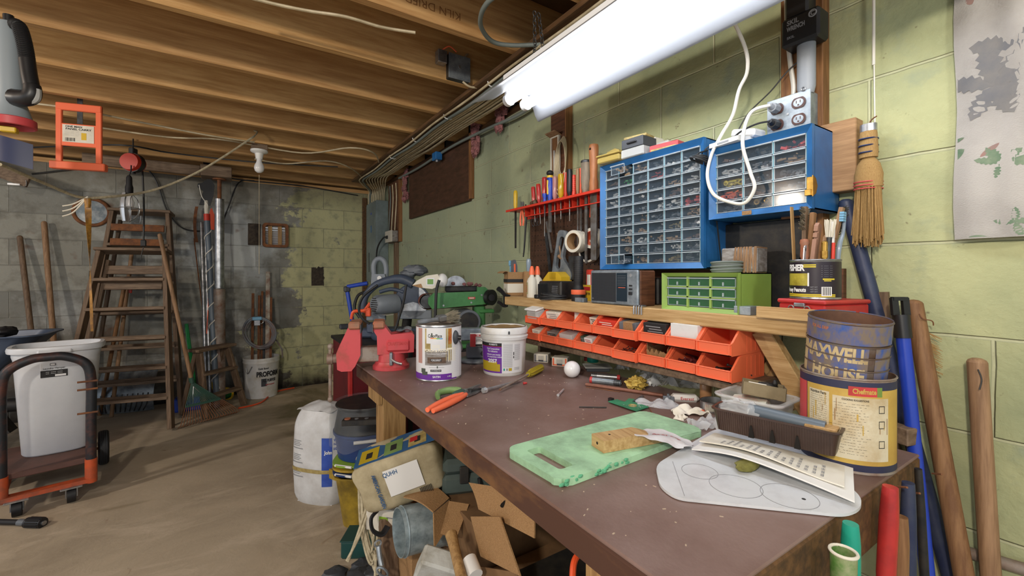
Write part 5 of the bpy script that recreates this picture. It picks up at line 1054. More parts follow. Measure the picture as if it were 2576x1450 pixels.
def f(b):
 b.use('white_plastic').cyl((0, 0, 0), (0, 0, .165), .0055, n=12);b.use('off_white')
 for i in range(60):a=i*.7;b.cyl((-.012+.006*cos(a), .006*sin(a), .13), (-.012+.010*cos(a), .010*sin(a), .165+.004*sin(i)), .0012, n=4)
 b.use('steel_dark').cyl((-.012, 0, .02), (-.012, 0, .13), .005, n=10)
stick('paint_brush', RGT, .024, .05, RGT, f, 'pale bristled brush beside a white plastic rod', 'brush')
def f(b):b.use('brass').cyl((0, 0, .02), (0, 0, .085), .007, n=16).cyl((0, 0, .085), (0, 0, .10), .009, n=6).cyl((0, 0, .10), (0, 0, .118), .0075, n=16).ell((0, 0, .118), (.0075, .0075, .005), 14, 8).cyl((0, 0, 0), (0, 0, .02), .004)
stick('brass_nozzle', RGT-.5, .022, .0, 0, f, 'brass hose nozzle standing in the peanut can', 'nozzle')
def f(b):b.use('red_plastic').cyl((0, 0, 0), (0, 0, .118), .004, n=10)
stick('red_pencil', RGT-.25, .032, .02, RGT, f, 'red stick beside the brass nozzle', 'stick')
def f(b):
 b.use('clear_handle').tube([(0, 0, 0), (.002, 0, .06), (.004, 0, .11), (.018, 0, .14), (.020, 0, .165), (.018, 0, .185)], [.004, .004, .005, .0035, .0035, .004], n=8);b.use('blue_pale')
 for k in range(4):b.bx(.004, .017, -.004, .004, .165+k*.0055, .1695+k*.0055)
stick('toothbrush', RGT-.1, .036, .06, RGT, f, 'clear handled toothbrush with blue bristles at the peanut can rim', 'toothbrush')
def f(b):b.use('chrome').bx(-.007, .007, -.001, .001, 0, .108).cyl((0, -.001, .108), (0, .001, .108), .007, n=14)
stick('putty_knife', RGT+pi+.5, .026, .06, RGT, f, 'short shiny steel blade at the front of the peanut can', 'blade')
b=MB('teal_plastic', loc(1.275, .545, 1.175)@rotm(.5, 0, 0)).tube([(0, 0, -.12), (0, 0, -.06), (0, 0, .0)], .004, n=8);b.use('bristle').box((-.006, 0, .02), (.014, .012, .05), .004).use('pine').box((.003, 0, .02), (.006, .014, .055), .002);one('scrub_brush', b, 'small teal handled brush hung on the dark board behind the can', 'brush')
# ---------------------------------------------------------------- orange tool rack with its tools
RZ0=H+.326;XR=1.225
t=thing('tool_rack', 'orange plastic tool rack strip mounted on the pegboard', 'tool rack', (1.24, 1.53, RZ0))
MB('red_plastic').bx(-.055, .042, -.355, .345, -.004, 0, .001).build('top_plate', t);MB('red_plastic').bx(-.057, -.053, -.355, .345, -.008, .003, .001).build('lip', t)
MB('red_plastic').bx(-.03, .042, -.35, .20, -.045, -.041).build('lower_plate', t);b=MB('red_plastic');[b.bx(-.03, .042, -.34+k*.05, -.338+k*.05, -.042, -.003)for k in range(12)];b.bx(.039, .042, -.35, .30, -.045, 0);b.build('web', t)
mk('red_clear', 'c23a38', .15, alpha=.85);mk('pink_clear', 'c08a86', .15, alpha=.8);mk('yellow_clear', 'cba21e', .12, alpha=.85);mk('blue_plastic', '2446b0', .35);mk('grey_wood', '8f8270', .7, hx2='6e6253', vs=20, stretch=(2, 2, .5));mk('blade', '8d8f90', .4, .7, hx2='6f665c', vs=18)
def tool(name, u, vt, vb, X, label, cat, hmat, hr, bmat='blade', bw=.003, bt=.003, prof=None, tip=None, zlift=0, lean=0.0):
 """tool hanging through the rack: handle above, blade below"""
 y=yat(u, X);zt=zat(u, vt, X)-RZ0;zb=zat(u, vb, X)-RZ0
 t=thing(name, label, cat, (X, y, RZ0+.0004), rot=(lean, 0, 0));h=zt
 pr=prof or[(0, .0), (.55, .0), (.62, .04), (.8, .12), (1, .3), (1, .8), (.9, .95), (.6, 1), (0, 1)]
 MB(hmat).lathe([(hr*a, h*c)for a, c in pr], 16).build('handle', t)
 b=MB(bmat)
 if bt==bw:b.cyl((0, 0, .002), (0, 0, zb), bw, bw*.75, 10)
 else:b.prism([(-bw, .002), (bw, .002), (bw*.8, zb), (-bw*.8, zb)], -bt, bt, 'x')
 b.build('blade', t)
 return t, h
R0=[(0, 0), (.5, 0), (.5, .08), (.8, .16), (1, .25), (1, .92), (.85, 1), (0, 1)]
tool('flat_file', 1297, 480, 625, 1.225, 'long black rasp with a yellow handle at the rack end', 'file', 'yellow_plastic', .011, 'iron_black', .007, .0018, lean=0)
t, h=tool('screwdriver', 1344, 470, 560, 1.22, 'red clear screwdriver beside the yellow capped one', 'screwdriver', 'red_clear', .0105, bw=.0028, bt=.0028, prof=R0, lean=-.10)
t, h=tool('screwdriver', 1357, 463, 565, 1.215, 'red clear screwdriver with a yellow cap', 'screwdriver', 'red_clear', .011, bw=.0026, bt=.0026, prof=R0, lean=-.10);MB('yellow_plastic').cyl((0, 0, h-.008), (0, 0, h+.001), .0105, .009, 16).build('cap', t)
t, h=tool('screwdriver', 1370, 447, 595, 1.235, 'tall red clear screwdriver behind the short blue one', 'screwdriver', 'red_clear', .013, bw=.003, bt=.003, prof=R0)
tool('nut_driver', 1370.5, 488, 545, 1.205, 'short dark blue handled driver at the rack front', 'screwdriver', 'blue_plastic', .012, 'steel_dark', .004, .004, prof=[(0, 0), (.7, 0), (.75, .3), (.7, .5), (1, .75), (1, 1), (0, 1)])
t, h=tool('ratchet_driver', 1383.5, 427, 585, 1.212, 'blue and yellow ratchet screwdriver with a black ball end', 'screwdriver', 'blue_plastic', .0155, bw=.008, bt=.004, prof=[(0, 0), (.6, 0), (.7, .1), (.9, .3), (1, .5), (.85, .75), (.6, .8), (0, .8)]);MB('black_rubber').ell((0, 0, h*.89), (.0165, .0165, .013), 18, 12).build('ball', t);MB('yellow_plastic').box((-.0135, 0, h*.45), (.006, .011, h*.45), .003).cyl((0, 0, h*.74), (0, 0, h*.81), .0145, n=18).build('inlay', t)
t, h=tool('screwdriver', 1396, 445, 560, 1.225, 'pale pink clear screwdriver next to the ball ended ratchet driver', 'screwdriver', 'pink_clear', .012, bw=.003, bt=.003, prof=R0)
tool('screwdriver', 1411, 439, 552, 1.22, 'yellow clear screwdriver in the rack middle', 'screwdriver', 'yellow_clear', .0135, bw=.0032, bt=.0032, prof=R0)
tool('flat_tool', 1423, 434, 525, 1.24, 'flat red plastic handled tool behind the black screwdriver', 'tool', 'red_plastic', .0115, bw=.002, bt=.002, prof=[(0, 0), (.6, 0), (.8, .1), (1, .3), (1, .98), (0, 1)])
tool('screwdriver', 1433, 427, 557, 1.215, 'long black handled screwdriver among the red ones', 'screwdriver', 'black_plastic', .013, bw=.003, bt=.003, prof=R0)
t, h=tool('hex_set', 1443.5, 441, 520, 1.23, 'red ridged hex key holder beside the black screwdriver', 'tool', 'red_plastic', .010, 'steel_dark', .002, .002, prof=[(0, 0), (1, 0), (1, .95), (.8, 1), (0, 1)]);b=MB('orange_light');[b.torus((0, 0, h*(.25+.09*k)), .0101, .0009, n=18, m=5)for k in range(8)];b.build('ridges', t)
tool('flat_file', 1453.5, 425, 623, 1.222, 'long slim file with a plain tan wooden handle', 'file', 'handle_tan', .0085, bw=.0032, bt=.0018, prof=[(0, 0), (.5, 0), (.6, .1), (.9, .25), (1, .5), (.95, .9), (.7, 1), (0, 1)])
tool('flat_file', 1461, 424, 596, 1.235, 'file with an orange handle beside the tan one', 'file', 'orange_plastic', .0085, bw=.006, bt=.002, prof=[(0, 0), (.6, 0), (.8, .1), (1, .3), (1, .9), (.7, 1), (0, 1)])
t, h=tool('large_file', 1474.5, 405, 663, 1.222, 'big file with a fat weathered grey handle', 'file', 'grey_wood', .0215, bw=.0075, bt=.0025, prof=[(0, 0), (.7, 0), (.75, .12), (.95, .2), (.9, .28), (1, .4), (1, .95), (.9, 1), (0, 1)]);MB('steel_dark').lathe([(.0216, h*.93), (.022, h*.94), (.022, h*.99), (.019, h*1.01), (0, h*1.01)], 18).build('cap', t)
t, h=tool('hand_saw', 1493.5, 365, 655, 1.215, 'long tool with a tall turned brown handle next to the blue cabinet', 'tool', 'jaw_wood' if 0 else mk('turned', 'b4764a', .45, hx2='9a6038', vs=10, stretch=(6, 6, 1)), .0195, bw=.019, bt=.0015, prof=[(0, 0), (.9, 0), (1, .06), (.9, .14), (.95, .2), (.75, .32), (.85, .6), (1, .85), (1, .96), (.9, 1), (0, 1)]);MB('dark_gap').cyl((-.0196, 0, h*.9), (-.0188, 0, h*.9), .005, n=12).build('hang_hole', t)
# pliers and small odds at the far end of the rack
y=yat(1313, 1.215);t=thing('wire_stripper', 'grey wire stripper with orange handles hung in the rack', 'pliers', (1.215, y, RZ0+.0005))
b=MB('steel').prism([(-.012, .0), (.004, 0), (.012, .038), (.004, .036), (-.002, .014), (-.010, .036), (-.016, .03)], -.003, .003, 'x');b.build('jaw', t)
for s in(1, -1):MB('orange_light').tube([(0, s*.004, -.006), (0, s*.010, -.03), (0, s*.014, -.06), (0, s*.010, -.085)], [.004, .005, .005, .004], n=8).build('handle', t)
b=MB('iron_black', loc(1.225, yat(1325, 1.225), RZ0)).tube([(0, .01, .02), (0, 0, -.03), (0, .01, -.10), (0, .022, -.20), (0, .03, -.24)], [.004, .005, .005, .004, .003], n=8);one('pry_bar', b, 'thin black bent pry bar hanging below the far end of the rack', 'bar')
b=MB(mk('dark_wood', '6a5138', .6, hx2='4c3a28', vs=20), loc(1.215, yat(1336, 1.215), RZ0+.0155)@rotm(0, 0, .25)).lathe([(0, -.022), (.010, -.02), (.012, -.008), (.009, .0), (.014, .006), (.015, .016), (.009, .022), (0, .024)], 16);b2=MB('steel');o=one('wood_spindle', b, 'dark wooden turned knob lying on the rack', 'knob');o.data.transform(rotm(pi/2, 0, 0));o.location.z=RZ0+.0152
b=MB('steel_dark');y0=yat(1340, 1.22)
for k in range(3):b.tube([(1.222, y0-k*.02, RZ0-.047), (1.215, y0-k*.02+.004, RZ0-.075), (1.22, y0-.008-k*.02, RZ0-.095), (1.228, y0-.012-k*.02, RZ0-.07)], .0012, n=5)
one('wire_hooks', b, 'thin wire hooks dangling under the far end of the rack', 'hook')
one('orange_grip', MB('orange_plastic', loc(1.245, yat(1487, 1.245), 0)).tube([(0, 0, H+.322), (0, 0, H+.27), (0, .004, H+.235)], [.004, .006, .005], n=8), 'short orange handle hanging behind the saw blade', 'handle')
# pegboard hangings: drywall saw handle, tape rolls, dark square
t=thing('panel_saw', 'grey aluminium saw handle hanging on the pegboard', 'saw', (1.262, yat(1412, 1.262), H+.03));
b=MB('galv');out=[(.055, .0), (.03, .10), (.012, .165), (-.03, .165), (-.045, .14), (-.02, .05), (-.05, .01), (-.075, -.03), (-.06, -.06), (.05, -.04)]
sm=spline([(a, c, 0)for a, c in out], 4, True);o_=[(p.x, p.y)for p in sm];i_=spline([(.030, .02, 0), (.014, .09, 0), (.0, .135, 0), (-.022, .138, 0), (-.028, .12, 0), (-.005, .06, 0), (-.004, .02, 0), (-.0, -.0, 0), (.012, -.008, 0), (.026, .0, 0)], 4, True)
vs=[(x, a, c)for x in(-.008, .008)for L_ in(o_, [(p.x, p.y)for p in i_])for a, c in L_];n=len(o_);F=[]
for i in range(n):j=(i+1)%n;F+=[(i, j, n+j, n+i), (2*n+i, 3*n+i, 3*n+j, 2*n+j), (i, 2*n+i, 2*n+j, j), (n+i, n+j, 3*n+j, 3*n+i)]
b.add(vs, F);b.build('grip', t);MB('steel_dark').bx(-.004, .004, -.10, -.055, -.055, .05).build('blade', t)
def taperoll(u, v, X, R1, R2, w, label, core='card', tilt=0):
 p=atX(u, v, X);t=thing('tape_roll', label, 'tape', (X, p.y, p.z), rot=(0, -pi/2+tilt, .12))
 MB('off_white').lathe([(R2, -w/2), (R1, -w/2), (R1, w/2), (R2, w/2)], 36, closed=True).build('tape', t);MB(core).lathe([(R2-.002, -w/2), (R2, -w/2), (R2, w/2), (R2-.002, w/2)], 36, closed=True).build('core', t)
taperoll(1450, 608, 1.225, .047, .035, .045, 'white tape roll hanging below the file blades');taperoll(1494, 600, 1.25, .042, .030, .04, 'white tape roll with an orange core half behind the saw blade', 'orange_light');taperoll(1482, 632, 1.262, .048, .040, .025, 'grey tape roll behind the two white ones', 'steel_dark')
one('curved_saw', MB('steel_dark', loc(1.272, yat(1382, 1.272), H+.05)).sheet(lambda a, c:(0, .03-.05*a+.02*(c-.5), .15-.28*a+.02*sin(a*3)), 14, 3, .003), 'dark curved blade hanging on the pegboard beside the saw handle', 'blade')
b=MB('blade', loc(1.25, yat(1378, 1.25), H+.2)).beam((0, .01, .05), (0, -.03, -.10), .002, .014);one('steel_rule', b, 'short grey rasp strip hanging on the pegboard', 'rasp')
b=MB('handle_tan').tube([(1.265, yat(1402, 1.265), H+.19), (1.262, yat(1408, 1.262), H+.12), (1.262, yat(1411, 1.262), H+.08)], .004, n=8).cyl((1.262, yat(1406, 1.262), H+.083), (1.262, yat(1416, 1.262), H+.069), .009, n=12);one('small_hammer', b, 'small wooden mallet hanging in front of the saw handle', 'mallet')
# thermometer, wire coil, white strip on the dark post
y=yat(1397, 1.255);z0, z1=H+.33, zat(1397, 347, 1.255);t=thing('thermometer', 'wood and white framed wall thermometer above the tool rack', 'thermometer', (1.255, y, z0))
hh=z1-z0;MB('post_brown').bx(-.002, .010, -.022, .022, 0, hh, .001).build('back', t);b=MB('off_white').bx(-.006, .006, -.03, -.022, 0, hh).bx(-.006, .006, .022, .03, 0, hh).bx(-.006, .006, -.03, .03, hh, hh+.006);b.build('frame', t);MB('clear_soft').cyl((-.006, 0, .01), (-.006, 0, hh*.8), .005, n=12).cyl((-.0062, .0, hh*.35), (-.0062, 0, hh*.8), .0025, n=8).build('glass_tube', t)
one('tan_card', MB('handle_tan', loc(1.245, yat(1392, 1.245), zat(1390, 342, 1.245))@rotm(.0, .35, 0)).box((0, 0, .004), (.05, .075, .007), .003), 'thin rounded tan card resting on top of the thermometer', 'card')
b=MB('cream_cable');y=yat(1417, 1.248);z=zat(1417, 390, 1.248);rr=random.Random(8)
for k in range(7):b.tube([(1.248-.003*k+.004*sin(q), y+(.026+.002*k)*cos(q)+.004, z+.0+(.085+.006*k)*sin(q)-.01*k)for q in[2*pi*j/20 for j in range(20)]], .0019, n=5, k=2, closed=True)
one('wire_coil', b, 'coil of thin tan wire hung on the dark wall post', 'wire');one('white_strip', MB('white_plastic').bx(1.2515, 1.2645, yat(1424, 1.255), yat(1408, 1.255), H+.33, H+.45, .001), 'white strip on the dark post behind the wire coil', 'strip')
# ---------------------------------------------------------------- things on the big blue cabinet
ZA=H+.400;
def ct(u, X=1.20):return Vector((X, yat(u, X), ZA))
mk('amber_clear', 'c2ab62', .2, alpha=.7)
p=ct(1548, 1.17);t=thing('clear_case', 'yellowed clear flat case at the far end of the blue cabinet top', 'case', p, .1);MB('amber_clear').box((0, 0, .012), (.09, .10, .022), .004).build('base', t);MB('amber_clear').box((0, 0, .029), (.094, .105, .006), .002).build('lid', t)
p=ct(1556, 1.22);one('clear_case', MB('amber_clear', loc(p.x, p.y, ZA+.0325)).prism([(-.03, 0), (.035, 0), (.03, .028), (-.01, .034), (-.03, .025)], -.03, .03, 'x'), 'yellowed clear lidded case stacked on the flat yellowed case', 'case')
p=ct(1608, 1.18);t=thing('clear_case', 'clear case of fasteners under the dark grey drawer box', 'case', p, .05);MB('clear_soft').box((0, 0, .0155), (.08, .095, .03), .003).build('base', t);MB('hw_grey').box((0, .0, .008), (.06, .08, .01), .002).build('contents', t);
one('grey_drawer_box', MB('dark_grey', loc(p.x, p.y+.002, ZA+.0315)@rotm(0, 0, .05)).box((0, 0, .017), (.075, .09, .033), .002).use('black_plastic').box((-.040, .0, .018), (.006, .04, .006), .002), 'dark grey drawer box stacked on the clear case', 'box')
one('worn_carton', MB('label_tan', loc(p.x+.01, p.y+.004, ZA+.0652)@rotm(0, 0, .2)).box((0, 0, .005), (.075, .085, .01), .002), 'worn tan carton lid on the dark grey drawer box', 'lid');one('tan_carton', MB('off_white', loc(1.24, yat(1640, 1.24), ZA+.001)).box((0, 0, .036), (.05, .065, .071), .003), 'pale worn carton standing behind the clear cases', 'carton');one('clear_box', MB('clear_soft', loc(1.245, yat(1658, 1.245)-.03, ZA+.0005)).box((0, 0, .025), (.05, .05, .05), .003), 'clear plastic box behind the pink carton', 'box')
p=ct(1685, 1.20);t=thing('pink_carton', 'worn pink carton lying on the blue cabinet top', 'carton', p, .12);MB('red_worn').box((0, 0, .011), (.08, .10, .021), .002).build('box', t);MB('label_tan').bx(-.0405, -.0395, -.045, .045, .002, .008).build('worn_edge', t)
# ---------------------------------------------------------------- outlet box, plugs and cords
t=thing('outlet_box', 'galvanised steel box with four brown sockets on the wooden post', 'outlet', (1.22, .5478, H+.368));zb=.098
MB('galv').bx(0, .0445, -.0505, .0505, 0, zb, .003).build('box', t);MB('galv').bx(-.003, -.0003, -.0525, .0525, -.001, zb+.001, .001).build('cover', t)
mk('socket_brown', '4a2f2a', .3)
for yy in(.026, -.026):
 for zz in(.071, .029):
  b=MB('socket_brown').prism([(yy+.0165*cos(q), zz+min(.0135, max(-.0135, .0165*sin(q))))for q in[2*pi*k/28 for k in range(28)]], -.0058, -.0032, 'x');b.use('galv');
  b.prism([(yy+.012*cos(q), zz+.010*sin(q))for q in[2*pi*k/20 for k in range(20)]], -.0066, -.0057, 'x');b.use('socket_brown');b.bx(-.0070, -.006, yy-.0055, yy-.0035, zz-.001, zz+.006).bx(-.0070, -.006, yy+.0035, yy+.0055, zz-.001, zz+.006).cyl((-.0070, yy, zz-.006), (-.006, yy, zz-.006), .0022, n=10);b.build('socket', t)
MB('steel').cyl((-.005, 0, .05), (-.002, 0, .05), .003, n=12).build('screw', t)
zo=H+.368;P1=Vector((1.2125, .574, zo+.071));P2_=Vector((1.2125, .574, zo+.029))
def plug(P, mat, label, cable, pts, r):
 t=thing('power_plug', label, 'plug', P);MB(mat).cyl((0, 0, 0), (-.024, 0, 0), .013, .012, 8).cyl((-.024, 0, 0), (-.034, 0, .003), .008, .005, 10).build('body', t)
 MB(cable).tube([(-.033, 0, .003)]+[tuple(Vector(q)-P)for q in pts], r, n=8, k=8).build('cord', t);return t
plug(P1, 'grey_plastic', 'grey plug with the long white flat cord in the upper socket', 'white_cable', [(1.155, .612, zo+.06), (1.128, .618, zo-.02), (1.135, .602, zo-.10), (1.130, .588, zo-.145), (1.128, .610, zo-.180), (1.128, .648, zo-.175), (1.130, .70, zo-.145), (1.134, .722, zo-.09), (1.142, .715, zo-.03), (1.148, .69, zo+.02), (1.155, .66, zo+.07), (1.150, .640, zo+.13), (1.14, .612, zo+.17), (1.10, .60, zo+.225), (.98, .60, zo+.32)], .0046)
plug(P2_, 'black_plastic', 'black plug with thin dark cords in the lower socket', 'black_cable', [(1.165, .60, zo+.03), (1.16, .64, zo+.02), (1.19, .69, zo+.012), (1.165, .73, zo-.005), (1.13, .75, zo-.02), (1.135, .758, zo-.04)], .0026)
b=MB('black_cable');c0=Vector((1.135, .748, H+.328))
for k in range(4):b.torus(c0+Vector((0, 0, .003*k)), .017-.0015*k, .0026, (.3, .2*(k-1.5), 1), 22, 6, 1, 1.6)
one('cord_bundle', b, 'small tied bundle of thin dark cord between the two blue cabinets', 'cord')
b=MB('black_cable').tube([(1.255, .525, H+.70-.13), (1.24, .56, H+.54), (1.235, .60, H+.50), (1.225, .655, H+.455), (1.21, .68, H+.405), (1.195, .70, H+.385), (1.16, .735, H+.37), (1.15, .755, H+.345)], .0018, n=6);one('thin_cable', b, 'thin dark cord from the electric wrench to the cord bundle', 'cord')
b=MB('black_cable').tube([(1.175, .722, H+.365), (1.155, .733, H+.34), (1.2, .7335, H+.15), (1.22, .7335, H+.05), (1.225, .72, H-.02), (1.23, .70, H-.06)], .0024, n=6);one('thin_cable', b, 'dark cord hanging down beside the large blue cabinet', 'cord')
t=thing('charger_tray', 'white plastic power adapter lying on the small blue cabinet', 'adapter', (1.195, .668, H+.3585), -.15);MB('white_plastic').prism([(-.06, 0), (.06, 0), (.06, .012), (.03, .018), (-.06, .012)], -.045, .045, 'y').build('base', t);MB('white_plastic').box((.012, -.022, .032), (.05, .075, .022), .005, (.25, 0, 0)).build('head', t);MB('grey_plastic').bx(-.0608, -.06, -.018, .018, .003, .008).build('slot', t)
# cables down the post, wrench, plank, whisk, string, curtain
b=MB('white_cable').tube([(1.256, .570, ZT-.0), (1.255, .568, H+.70), (1.254, .560, H+.58), (1.248, .548, H+.50), (1.243, .548, H+.467)], .0085, n=8, flat=.6);one('flat_cable', b, 'thick white cable running down the wooden post into the outlet box', 'cable')
t=thing('power_wrench', 'black electric wrench with grey grip hung on the wooden post', 'tool', (1.232, .515, H+.47))
MB('black_plastic').box((0, 0, .155), (.058, .088, .075), .006).build('case', t);MB('grey_plastic').lathe([(0, 0), (.017, .002), (.021, .02), (.021, .14), (0, .14)], 20, c=(0, -.004, -.012), sx=.8).build('grip', t);MB('black_plastic').box((.005, .012, .25), (.05, .055, .12), .006).build('jaw_body', t)
b=MB('ink_grey');b.text('SKIL', .017, (-.0295, .015, .176), (0, -1, 0), (0, 0, 1), .03, w=.028).text('WRENCH', .016, (-.0295, .008, .160), (0, -1, 0), (0, 0, 1), .04, w=.042).text('SKIL', .009, (-.0295, .02, .138), (0, -1, 0), (0, 0, 1), .02, w=.018).torus((-.0295, -.030, .176), .008, .0018, (1, 0, 0), 20, 5);b.text('C', .014, (-.0296, -.03, .176), (0, -1, 0), (0, 0, 1), .03)
[b.text('--- ---- --', .006, (-.0205, .012, .285-k*.008), (0, -1, 0), (0, 0, 1), .01, w=.034)for k in range(5)];b.build('lettering', t);MB('steel').torus((-.017, -.004, .0), .0042, .0014, (1, 0, 0), 14, 5).build('ring', t)
one('backing_plank', MB(mk('plank_tan', 'b08a62', .7, hx2='94704c', vs=9, stretch=(1, 1, 12))).bx(1.262, XW-.0005, .416, .60, H+.205, H+.380, .002), 'plain tan wooden plank on the wall behind the small blue cabinet', 'plank')
mk('straw', 'b08f5a', .85, hx2='8d6c3e', vs=60, stretch=(30, 30, 2));y=yat(2182, 1.262)
t=thing('whisk_broom', 'straw whisk broom hanging on the wall beside the wooden plank', 'broom', (1.262, y-.002, H+.075));hb=.285
b=MB('straw').lathe([(.0, .20), (.018, .20), (.019, .215), (.017, .255), (.015, .27), (0, .272)], 18, sx=.8);b.build('handle', t);b=MB('navy_plastic');[b.torus((0, 0, z), .0185, .002, n=20, m=6, sx=.8)for z in(.212, .228, .244)];b.build('binding', t);MB('steel').lathe([(0, .262), (.0165, .262), (.0165, .279), (0, .281)], 18, sx=.8).build('cap', t);MB('rust').tube([(0, 0, .278), (-.004, -.008, .288), (-.008, -.018, .292)], .0015, n=5).build('nail', t)
b=MB('straw').lathe([(0, .195), (.012, .20), (.022, .185), (.028, .16), (.027, .13), (0, .12)], 22, sx=.7);rr=random.Random(5)
for i in range(190):
 a=rr.uniform(0, 2*pi);r0=.024*math.sqrt(rr.random());r1=r0*1.25+rr.uniform(-.002, .004);L=rr.uniform(-.012, .02)
 b.tube([(r0*cos(a)*.7, r0*sin(a), .175), (r0*1.1*cos(a)*.7, r0*1.1*sin(a), .10), (r1*cos(a)*.7, r1*sin(a)+rr.uniform(-.003, .003), L)], .0013, n=4, k=2)
b.build('bristles', t);b=MB('red_worn');[b.torus((0, 0, z), .0285, .0014, n=24, m=5, sx=.72)for z in(.126, .134, .142)];b.build('stitching', t)
b=MB('white_cable').tube([(1.285, yat(2198, 1.285), ZT), (1.285, yat(2198, 1.285), H+.5)], .0032, n=8, smooth=False).tube([(1.285, yat(2199, 1.285), H+.5), (1.283, yat(2203, 1.283), H+.22)], .0014, n=6, smooth=False).ell((1.283, yat(2203, 1.283), H+.215), (.006, .006, .006), 12, 8);one('pull_string', b, 'white pull string with a small knob hanging beside the whisk broom', 'string')
def curtain():
 m=bpy.data.materials.new('curtain_cloth');m.use_nodes=True;nt=m.node_tree;P=nt.nodes['Principled BSDF'];L=nt.links.new
 tc=N(nt, 'ShaderNodeTexCoord');n=N(nt, 'ShaderNodeTexNoise');n.inputs['Scale'].default_value=5;n.inputs['Detail'].default_value=6;L(tc.outputs['Object'], n.inputs['Vector'])
 r=N(nt, 'ShaderNodeValToRGB');r.color_ramp.elements[0].position=.35;r.color_ramp.elements[0].color=lin('8f8c88');r.color_ramp.elements[1].position=.6;r.color_ramp.elements[1].color=lin('b3b0ab');L(n.outputs[0], r.inputs[0]);L(r.outputs[0], P.inputs['Base Color']);P.inputs['Roughness'].default_value=.9
 mp=N(nt, 'ShaderNodeMapping');mp.inputs['Scale'].default_value=(1, 260, 420);L(tc.outputs['Object'], mp.inputs[0]);w=N(nt, 'ShaderNodeTexNoise');w.inputs['Scale'].default_value=1;L(mp.outputs[0], w.inputs['Vector']);bp=N(nt, 'ShaderNodeBump');bp.inputs['Strength'].default_value=.5;bp.inputs['Distance'].default_value=.002;L(w.outputs[0], bp.inputs['Height']);L(bp.outputs[0], P.inputs['Normal'])
 MATS['curtain']=m
curtain();mk('leaf_grey', '6e6f73', .9, hx2='7c7a78', vs=20);mk('leaf_dark', '5f7a62', .9, hx2='7f8f78', vs=24);mk('petal', 'a2766c', .9, hx2='8f7a74', vs=20)
yc0, yc1, zc0=-.35, yat(2401, 1.285), H+.073;fc=lambda y, z:1.284-.010*sin(y*34+z*1.2)*(.6+.4*sin(y*11))-.004*sin(y*90)
t=thing('curtain', 'grey woven curtain panel printed with leaves hanging on the wall', 'curtain', (1.284, -.05, zc0))
MB('curtain').sheet(lambda a, c:(fc(yc0+(yc1-yc0)*a, zc0+c*.95)-1.284, yc0+(yc1-yc0)*a+.05+.003*sin(c*14), c*(ZT-zc0)), 90, 12, .002).build('cloth', t)
def leaf(mat, cy, cz, L, w, ang, name='leaf_print', teeth=0):
 b=MB(mat);n=12;vs=[]
 for i in range(n+1):
  q=i/n;wd=w*sin(pi*q)**.7*(1-.35*(i%2)*teeth)*.5
  for s in(-1, 1):yy=cy+cos(ang)*L*(q-.0)-sin(ang)*wd*s;zz=cz+sin(ang)*L*q+cos(ang)*wd*s;yy=min(yy, yc1-.004);zz=max(zz, zc0+.003);vs.append((fc(yy, zz)-1.284-.0013, yy+.05, zz-zc0))
 b.add(vs, [(2*i, 2*i+1, 2*i+3, 2*i+2)for i in range(n)]);return b.build(name, t)
def cp(u, v):p=atX(u, v, 1.28);return p.y, p.z
cy, cz=cp(2500, 215)
for a, L, w in((2.9, .085, .03), (2.2, .075, .035), (3.7, .08, .03), (1.45, .095, .04), (.4, .08, .035), (4.3, .07, .04), (5.2, .07, .035)):leaf('leaf_grey', cy, cz, L, w, a, teeth=1)
cy, cz=cp(2560, 110)
for a, L, w in((2.6, .06, .04), (3.6, .07, .04), (.3, .07, .04)):leaf('leaf_grey', cy, cz, L, w, a, teeth=1)
cy, cz=cp(2520, 408)
for a, L, w in((3.3, .045, .018), (2.5, .035, .018), (.3, .04, .016), (1.0, .04, .02), (4.9, .035, .016), (3.0, .09, .006)):leaf('leaf_dark', cy, cz, L, w, a, teeth=1)
cy, cz=cp(2425, 375);leaf('leaf_dark', cy, cz, .04, .022, -.5);leaf('leaf_dark', cy, cz+.025, .05, .010, -.3);leaf('petal', cy-.05, cz+.0, .035, .010, -.7);cy, cz=cp(2420, 448);leaf('petal', cy, cz, .025, .008, .05)
cy, cz=cp(2555, 560);[leaf('leaf_dark', cy, cz, .03, .014, a, teeth=1)for a in(2.9, .2, 4.4, 1.6)];cy, cz=cp(2490, 598);leaf('leaf_dark', cy, cz, .03, .009, .1);cy, cz=cp(2445, 10);leaf('petal', cy, cz, .02, .012, 1.2)
# ---------------------------------------------------------------- far corner: electrical panel and boards
mk('panel_grey', '7d8b8c', .5, hx2='6b7878', vs=8);one('corner_post', MB('board_brown').bx(1.20, 1.245, YF-.04, YF-.0005, .15, 1.98, .002), 'brown upright strip at the far corner beside the electrical panel', 'post')
t=thing('breaker_box', 'tall grey steel electrical panel mounted near the far corner', 'electrical panel', (1.246, 4.435, H-.08))
MB('panel_grey').bx(-.059, .0585, -.185, .185, 0, .808, .004).build('box', t);MB('panel_grey').bx(-.064, -.0595, -.175, .175, .02, .79, .002).build('door', t);MB('blue_steel').bx(-.068, -.0645, -.02, .0, .5, .57, .001).build('latch', t);MB('iron_black').bx(-.0665, -.0645, .06, .075, .1, .3).build('slot', t);MB('blue_plastic').bx(-.066, -.0645, -.03, .01, .68, .70).build('badge', t)
one('wiring_plank', MB('walnut').bx(1.28, XW-.0005, 3.86, 4.17, H+.298, H+.87, .002).use('post_brown').bx(1.277, XW-.0005, 3.835, 3.859, H+.298, H+.87), 'dark plank on the wall between electrical panel and plywood cover', 'plank')
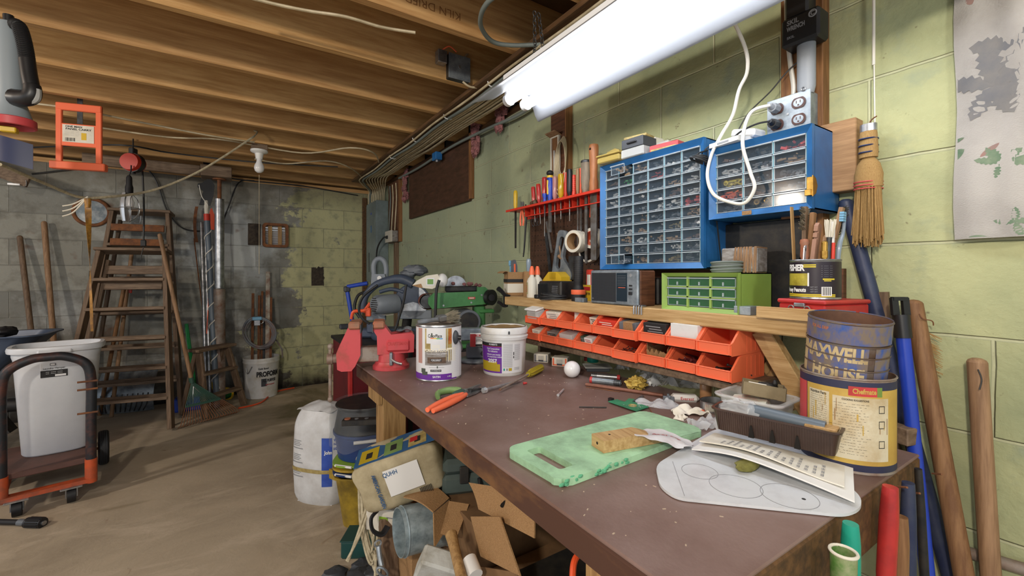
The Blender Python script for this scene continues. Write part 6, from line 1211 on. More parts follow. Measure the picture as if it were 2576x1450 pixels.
t=thing('outlet_box', 'small grey outlet box at the bottom of the dark wiring plank', 'outlet', (1.245, 3.98, H+.30));MB('label_grey').bx(-.02, .034, -.1, .1, 0, .10, .003).build('box', t);MB('off_white').bx(-.024, -.0205, -.105, .105, -.003, .103, .001).build('cover', t);MB('black_plastic').box((-.03, .03, .045), (.014, .03, .03), .002).build('plug', t)
b=MB('black_cable').tube([(1.225, 4.01, H+.34), (1.19, 4.03, H+.34), (1.16, 4.12, H+.25), (1.165, 4.18, H+.1), (1.17, 4.2, H-.1)], .007, n=8);one('black_cable', b, 'thick black cord looping from the small grey outlet box', 'cord')
for k, (y, c)in enumerate(((4.02, 'cream_cable'), (4.10, 'grey_cable'), (3.92, 'cream_cable'))):one('riser_cable', MB(c).tube([(1.272, y, 1.99), (1.272, y-.02, H+.7), (1.272, y+.015, H+.5), (1.262, y, H+.404)], .006, n=6), ['pale cable dropping to the outlet box nearest the panel', 'grey cable running down the dark wiring plank', 'pale cable at the outer edge of the dark wiring plank'][[0, 1, 2].index(k)], 'cable')
one('long_conduit', MB('old_wood_z').bx(1.27, XW-.0005, 3.93, 3.98, .4, H+.296, .002), 'narrow brown strip below the small grey outlet box', 'strip')
one('blue_box', MB('blue_steel', loc(1.235, 2.88, 1.99)).box((0, 0, 0), (.05, .07, .055), .003).use('steel').cyl((0, 0, -.04), (0, 0, -.028), .012, n=12), 'small blue electrical box under the joists above the plywood cover', 'electrical box')
# ---------------------------------------------------------------- ceiling odds
t=thing('junction_box', 'square grey steel junction box fixed to a joist face', 'junction box', (atY(1154, 168, 1.86).x, 1.858, H+.925));MB('steel_dark').bx(-.055, .055, -.006, .027, 0, .115, .003).build('box', t);MB('galv').bx(-.057, .057, -.010, -.0065, -.001, .117, .002).build('cover', t);MB('steel').cyl((0, -.012, .06), (0, -.009, .06), .008, n=14).build('knockout', t);MB('steel').box((-.09, .002, .085), (.045, .04, .06), .003).build('receptacle', t)
b=MB('cream_cable');p=Vector((1.0, 1.86, 0));x0=bpy.data.objects['junction_box'].location.x
b.tube([(x0+.02, 1.858, H+.924), (x0+.06, 1.85, H+.905), (x0+.13, 1.84, H+.915), (x0+.2, 1.82, H+.915)], .005, n=6);one('loose_cable', b, 'pale cable hanging below the square junction box', 'cable')
b=MB('orange_light').tube([(x0-.09, 1.845, H+1.04), (x0-.06, 1.835, H+1.06), (x0-.02, 1.845, H+1.05)], .003, n=6);one('red_wire', b, 'short red wire on top of the square junction box', 'wire')
b=MB('cream_cable').tube([(x0+.03, 1.862, H+1.042), (x0+.08, 1.9, H+1.08), (x0+.2, 2.0, H+1.0), (x0+.3, 2.05, H+.93)], .005, n=6);one('loose_cable', b, 'pale cable leaving the top of the square junction box', 'cable')
b=MB('grey_cable').tube([atZ(u, v, H+z)for u, v, z in((1262, -20, .90), (1228, 5, .90), (1210, 38, .90), (1212, 72, .90), (1240, 105, .90), (1290, 114, .90), (1360, 112, .90))], .0085, n=10);one('conduit_loop', b, 'grey flexible conduit looping under the joists above the shop light', 'conduit')
b=MB('cream_cable').tube([atZ(u, v, H+.915)for u, v in((620, -8), (700, 12), (780, 28), (870, 42), (960, 68), (1045, 82))], .0055, n=6);one('ceiling_cable', b, 'cream cable sagging under the joists left of the junction box', 'cable')
for pts, mat, l in(([(0, 252), (160, 270), (340, 305), (520, 340), (640, 358)], 'cream_cable', 'cream cable running under the joists past the orange panel carrier'), ([(230, 318), (420, 345), (560, 352), (760, 385), (880, 372), (940, 385), (955, 415)], 'cream_cable', 'cream cable curving to the wiring board beyond the bare bulb'), ([(640, 400), (720, 412), (820, 405), (880, 422), (915, 450)], 'cream_cable', 'lower cream cable curving to the wiring board'), ([(60, 372), (300, 365), (430, 385), (640, 408), (850, 420)], 'black_cable', 'black cable along the far joists above the block wall')):
 P_=[atZ(u, v, H+.912-.012*(i%2))for i, (u, v)in enumerate(pts)];P_=[Vector((min(q.x, 1.27), min(q.y, YF-.03), q.z))for q in P_];one('ceiling_cable', MB(mat).tube(P_, .0055, n=6), l, 'cable')
for pts, mat, r, l in(([(80, 438), (300, 415), (420, 422), (600, 452), (760, 468), (900, 492)], 'black_cable', .006, 'black cable pinned along the top of the far block wall'), ([(560, 560), (575, 520), (600, 460), (640, 455)], 'black_cable', .006, 'black flat strap from the far wall top down to the steel column'), ([(372, 425), (395, 460), (420, 530), (455, 572), (500, 582), (535, 575)], 'black_cable', .006, 'black cord sagging from the work light to the steel column'), ([(652, 440), (652, 690)], 'cream_cable', .0015, 'thin pull string hanging from the bare bulb holder')):
 one('wall_cable', MB(mat).tube([atY(u, v, YF-.02 if r>.003 else 3.5)for u, v in pts], r, n=6), l, 'cable')
t=thing('bulb_holder', 'white ceiling lampholder with a bare bulb under a far joist', 'light', atZ(652, 366, 2.069));t.location.z=2.069
MB('old_wood').box((0, 0, -.018), (.10, .10, .035), .002).build('block', t);MB('white_plastic').lathe([(0, -.036), (.056, -.036), (.056, -.046), (.05, -.052), (.028, -.06), (.022, -.10), (0, -.10)], 28).build('holder', t);MB('opal').lathe([(0, -.10), (.016, -.10), (.018, -.12), (.030, -.145), (.033, -.165), (.026, -.186), (.012, -.196), (0, -.197)], 24).build('bulb', t)
# orange panel carrier
Pt=atY(200, 250, 3.23);t=thing('panel_carrier', 'orange plastic panel carrier hanging from a joist', 'panel carrier', (Pt.x, 3.23, H+.575), -.25);hc=.345
b=MB('orange_light').bx(-.098, -.072, -.008, .008, .02, hc, .003).bx(.072, .098, -.008, .008, .02, hc, .003).bx(-.098, .098, -.010, .010, hc-.04, hc, .004).bx(-.075, .075, -.006, .006, .115, .235, .002);b.build('frame', t);MB('orange_light').bx(-.118, .118, -.022, .016, -.012, .028, .004).build('foot', t)
b=MB('paper').bx(-.068, .066, -.0085, -.0062, .135, .228);b.use('ink').text('ONE MAN', .014, (-.02, -.009, .218), bold=.03, w=.07).text('PANEL CARRY', .014, (.0, -.009, .205), bold=.03, w=.11);b.use('ink_grey');[b.text('---- --- ---', .008, (-.028, -.009, .195-k*.0075), bold=.01, w=.06)for k in range(4)];b.use('yellow_plastic').bx(.012, .034, -.0092, -.0084, .150, .188);b.use('ink');[b.bx(-.056+k*.0045, -.056+k*.0045+.001*(1+k%3), -.0092, -.0084, .140, .158)for k in range(10)];b.build('printed_label', t)
b=MB('steel_dark').bx(-.012, .012, .003, .006, .24, .38).tube([(0, .004, .37), (0, -.002, .40), (0, -.008, .395)], .003, n=6);b.build('hook', t)
# clothes line and fly strip
LY={0:2.45, 120:2.75, 200:2.95, 270:3.05, 380:3.2, 480:3.3, 560:3.36, 640:3.43}
P_=[atY(u, v, LY[u])for u, v in((0, 414), (120, 465), (200, 496), (270, 496), (380, 480), (480, 442), (560, 396), (640, 340))];P_[-1]=Vector((P_[-1].x, 3.46, P_[-1].z))
b=MB('rope').tube(P_, .0065, n=8, k=8);b.tube([P_[-1], P_[-1]+Vector((.02, .03, .04)), P_[-1]+Vector((.0, .045, .05))], .005, n=6);one('clothes_line', b, 'white rope sagging across the room below the joists', 'rope')
mk('fly_paper', 'b5822f', .25, hx2='7d5620', vs=40, alpha=.9);pf=P_[2]+Vector((.03, .0, 0));L_=.66
one('fly_strip', MB('fly_paper', loc(*pf)).sheet(lambda a, c:((.013-.008*c)*cos(2.2*c*pi*.5)*(a-.5)*2+.015*c, (.013-.008*c)*sin(2.2*c*pi*.5)*(a-.5)*2, -.008-L_*c), 3, 30, .001).cyl((0, 0, -.005), (0, 0, -.05), .014, .010, 12), 'amber sticky fly strip hanging from the sagging rope', 'fly strip')
b=MB('pink_fluff' if 0 else 'off_white');[b.tube([pf+Vector((0, 0, .004)), pf+Vector((-.05, 0, -.035-.02*k)), pf+Vector((-.09, 0, -.05-.025*k))], .0035, n=5)for k in range(3)];one('rope_end', b, 'frayed rope tails tied near the fly strip', 'rope')
# reel and trouble light
Pr=atY(335, 410, 3.90);t=thing('cord_reel', 'red and black retractable cord reel hung from a joist', 'cord reel', Pr, -.4)
MB('red_plastic').cyl((0, -.02, 0), (0, -.045, 0), .062, .055, 28).cyl((0, .02, 0), (0, .045, 0), .062, .055, 28).build('housing', t);MB('black_plastic').cyl((0, -.02, 0), (0, .02, 0), .066, n=28).box((0, 0, .065), (.03, .05, .07), .004).tube([(0, 0, .10), (.0, 0, .16), (0, 0, .165)], .004, n=6).build('spool', t);MB('black_plastic').cyl((0, 0, -.06), (0, 0, -.075), .014).build('stopper', t)
Pl=atY(325, 468, 3.84);t=thing('work_light', 'caged trouble light with black handle hanging below the red reel', 'work light', Pl, -.4)
MB('black_rubber').lathe([(0, .07), (.010, .07), (.016, .055), (.017, .01), (.022, -.01), (.022, -.06), (0, -.06)], 18).tube([(0, 0, .07), (.01, 0, .10), (.012, .0, .14)], .004, n=6).build('handle', t);MB('opal').lathe([(0, -.06), (.016, -.06), (.018, -.08), (.028, -.11), (.024, -.14), (0, -.155)], 18).build('bulb', t)
MB('chrome').sheet(lambda a, c:((.035+.012*sin(c*pi))*cos(pi*(.6+.9*a)), (.035+.012*sin(c*pi))*sin(pi*(.6+.9*a)), -.05-.19*c), 12, 10, .002).build('reflector', t);b=MB('steel');[b.tube([(.02, .0, -.06), (.05*cos(a), .05*sin(a), -.10), (.052*cos(a), .052*sin(a), -.19), (.0, 0, -.245)], .0022, n=5)for a in(-.9, 0, .9)];b.torus((0, 0, -.15), .052, .0022, n=24, m=5).tube([(.03, .0, -.25), (.06, 0, -.25), (.07, 0, -.2)], .0022, n=5);b.build('cage', t)
b=MB('black_cable').tube([atY(358, 425, 3.93), atY(362, 520, 3.93), atY(361, 608, 3.93)], .006, n=6).box(atY(361, 612, 3.93), (.03, .03, .045), .004).tube([atY(361, 622, 3.93), atY(356, 640, 3.93), atY(353, 655, 3.93)], .003, n=6);one('hanging_cable', b, 'black cord with a plug hanging straight down beside the work light', 'cord')
# left edge: vacuum wand, hose, blue shovel blade, plank
Pw=atD(22, 60, 1.50);t=thing('vacuum_wand', 'grey wand with an orange rimmed flared end hanging from a joist', 'vacuum', Pw, 0, rot=(0, -.03, 0));hh=.365
MB(mk('wand_grey', '8d979e', .45)).lathe([(0, 0), (.030, 0), (.033, -.02), (.034, -.24), (.036, -.28), (.048, -.325), (.054, -.335), (.050, -.335), (.03, -.27), (0, -.26)], 28).build('tube', t);MB('red_worn').lathe([(.054, -.33), (.058, -.333), (.058, -.358), (.052, -.36), (.048, -.34)], 28, closed=True).build('rim', t);MB('yellow_plastic').box((-.01, 0, -.37), (.04, .03, .02), .003).build('inner_tab', t);MB('black_plastic').tube([(0, 0, 0), (.0, 0, .03)], .014, n=10).build('hanger', t)
Ph=atD(48, 65, 1.48);s=1.48/FPX;t=thing('hose_nozzle', 'black corrugated hose with an angled nozzle beside the grey wand', 'hose', Ph)
def lp(du, dv):return Vector((CY_*du*s, -SY_*du*s, -dv*s))
b=MB('black_rubber');hp=spline([lp(-14, -4), lp(0, 2), lp(10, 30), lp(17, 62), lp(21, 88)], 14);b.tube(hp, .018, n=12, smooth=False);[b.torus(hp[i], .0185, .0025, hp[i+1]-hp[i-1], 14, 5)for i in range(3, len(hp)-2, 2)];b.build('hose', t);MB('black_plastic').tube([lp(20, 85), lp(25, 120), lp(31, 150)], .021, n=12).build('neck', t)
b=MB('black_plastic').tube([lp(33, 150), lp(34, 168), lp(26, 180), lp(5, 182), lp(-12, 180)], [.022, .024, .026, .028, .028], n=14);b.use('clear_soft').tube([lp(46, 160), lp(44, 184), lp(22, 192), lp(-2, 192)], .010, n=8);b.build('nozzle', t)
Pb=atD(30, 345, 2.05);t=thing('snow_shovel', 'dark blue ridged shovel blade hanging upside down beyond the grey wand', 'shovel', Pb, -.3)
b=MB('navy_plastic').sheet(lambda a, c:(-.14+.22*a, -.03*sin(a*pi), .03-.12*c-.06*a+.012*sin(a*40)*0), 22, 8, .004);b.build('blade', t);MB('handle_tan').tube([(-.13, 0, .0), (-.35, .0, .08), (-.6, 0, .17)], .015, n=10).build('handle', t)
b=MB('old_wood').beam(atD(-160, 372, 3.0), atD(72, 458, 3.1), .02, .085, (0, 0, 1), .002);t=one('ceiling_plank', b, 'weathered grey plank slung under the joists at the far side of the sagging rope', 'plank');p=atD(68, 462, 3.1);MB('steel', loc(*(-t.location))@loc(*p)).tube([(0, -.015, .02), (.0, -.02, -.02), (-.03, -.02, -.03)], .003, n=6).box((-.06, -.02, -.015), (.06, .004, .012)).build('bracket', t)
# ---------------------------------------------------------------- far wall: round flue cover, framed flue, lally column
t=thing('flue_plate', 'round red clay flue ring with a grey metal cover on the far wall', 'flue cover', (-.965, YF-.001, H+.51));b=MB('rust').torus((0, -.008, 0), .108, .014, (0, 1, 0), 40, 10);b.build('ring', t);MB(mk('flue_grey', '6f7d86', .5, .3, hx2='c5c8c8', vs=9, amt=.3)).cyl((0, -.001, 0), (0, -.010, 0), .098, n=36).build('cover', t)
t=thing('flue_opening', 'square rusty flue opening with foil and wooden slats on the far wall', 'flue opening', (.362, YF-.001, H+.382));w=.112
o=holed(MB('rust'), [(x, y)for x, y in rrect(w, w*1.05, .03, 6)], [(x, y)for x, y in rrect(w*.80, w*.84, .022, 6)], -.001, .055).build('frame', t);o.rotation_euler=(pi/2, 0, 0)
MB('chrome').sheet(lambda a, c:(-.085+.17*a, -.006+.004*sin(c*50), -.09+.18*c), 4, 40, .001).build('foil', t)
for x in(-.045, .04):MB('pine_z').bx(x-.018, x+.016, -.022, -.012, -.092, .092, .001).build('slat', t)
one('brick_patch', MB(mk('patch_dark', '2a2622', .9, hx2='4a4036', vs=40)).bx(.13, .235, YF-.012, YF-.0005, H+.28, H+.49, .004), 'dark rough patch on the far wall beside the square flue opening', 'patch');one('broken_block', MB('patch_dark').sheet(lambda a, c:(.69+(.118+.02*NZ.noise(Vector((0, c*6, 1))))*a, YF-.003, H-.12+(.19+.03*NZ.noise(Vector((a*6, 0, 2))))*c), 14, 14, .003), 'black broken patch in the yellow painted far wall', 'patch')
pc_=atY(552, 900, 4.53);t=thing('steel_column', 'rusty adjustable steel column standing near the far wall', 'column', (pc_.x, 4.53, 0));MB('rusty_steel').cyl((0, 0, .008), (0, 0, 1.02), .044, n=24).cyl((0, 0, 0), (0, 0, .008), .052, n=24).build('lower_tube', t);MB('steel').cyl((0, 0, 1.0), (0, 0, 1.80), .036, n=24).torus((0, 0, 1.02), .044, .004, n=24, m=6).build('upper_tube', t);MB('rust').cyl((0, 0, 1.80), (0, 0, 1.97), .016, n=12).cyl((0, 0, 1.965), (0, 0, 1.975), .05, n=18).build('jack_screw', t)
one('beam_block', MB('old_wood').bx(pc_.x-.13, pc_.x+.09, 4.43, 4.63, 1.976, 2.0685, .003), 'grey wooden block on top of the rusty steel column', 'block');one('header_plank', MB('old_wood').bx(-.95, pc_.x-.135, 4.50, 4.54, 1.985, 2.0685, .003), 'weathered plank fixed under the joists left of the column block', 'plank')
# ---------------------------------------------------------------- poles and handles leaning on the far wall
def pole(name, u1, v1, y1, u0, v0, r, mat, label, cat='handle', n=12, tip=None, group=None):
 a=atY(u1, v1, y1);c=fl(u0, v0);c.z=.002;b=MB(mat).cyl(c, a, r, n=n).ell(a, (r, r, r), n, 6)
 return one(name, b, label, cat, group)
pole('wooden_pole', 50, 598, 4.80, 108, 1080, .017, 'old_wood_z', 'shorter grey wooden handle leaning on the far wall');pole('wooden_pole', 111, 562, 4.80, 152, 1070, .018, 'handle_tan', 'taller brown wooden handle leaning on the far wall')
a, c=atY(231, 682, 4.78), fl(214, 1050);c.z=.004;t=thing('steel_pole', 'thin steel pole with a black grip leaning beside the ladders', 'handle', c);d=a-c;MB('steel').cyl((0, 0, 0), d, .0125, n=12).build('pole', t);MB('black_rubber').cyl(d*.80, d, .0155, n=12).build('grip', t)
pole('broom_stick', 331, 640, 4.78, 280, 1050, .014, 'handle_tan', 'wooden broom stick leaning behind the tall ladder', 'handle');pole('broom_stick', 312, 725, 4.62, 250, 1046, .014, 'handle_brown', 'broom stick with a red hook behind the ladder steps', 'handle')
one('red_hook', MB('red_plastic', loc(*atY(316, 724, 4.66))).box((0, 0, 0), (.10, .02, .018), .004).box((.03, 0, -.02), (.02, .02, .05), .004), 'small red plastic hook behind the ladder steps', 'hook')
# silver pole pair and pole saw with spiral cord, orange strap
a, c=atY(507, 560, 4.82), fl(519, 1024);c.z=.003;b=MB('steel').cyl(c, a, .0135, n=18).cyl(c+Vector((.0285, .0, 0)), a+Vector((.0285, .0, 0)), .0135, n=18);one('aluminium_pole', b, 'pair of shiny aluminium poles standing by the steel column', 'pole')
a, c=atY(516, 455, 4.62), fl(546, 1027);c.z=.003;t=thing('pole_saw', 'grey pole saw with black cutting head standing by the steel column', 'pole saw', c);d=a-c
MB(mk('tube_grey', '5c6874', .4)).cyl((0, 0, 0), d*.82, .022, n=18).build('pole', t);MB('red_plastic').cyl(d*.82, d*.85, .024, n=14).build('collar', t);MB('off_white').cyl(d*.85, d*.91, .018, n=12).build('ferrule', t)
b=MB('black_plastic', loc(*(d*.9))).prism([(-.05, -.02), (.03, -.02), (.05, .06), (.06, .16), (.03, .22), (.06, .24), (.075, .20), (.085, .22), (.07, .28), (.03, .27), (.0, .2), (-.03, .17), (-.06, .16), (-.06, .13), (-.02, .1)], -.012, .012, 'y');b.use('iron_black').prism([(-.0, .25), (.035, .25), (.03, .40), (-.02, .42), (-.03, .38)], -.004, .004, 'y');b.use('white_cable').tube([(-.05, -.015, .15), (-.03, -.016, .05), (.01, -.016, -.02), (.0, -.016, -.1)], .004, n=6);b.build('cutting_head', t)
n_=9;b=MB('white_cable').tube([d*(.78-.70*i/(n_*10))+Vector((cos(2*pi*i/10), -sin(2*pi*i/10), 0))*.026 for i in range(n_*10+1)], .0045, n=6, smooth=False);b.build('spiral_cord', t)
b=MB('orange_plastic', loc(*(atY(533, 560, 4.74)))).prism([(-.03, -.06), (.035, -.07), (.035, .02), (.0, .13), (-.01, .12), (-.03, .02)], -.01, .01, 'y');b.at(Matrix.Identity(4)).tube([atY(528, 600, 4.70), atY(526, 720, 4.66), atY(520, 840, 4.62)], .004, n=6);one('orange_strap', b, 'orange triangular flag and strap behind the pole saw', 'strap')
b=MB('rust').sheet(lambda a, c:tuple(atY(486+8*a+20*(c-.5)**2, 520+90*c, 4.80)), 3, 14, .004).tube([atY(488, 600, 4.8), atY(500, 700, 4.78), atY(512, 800, 4.74)], .005, n=5);one('curved_saw', b, 'reddish curved saw blade hanging left of the pole saw', 'saw')
# ---------------------------------------------------------------- ladders
def ladder(name, label, base, rz, Hh, wt, wb, n, lean, d0=.12, mat='old_wood', back=True):
 t=thing(name, label, 'ladder', base, rot=(-lean, 0, rz))
 for s in(-1, 1):
  MB(mat+'_z' if mat=='old_wood' else mat).beam((s*wb/2, 0, 0), (s*wt/2, 0, Hh), .028, .07, (0, 1, 0), .002).build('side_rail', t)
  if back:MB('old_wood_z').beam((s*(wb/2-.03), d0, .01), (s*(wt/2-.025), d0*.6, Hh-.05), .02, .03, (0, 1, 0)).build('rear_leg', t)
 for k in range(n):
  z=Hh*(k+1)/(n+1);w=wb+(wt-wb)*z/Hh;MB(mat).box((0, -.0, z), (w-.01, .085, .022), .002).build('step', t)
  if back:MB('old_wood').box((0, d0*.9, z+.02), (w-.06, .02, .03), .001).build('rear_rung', t)
 MB(mat).box((0, .02, Hh+.011), (wt+.05, .14, .022), .003).build('top_cap', t);return t
f0=fl(425, 1085);ladder('step_ladder', 'shorter weathered wooden stepladder leaning in front of the taller ladder', (f0.x-.305, f0.y+.07, .015), -.22, 1.33, .40, .65, 5, .21)
p=atY(352, 1000, 4.50);ladder('step_ladder', 'taller brown wooden stepladder leaning against the far wall', (p.x-.05, 4.42, .012), -.15, 1.66, .36, .66, 5, .15)
tt=bpy.data.objects['step_ladder.001']
for z, m in((1.52, 'walnut'), (1.40, 'walnut')):MB('rust').box((0, -.05, z), (.34, .02, .055), .002).build('painted_board', tt)
tt=bpy.data.objects['step_ladder']
for z in(1.20, 1.08):MB('old_wood').box((0, .055, z), (.36, .018, .065), .002).build('back_board', tt)
# rake
a, c=atY(402, 592, 4.12), fl(505, 1062);m_=a.lerp(c, .76);t=thing('leaf_rake', 'green leaf rake with rusty tines leaning on the ladder', 'rake', (c.x, c.y, .004))
L0=lambda p:Vector(p)-Vector((c.x, c.y, .004));MB('handle_tan').cyl(L0(m_), L0(a), .014, n=12).ell(L0(a), (.014, .014, .014), 10, 6).build('handle', t);e0, e1=fl(448, 1080), fl(592, 1042);MB('prune_dark').cyl(L0(m_)*1.02, L0(m_)*.90, .018, .016, 12).build('socket', t);hub=L0(m_)*.93
ends=[L0(e0.lerp(e1, k/21))+Vector((0, 0, .006))for k in range(22)]
for k, e in enumerate(ends):
 q=e+Vector((.02, -.03, .035));MB('prune_dark' if k in()else 'prune_green' if 0 else 'prune_dark').tube([hub, hub.lerp(q, .55), hub.lerp(q, .62)], .0028, n=5, smooth=False).use('rust').tube([hub.lerp(q, .6), q, e+Vector((.015, -.045, .02)), e], .0028, n=5, k=3).build('tine', t)
MB('prune_dark').tube([hub.lerp(ends[0]+Vector((.02, -.03, .035)), .60), hub.lerp(ends[10]+Vector((.02, -.04, .035)), .60), hub.lerp(ends[-1]+Vector((.02, -.03, .035)), .60)], .011, n=6, flat=.3).build('cross_bar', t);b=MB('steel');[b.tube([hub.lerp(ends[10], .12)+Vector((0, -.01, 0)), hub.lerp(ends[6+9*s], .35)+Vector((0, -.015, 0)), hub.lerp(ends[6+9*s], .62)], .003, n=5)for s in(0, 1)];b.build('brace', t)
# step stool
g0, g1=fl(519, 1056), fl(614, 1022);m_=(g0+g1)/2;e=(g1-g0);rzs=math.atan2(e.y, e.x);W=e.length;t=thing('step_stool', 'small wooden three step stool between rake and bucket', 'step stool', (m_.x, m_.y, .002), rzs);hs_=.52
for s in(-1, 1):MB('old_wood_z').beam((s*W/2, 0, .008), (s*(W/2-.05), .13, hs_), .022, .06, (0, 1, 0), .002).build('front_rail', t);MB('old_wood_z').beam((s*(W/2-.02), .27, .008), (s*(W/2-.06), .17, hs_), .02, .035, (0, 1, 0), .002).build('rear_leg', t)
for z, y in((.16, .03), (.34, .075)):MB('old_wood').box((0, y, z), (W-.05, .08, .02), .002).build('step', t)
MB('old_wood').box((0, .14, hs_+.010), (W+.0, .13, .022), .003).build('top_step', t)
# bucket of bars
p=fl(640, 1004);Rb_, Hb_=.145, .37;A=dirto(p);t=thing('joint_bucket', 'white plastic pail with printed side holding rusty steel bars', 'bucket', p+Vector((.06, .09, 0)))
MB('bucket_white').lathe([(0, .004), (.126, .004), (.130, 0), (.134, .004), (.147, Hb_-.05), (.151, Hb_-.045), (.151, Hb_-.03), (.148, Hb_-.028), (.152, Hb_-.015), (.152, Hb_), (.146, Hb_), (.128, .012), (0, .012)], 44).build('body', t);q=.1445
b=MB('ink');b.wtext('PROFORM', .062, (0, 0), .1475, A+.40, .225, .05, w=.20).wtext('ALL PURPOSE', .036, (0, 0), .1465, A+.46, .165, .04, w=.12).wtext('Gold Bond', .024, (0, 0), .148, A+.10, .278, .03, w=.085);b.use('dark_grey').patch((0, 0), .1455, A-.02, A+.26, .115, .185).use('grey_plastic').patch((0, 0), .1452, A+.16, A+.30, .115, .185);b.use('ink_red').wtext('Joint Compound', .018, (0, 0), .1455, A+.5, .128, .03, w=.08);b.build('lettering', t)
b=MB('steel').tube([(.155*cos(A-.9), .155*sin(A-.9), .29), (.19*cos(A-.2), .19*sin(A-.2), .20)if 0 else(.16*cos(A-.75), .16*sin(A-.75), .24), (.158*cos(A-.5), .158*sin(A-.5), .305)], .0035, n=6);b.build('bail_handle', t)
pb_=t.location;rr=random.Random(4)
for k, (dx, top, m_, w_)in enumerate(((-.09, .92, 'rust', .022), (-.03, .90, 'rust', .02), (0, .94, 'rust', .018), (.02, .90, 'iron_black', .02), (.055, 1.13, 'angle_white', .035), (.085, .88, 'rust', .02))):
 if m_=='angle_white':mk('angle_white', 'b9b9ad', .6, hx2='75492f', vs=9, amt=.5)
 x, y=pb_.x+dx*CY_+.0, pb_.y-dx*SY_+.02;b=MB(m_).beam((x, y, .02), (x-.02*CY_+.03, y+.10, top+.04), w_, .012, (0, 1, 0));one('steel_bar', b, ['rusty flat bar at the outer side of the pail', 'rusty bar second in the pail of steel bars', 'tallest rusty bar in the middle of the pail', 'black bar in the pail beside the white angle', 'tall white painted rusty angle bar in the pail', 'rusty bar behind the white angle bar'][k], 'bar')
b=MB(mk('hose_grey', '6d747c', .5, hx2='7d5a48', vs=7, amt=.4));c0=Vector((pb_.x-.03, pb_.y-.06, .60))
for k in range(6):b.torus(c0+Vector((.004*k, -.012*k+.03, .003*(k%3))), .135+.006*(k%4), .0075, Vector((SY_, CY_, .18)), 40, 8)
b.tube([c0+Vector((.13, 0, -.05)), c0+Vector((.19, -.02, -.16)), c0+Vector((.20, .0, -.25))], .006, n=8);t=one('coiled_hose', b, 'coiled grey hose with a fitting hanging over the steel bars', 'hose');MB('blue_pale', loc(*(-t.location))@loc(*(c0+Vector((-.01, -.05, .12))))).box((0, 0, .02), (.075, .05, .03), .004).use('steel').box((0, 0, -.02), (.05, .04, .05), .003).torus((.03, -.01, -.01), .02, .004, (0, 1, 0)).build('fitting', t)
b=MB('orange_plastic').tube([fl(740, 978)+Vector((0, 0, .008)), fl(690, 990)+Vector((0, 0, .008)), fl(655, 1016)+Vector((0, 0, .008)), fl(600, 1030)+Vector((0, 0, .008))], .007, n=6);one('extension_cable', b, 'orange extension cord on the floor round the white pail', 'cord')
# items under/behind the ladder
p=fl(308, 1052);t=thing('scoop_shovel', 'grey ribbed plastic scoop shovel standing behind the ladder', 'shovel', (p.x, p.y+.20, .004), -.2);b=MB('galv').sheet(lambda a, c:(-.19+.38*a, -.06+.10*(1-sin(a*pi))*.3+.10*c-.10*sin(c*pi)*.6, .33*c), 20, 10, .004);b.build('blade', t);b=MB('steel_dark');[b.tube([(-.16+.03*k, -.10, .02), (-.17+.034*k, -.115, .08), (-.17+.034*k, -.09, .16)], .005, n=5)for k in range(11)];b.build('ribs', t)
one('green_hose_end', MB(mk('garden_green', '1f8a4a', .4), loc(*fl(568, 1003))).ell((0, 0, .05), (.06, .06, .05), 18, 10).use('yellow_plastic').torus((0, -.05, .05), .055, .010, (.2, 1, .1), 24, 6).box((-.07, -.03, .13), (.07, .03, .12), .004, (0, -.3, 0)), 'green and yellow garden tool heap behind the step stool', 'garden tool');p=atY(478, 840, 4.55);one('green_grip', MB('garden_green', loc(p.x, 4.55, 0)).tube([(.05, 0, .01), (.02, .02, .3), (-.01, .04, .56), (-.03, .06, .72)], .014, n=8), 'green plastic handle behind the rake', 'handle')
one('blue_bin', MB('blue_plastic', loc(*fl(462, 1042))).box((.03, .12, .055), (.20, .12, .11), .01), 'low blue plastic box behind the rake tines', 'box')
p=fl(858, 992);t=thing('cream_pail', 'small cream pail standing by the far wall beyond the vise', 'pail', p+Vector((0, .05, 0)));MB('cream_cable').lathe([(0, .003), (.085, .003), (.09, 0), (.105, .19), (.112, .195), (.112, .205), (.104, .205), (.085, .01), (0, .01)], 28).build('body', t);MB('steel').tube([(.11*cos(q), .11*sin(q)-.0, .19-.07*sin(q-pi))for q in[pi+pi*k/8 for k in range(9)]], .0025, n=5).build('bail_handle', t)
# ---------------------------------------------------------------- red cabinet with mitre saw and belt sander
CT=.755
t=thing('metal_cabinet', 'dark red metal cabinet standing under the mitre saw behind the vise', 'cabinet', (.87, 2.70, 0));mk('dark_red', '6f1f26', .45, hx2='591a20', vs=6)
MB('dark_red').bx(-.325, .36, -.24, .24, .02, CT-.02, .004).build('body', t);MB('red_metal').bx(-.335, -.315, -.25, -.22, 0, CT-.02, .002).build('corner_post', t);MB('iron_black').bx(-.337, .37, -.25, .25, CT-.02, CT, .003).build('top', t)
t=thing('sander_table', 'small black table carrying the belt sander by the block wall', 'table', (1.02, 2.17, 0));MB('iron_black').bx(-.18, .25, -.16, .25, CT-.02, CT, .003).build('top', t)
for x in(-.165, .225):
 for y in(-.145, .235):MB('iron_black').bx(x, x+.025, y, y+.0145, 0, CT-.0205).build('leg', t)
po=atZ(1000, 850, CT);so=FPX/dep(po);t=thing('mitre_saw', 'grey mitre saw with finned motor and arched handle on the red cabinet', 'saw', po, -YAW)
def q2(u, v, y=0):return((u-1000)/so, y, (850-v)/so)
mk('saw_grey', '48546a', .45, hx2='3c4656', vs=8);mk('saw_light', '7d858e', .45);
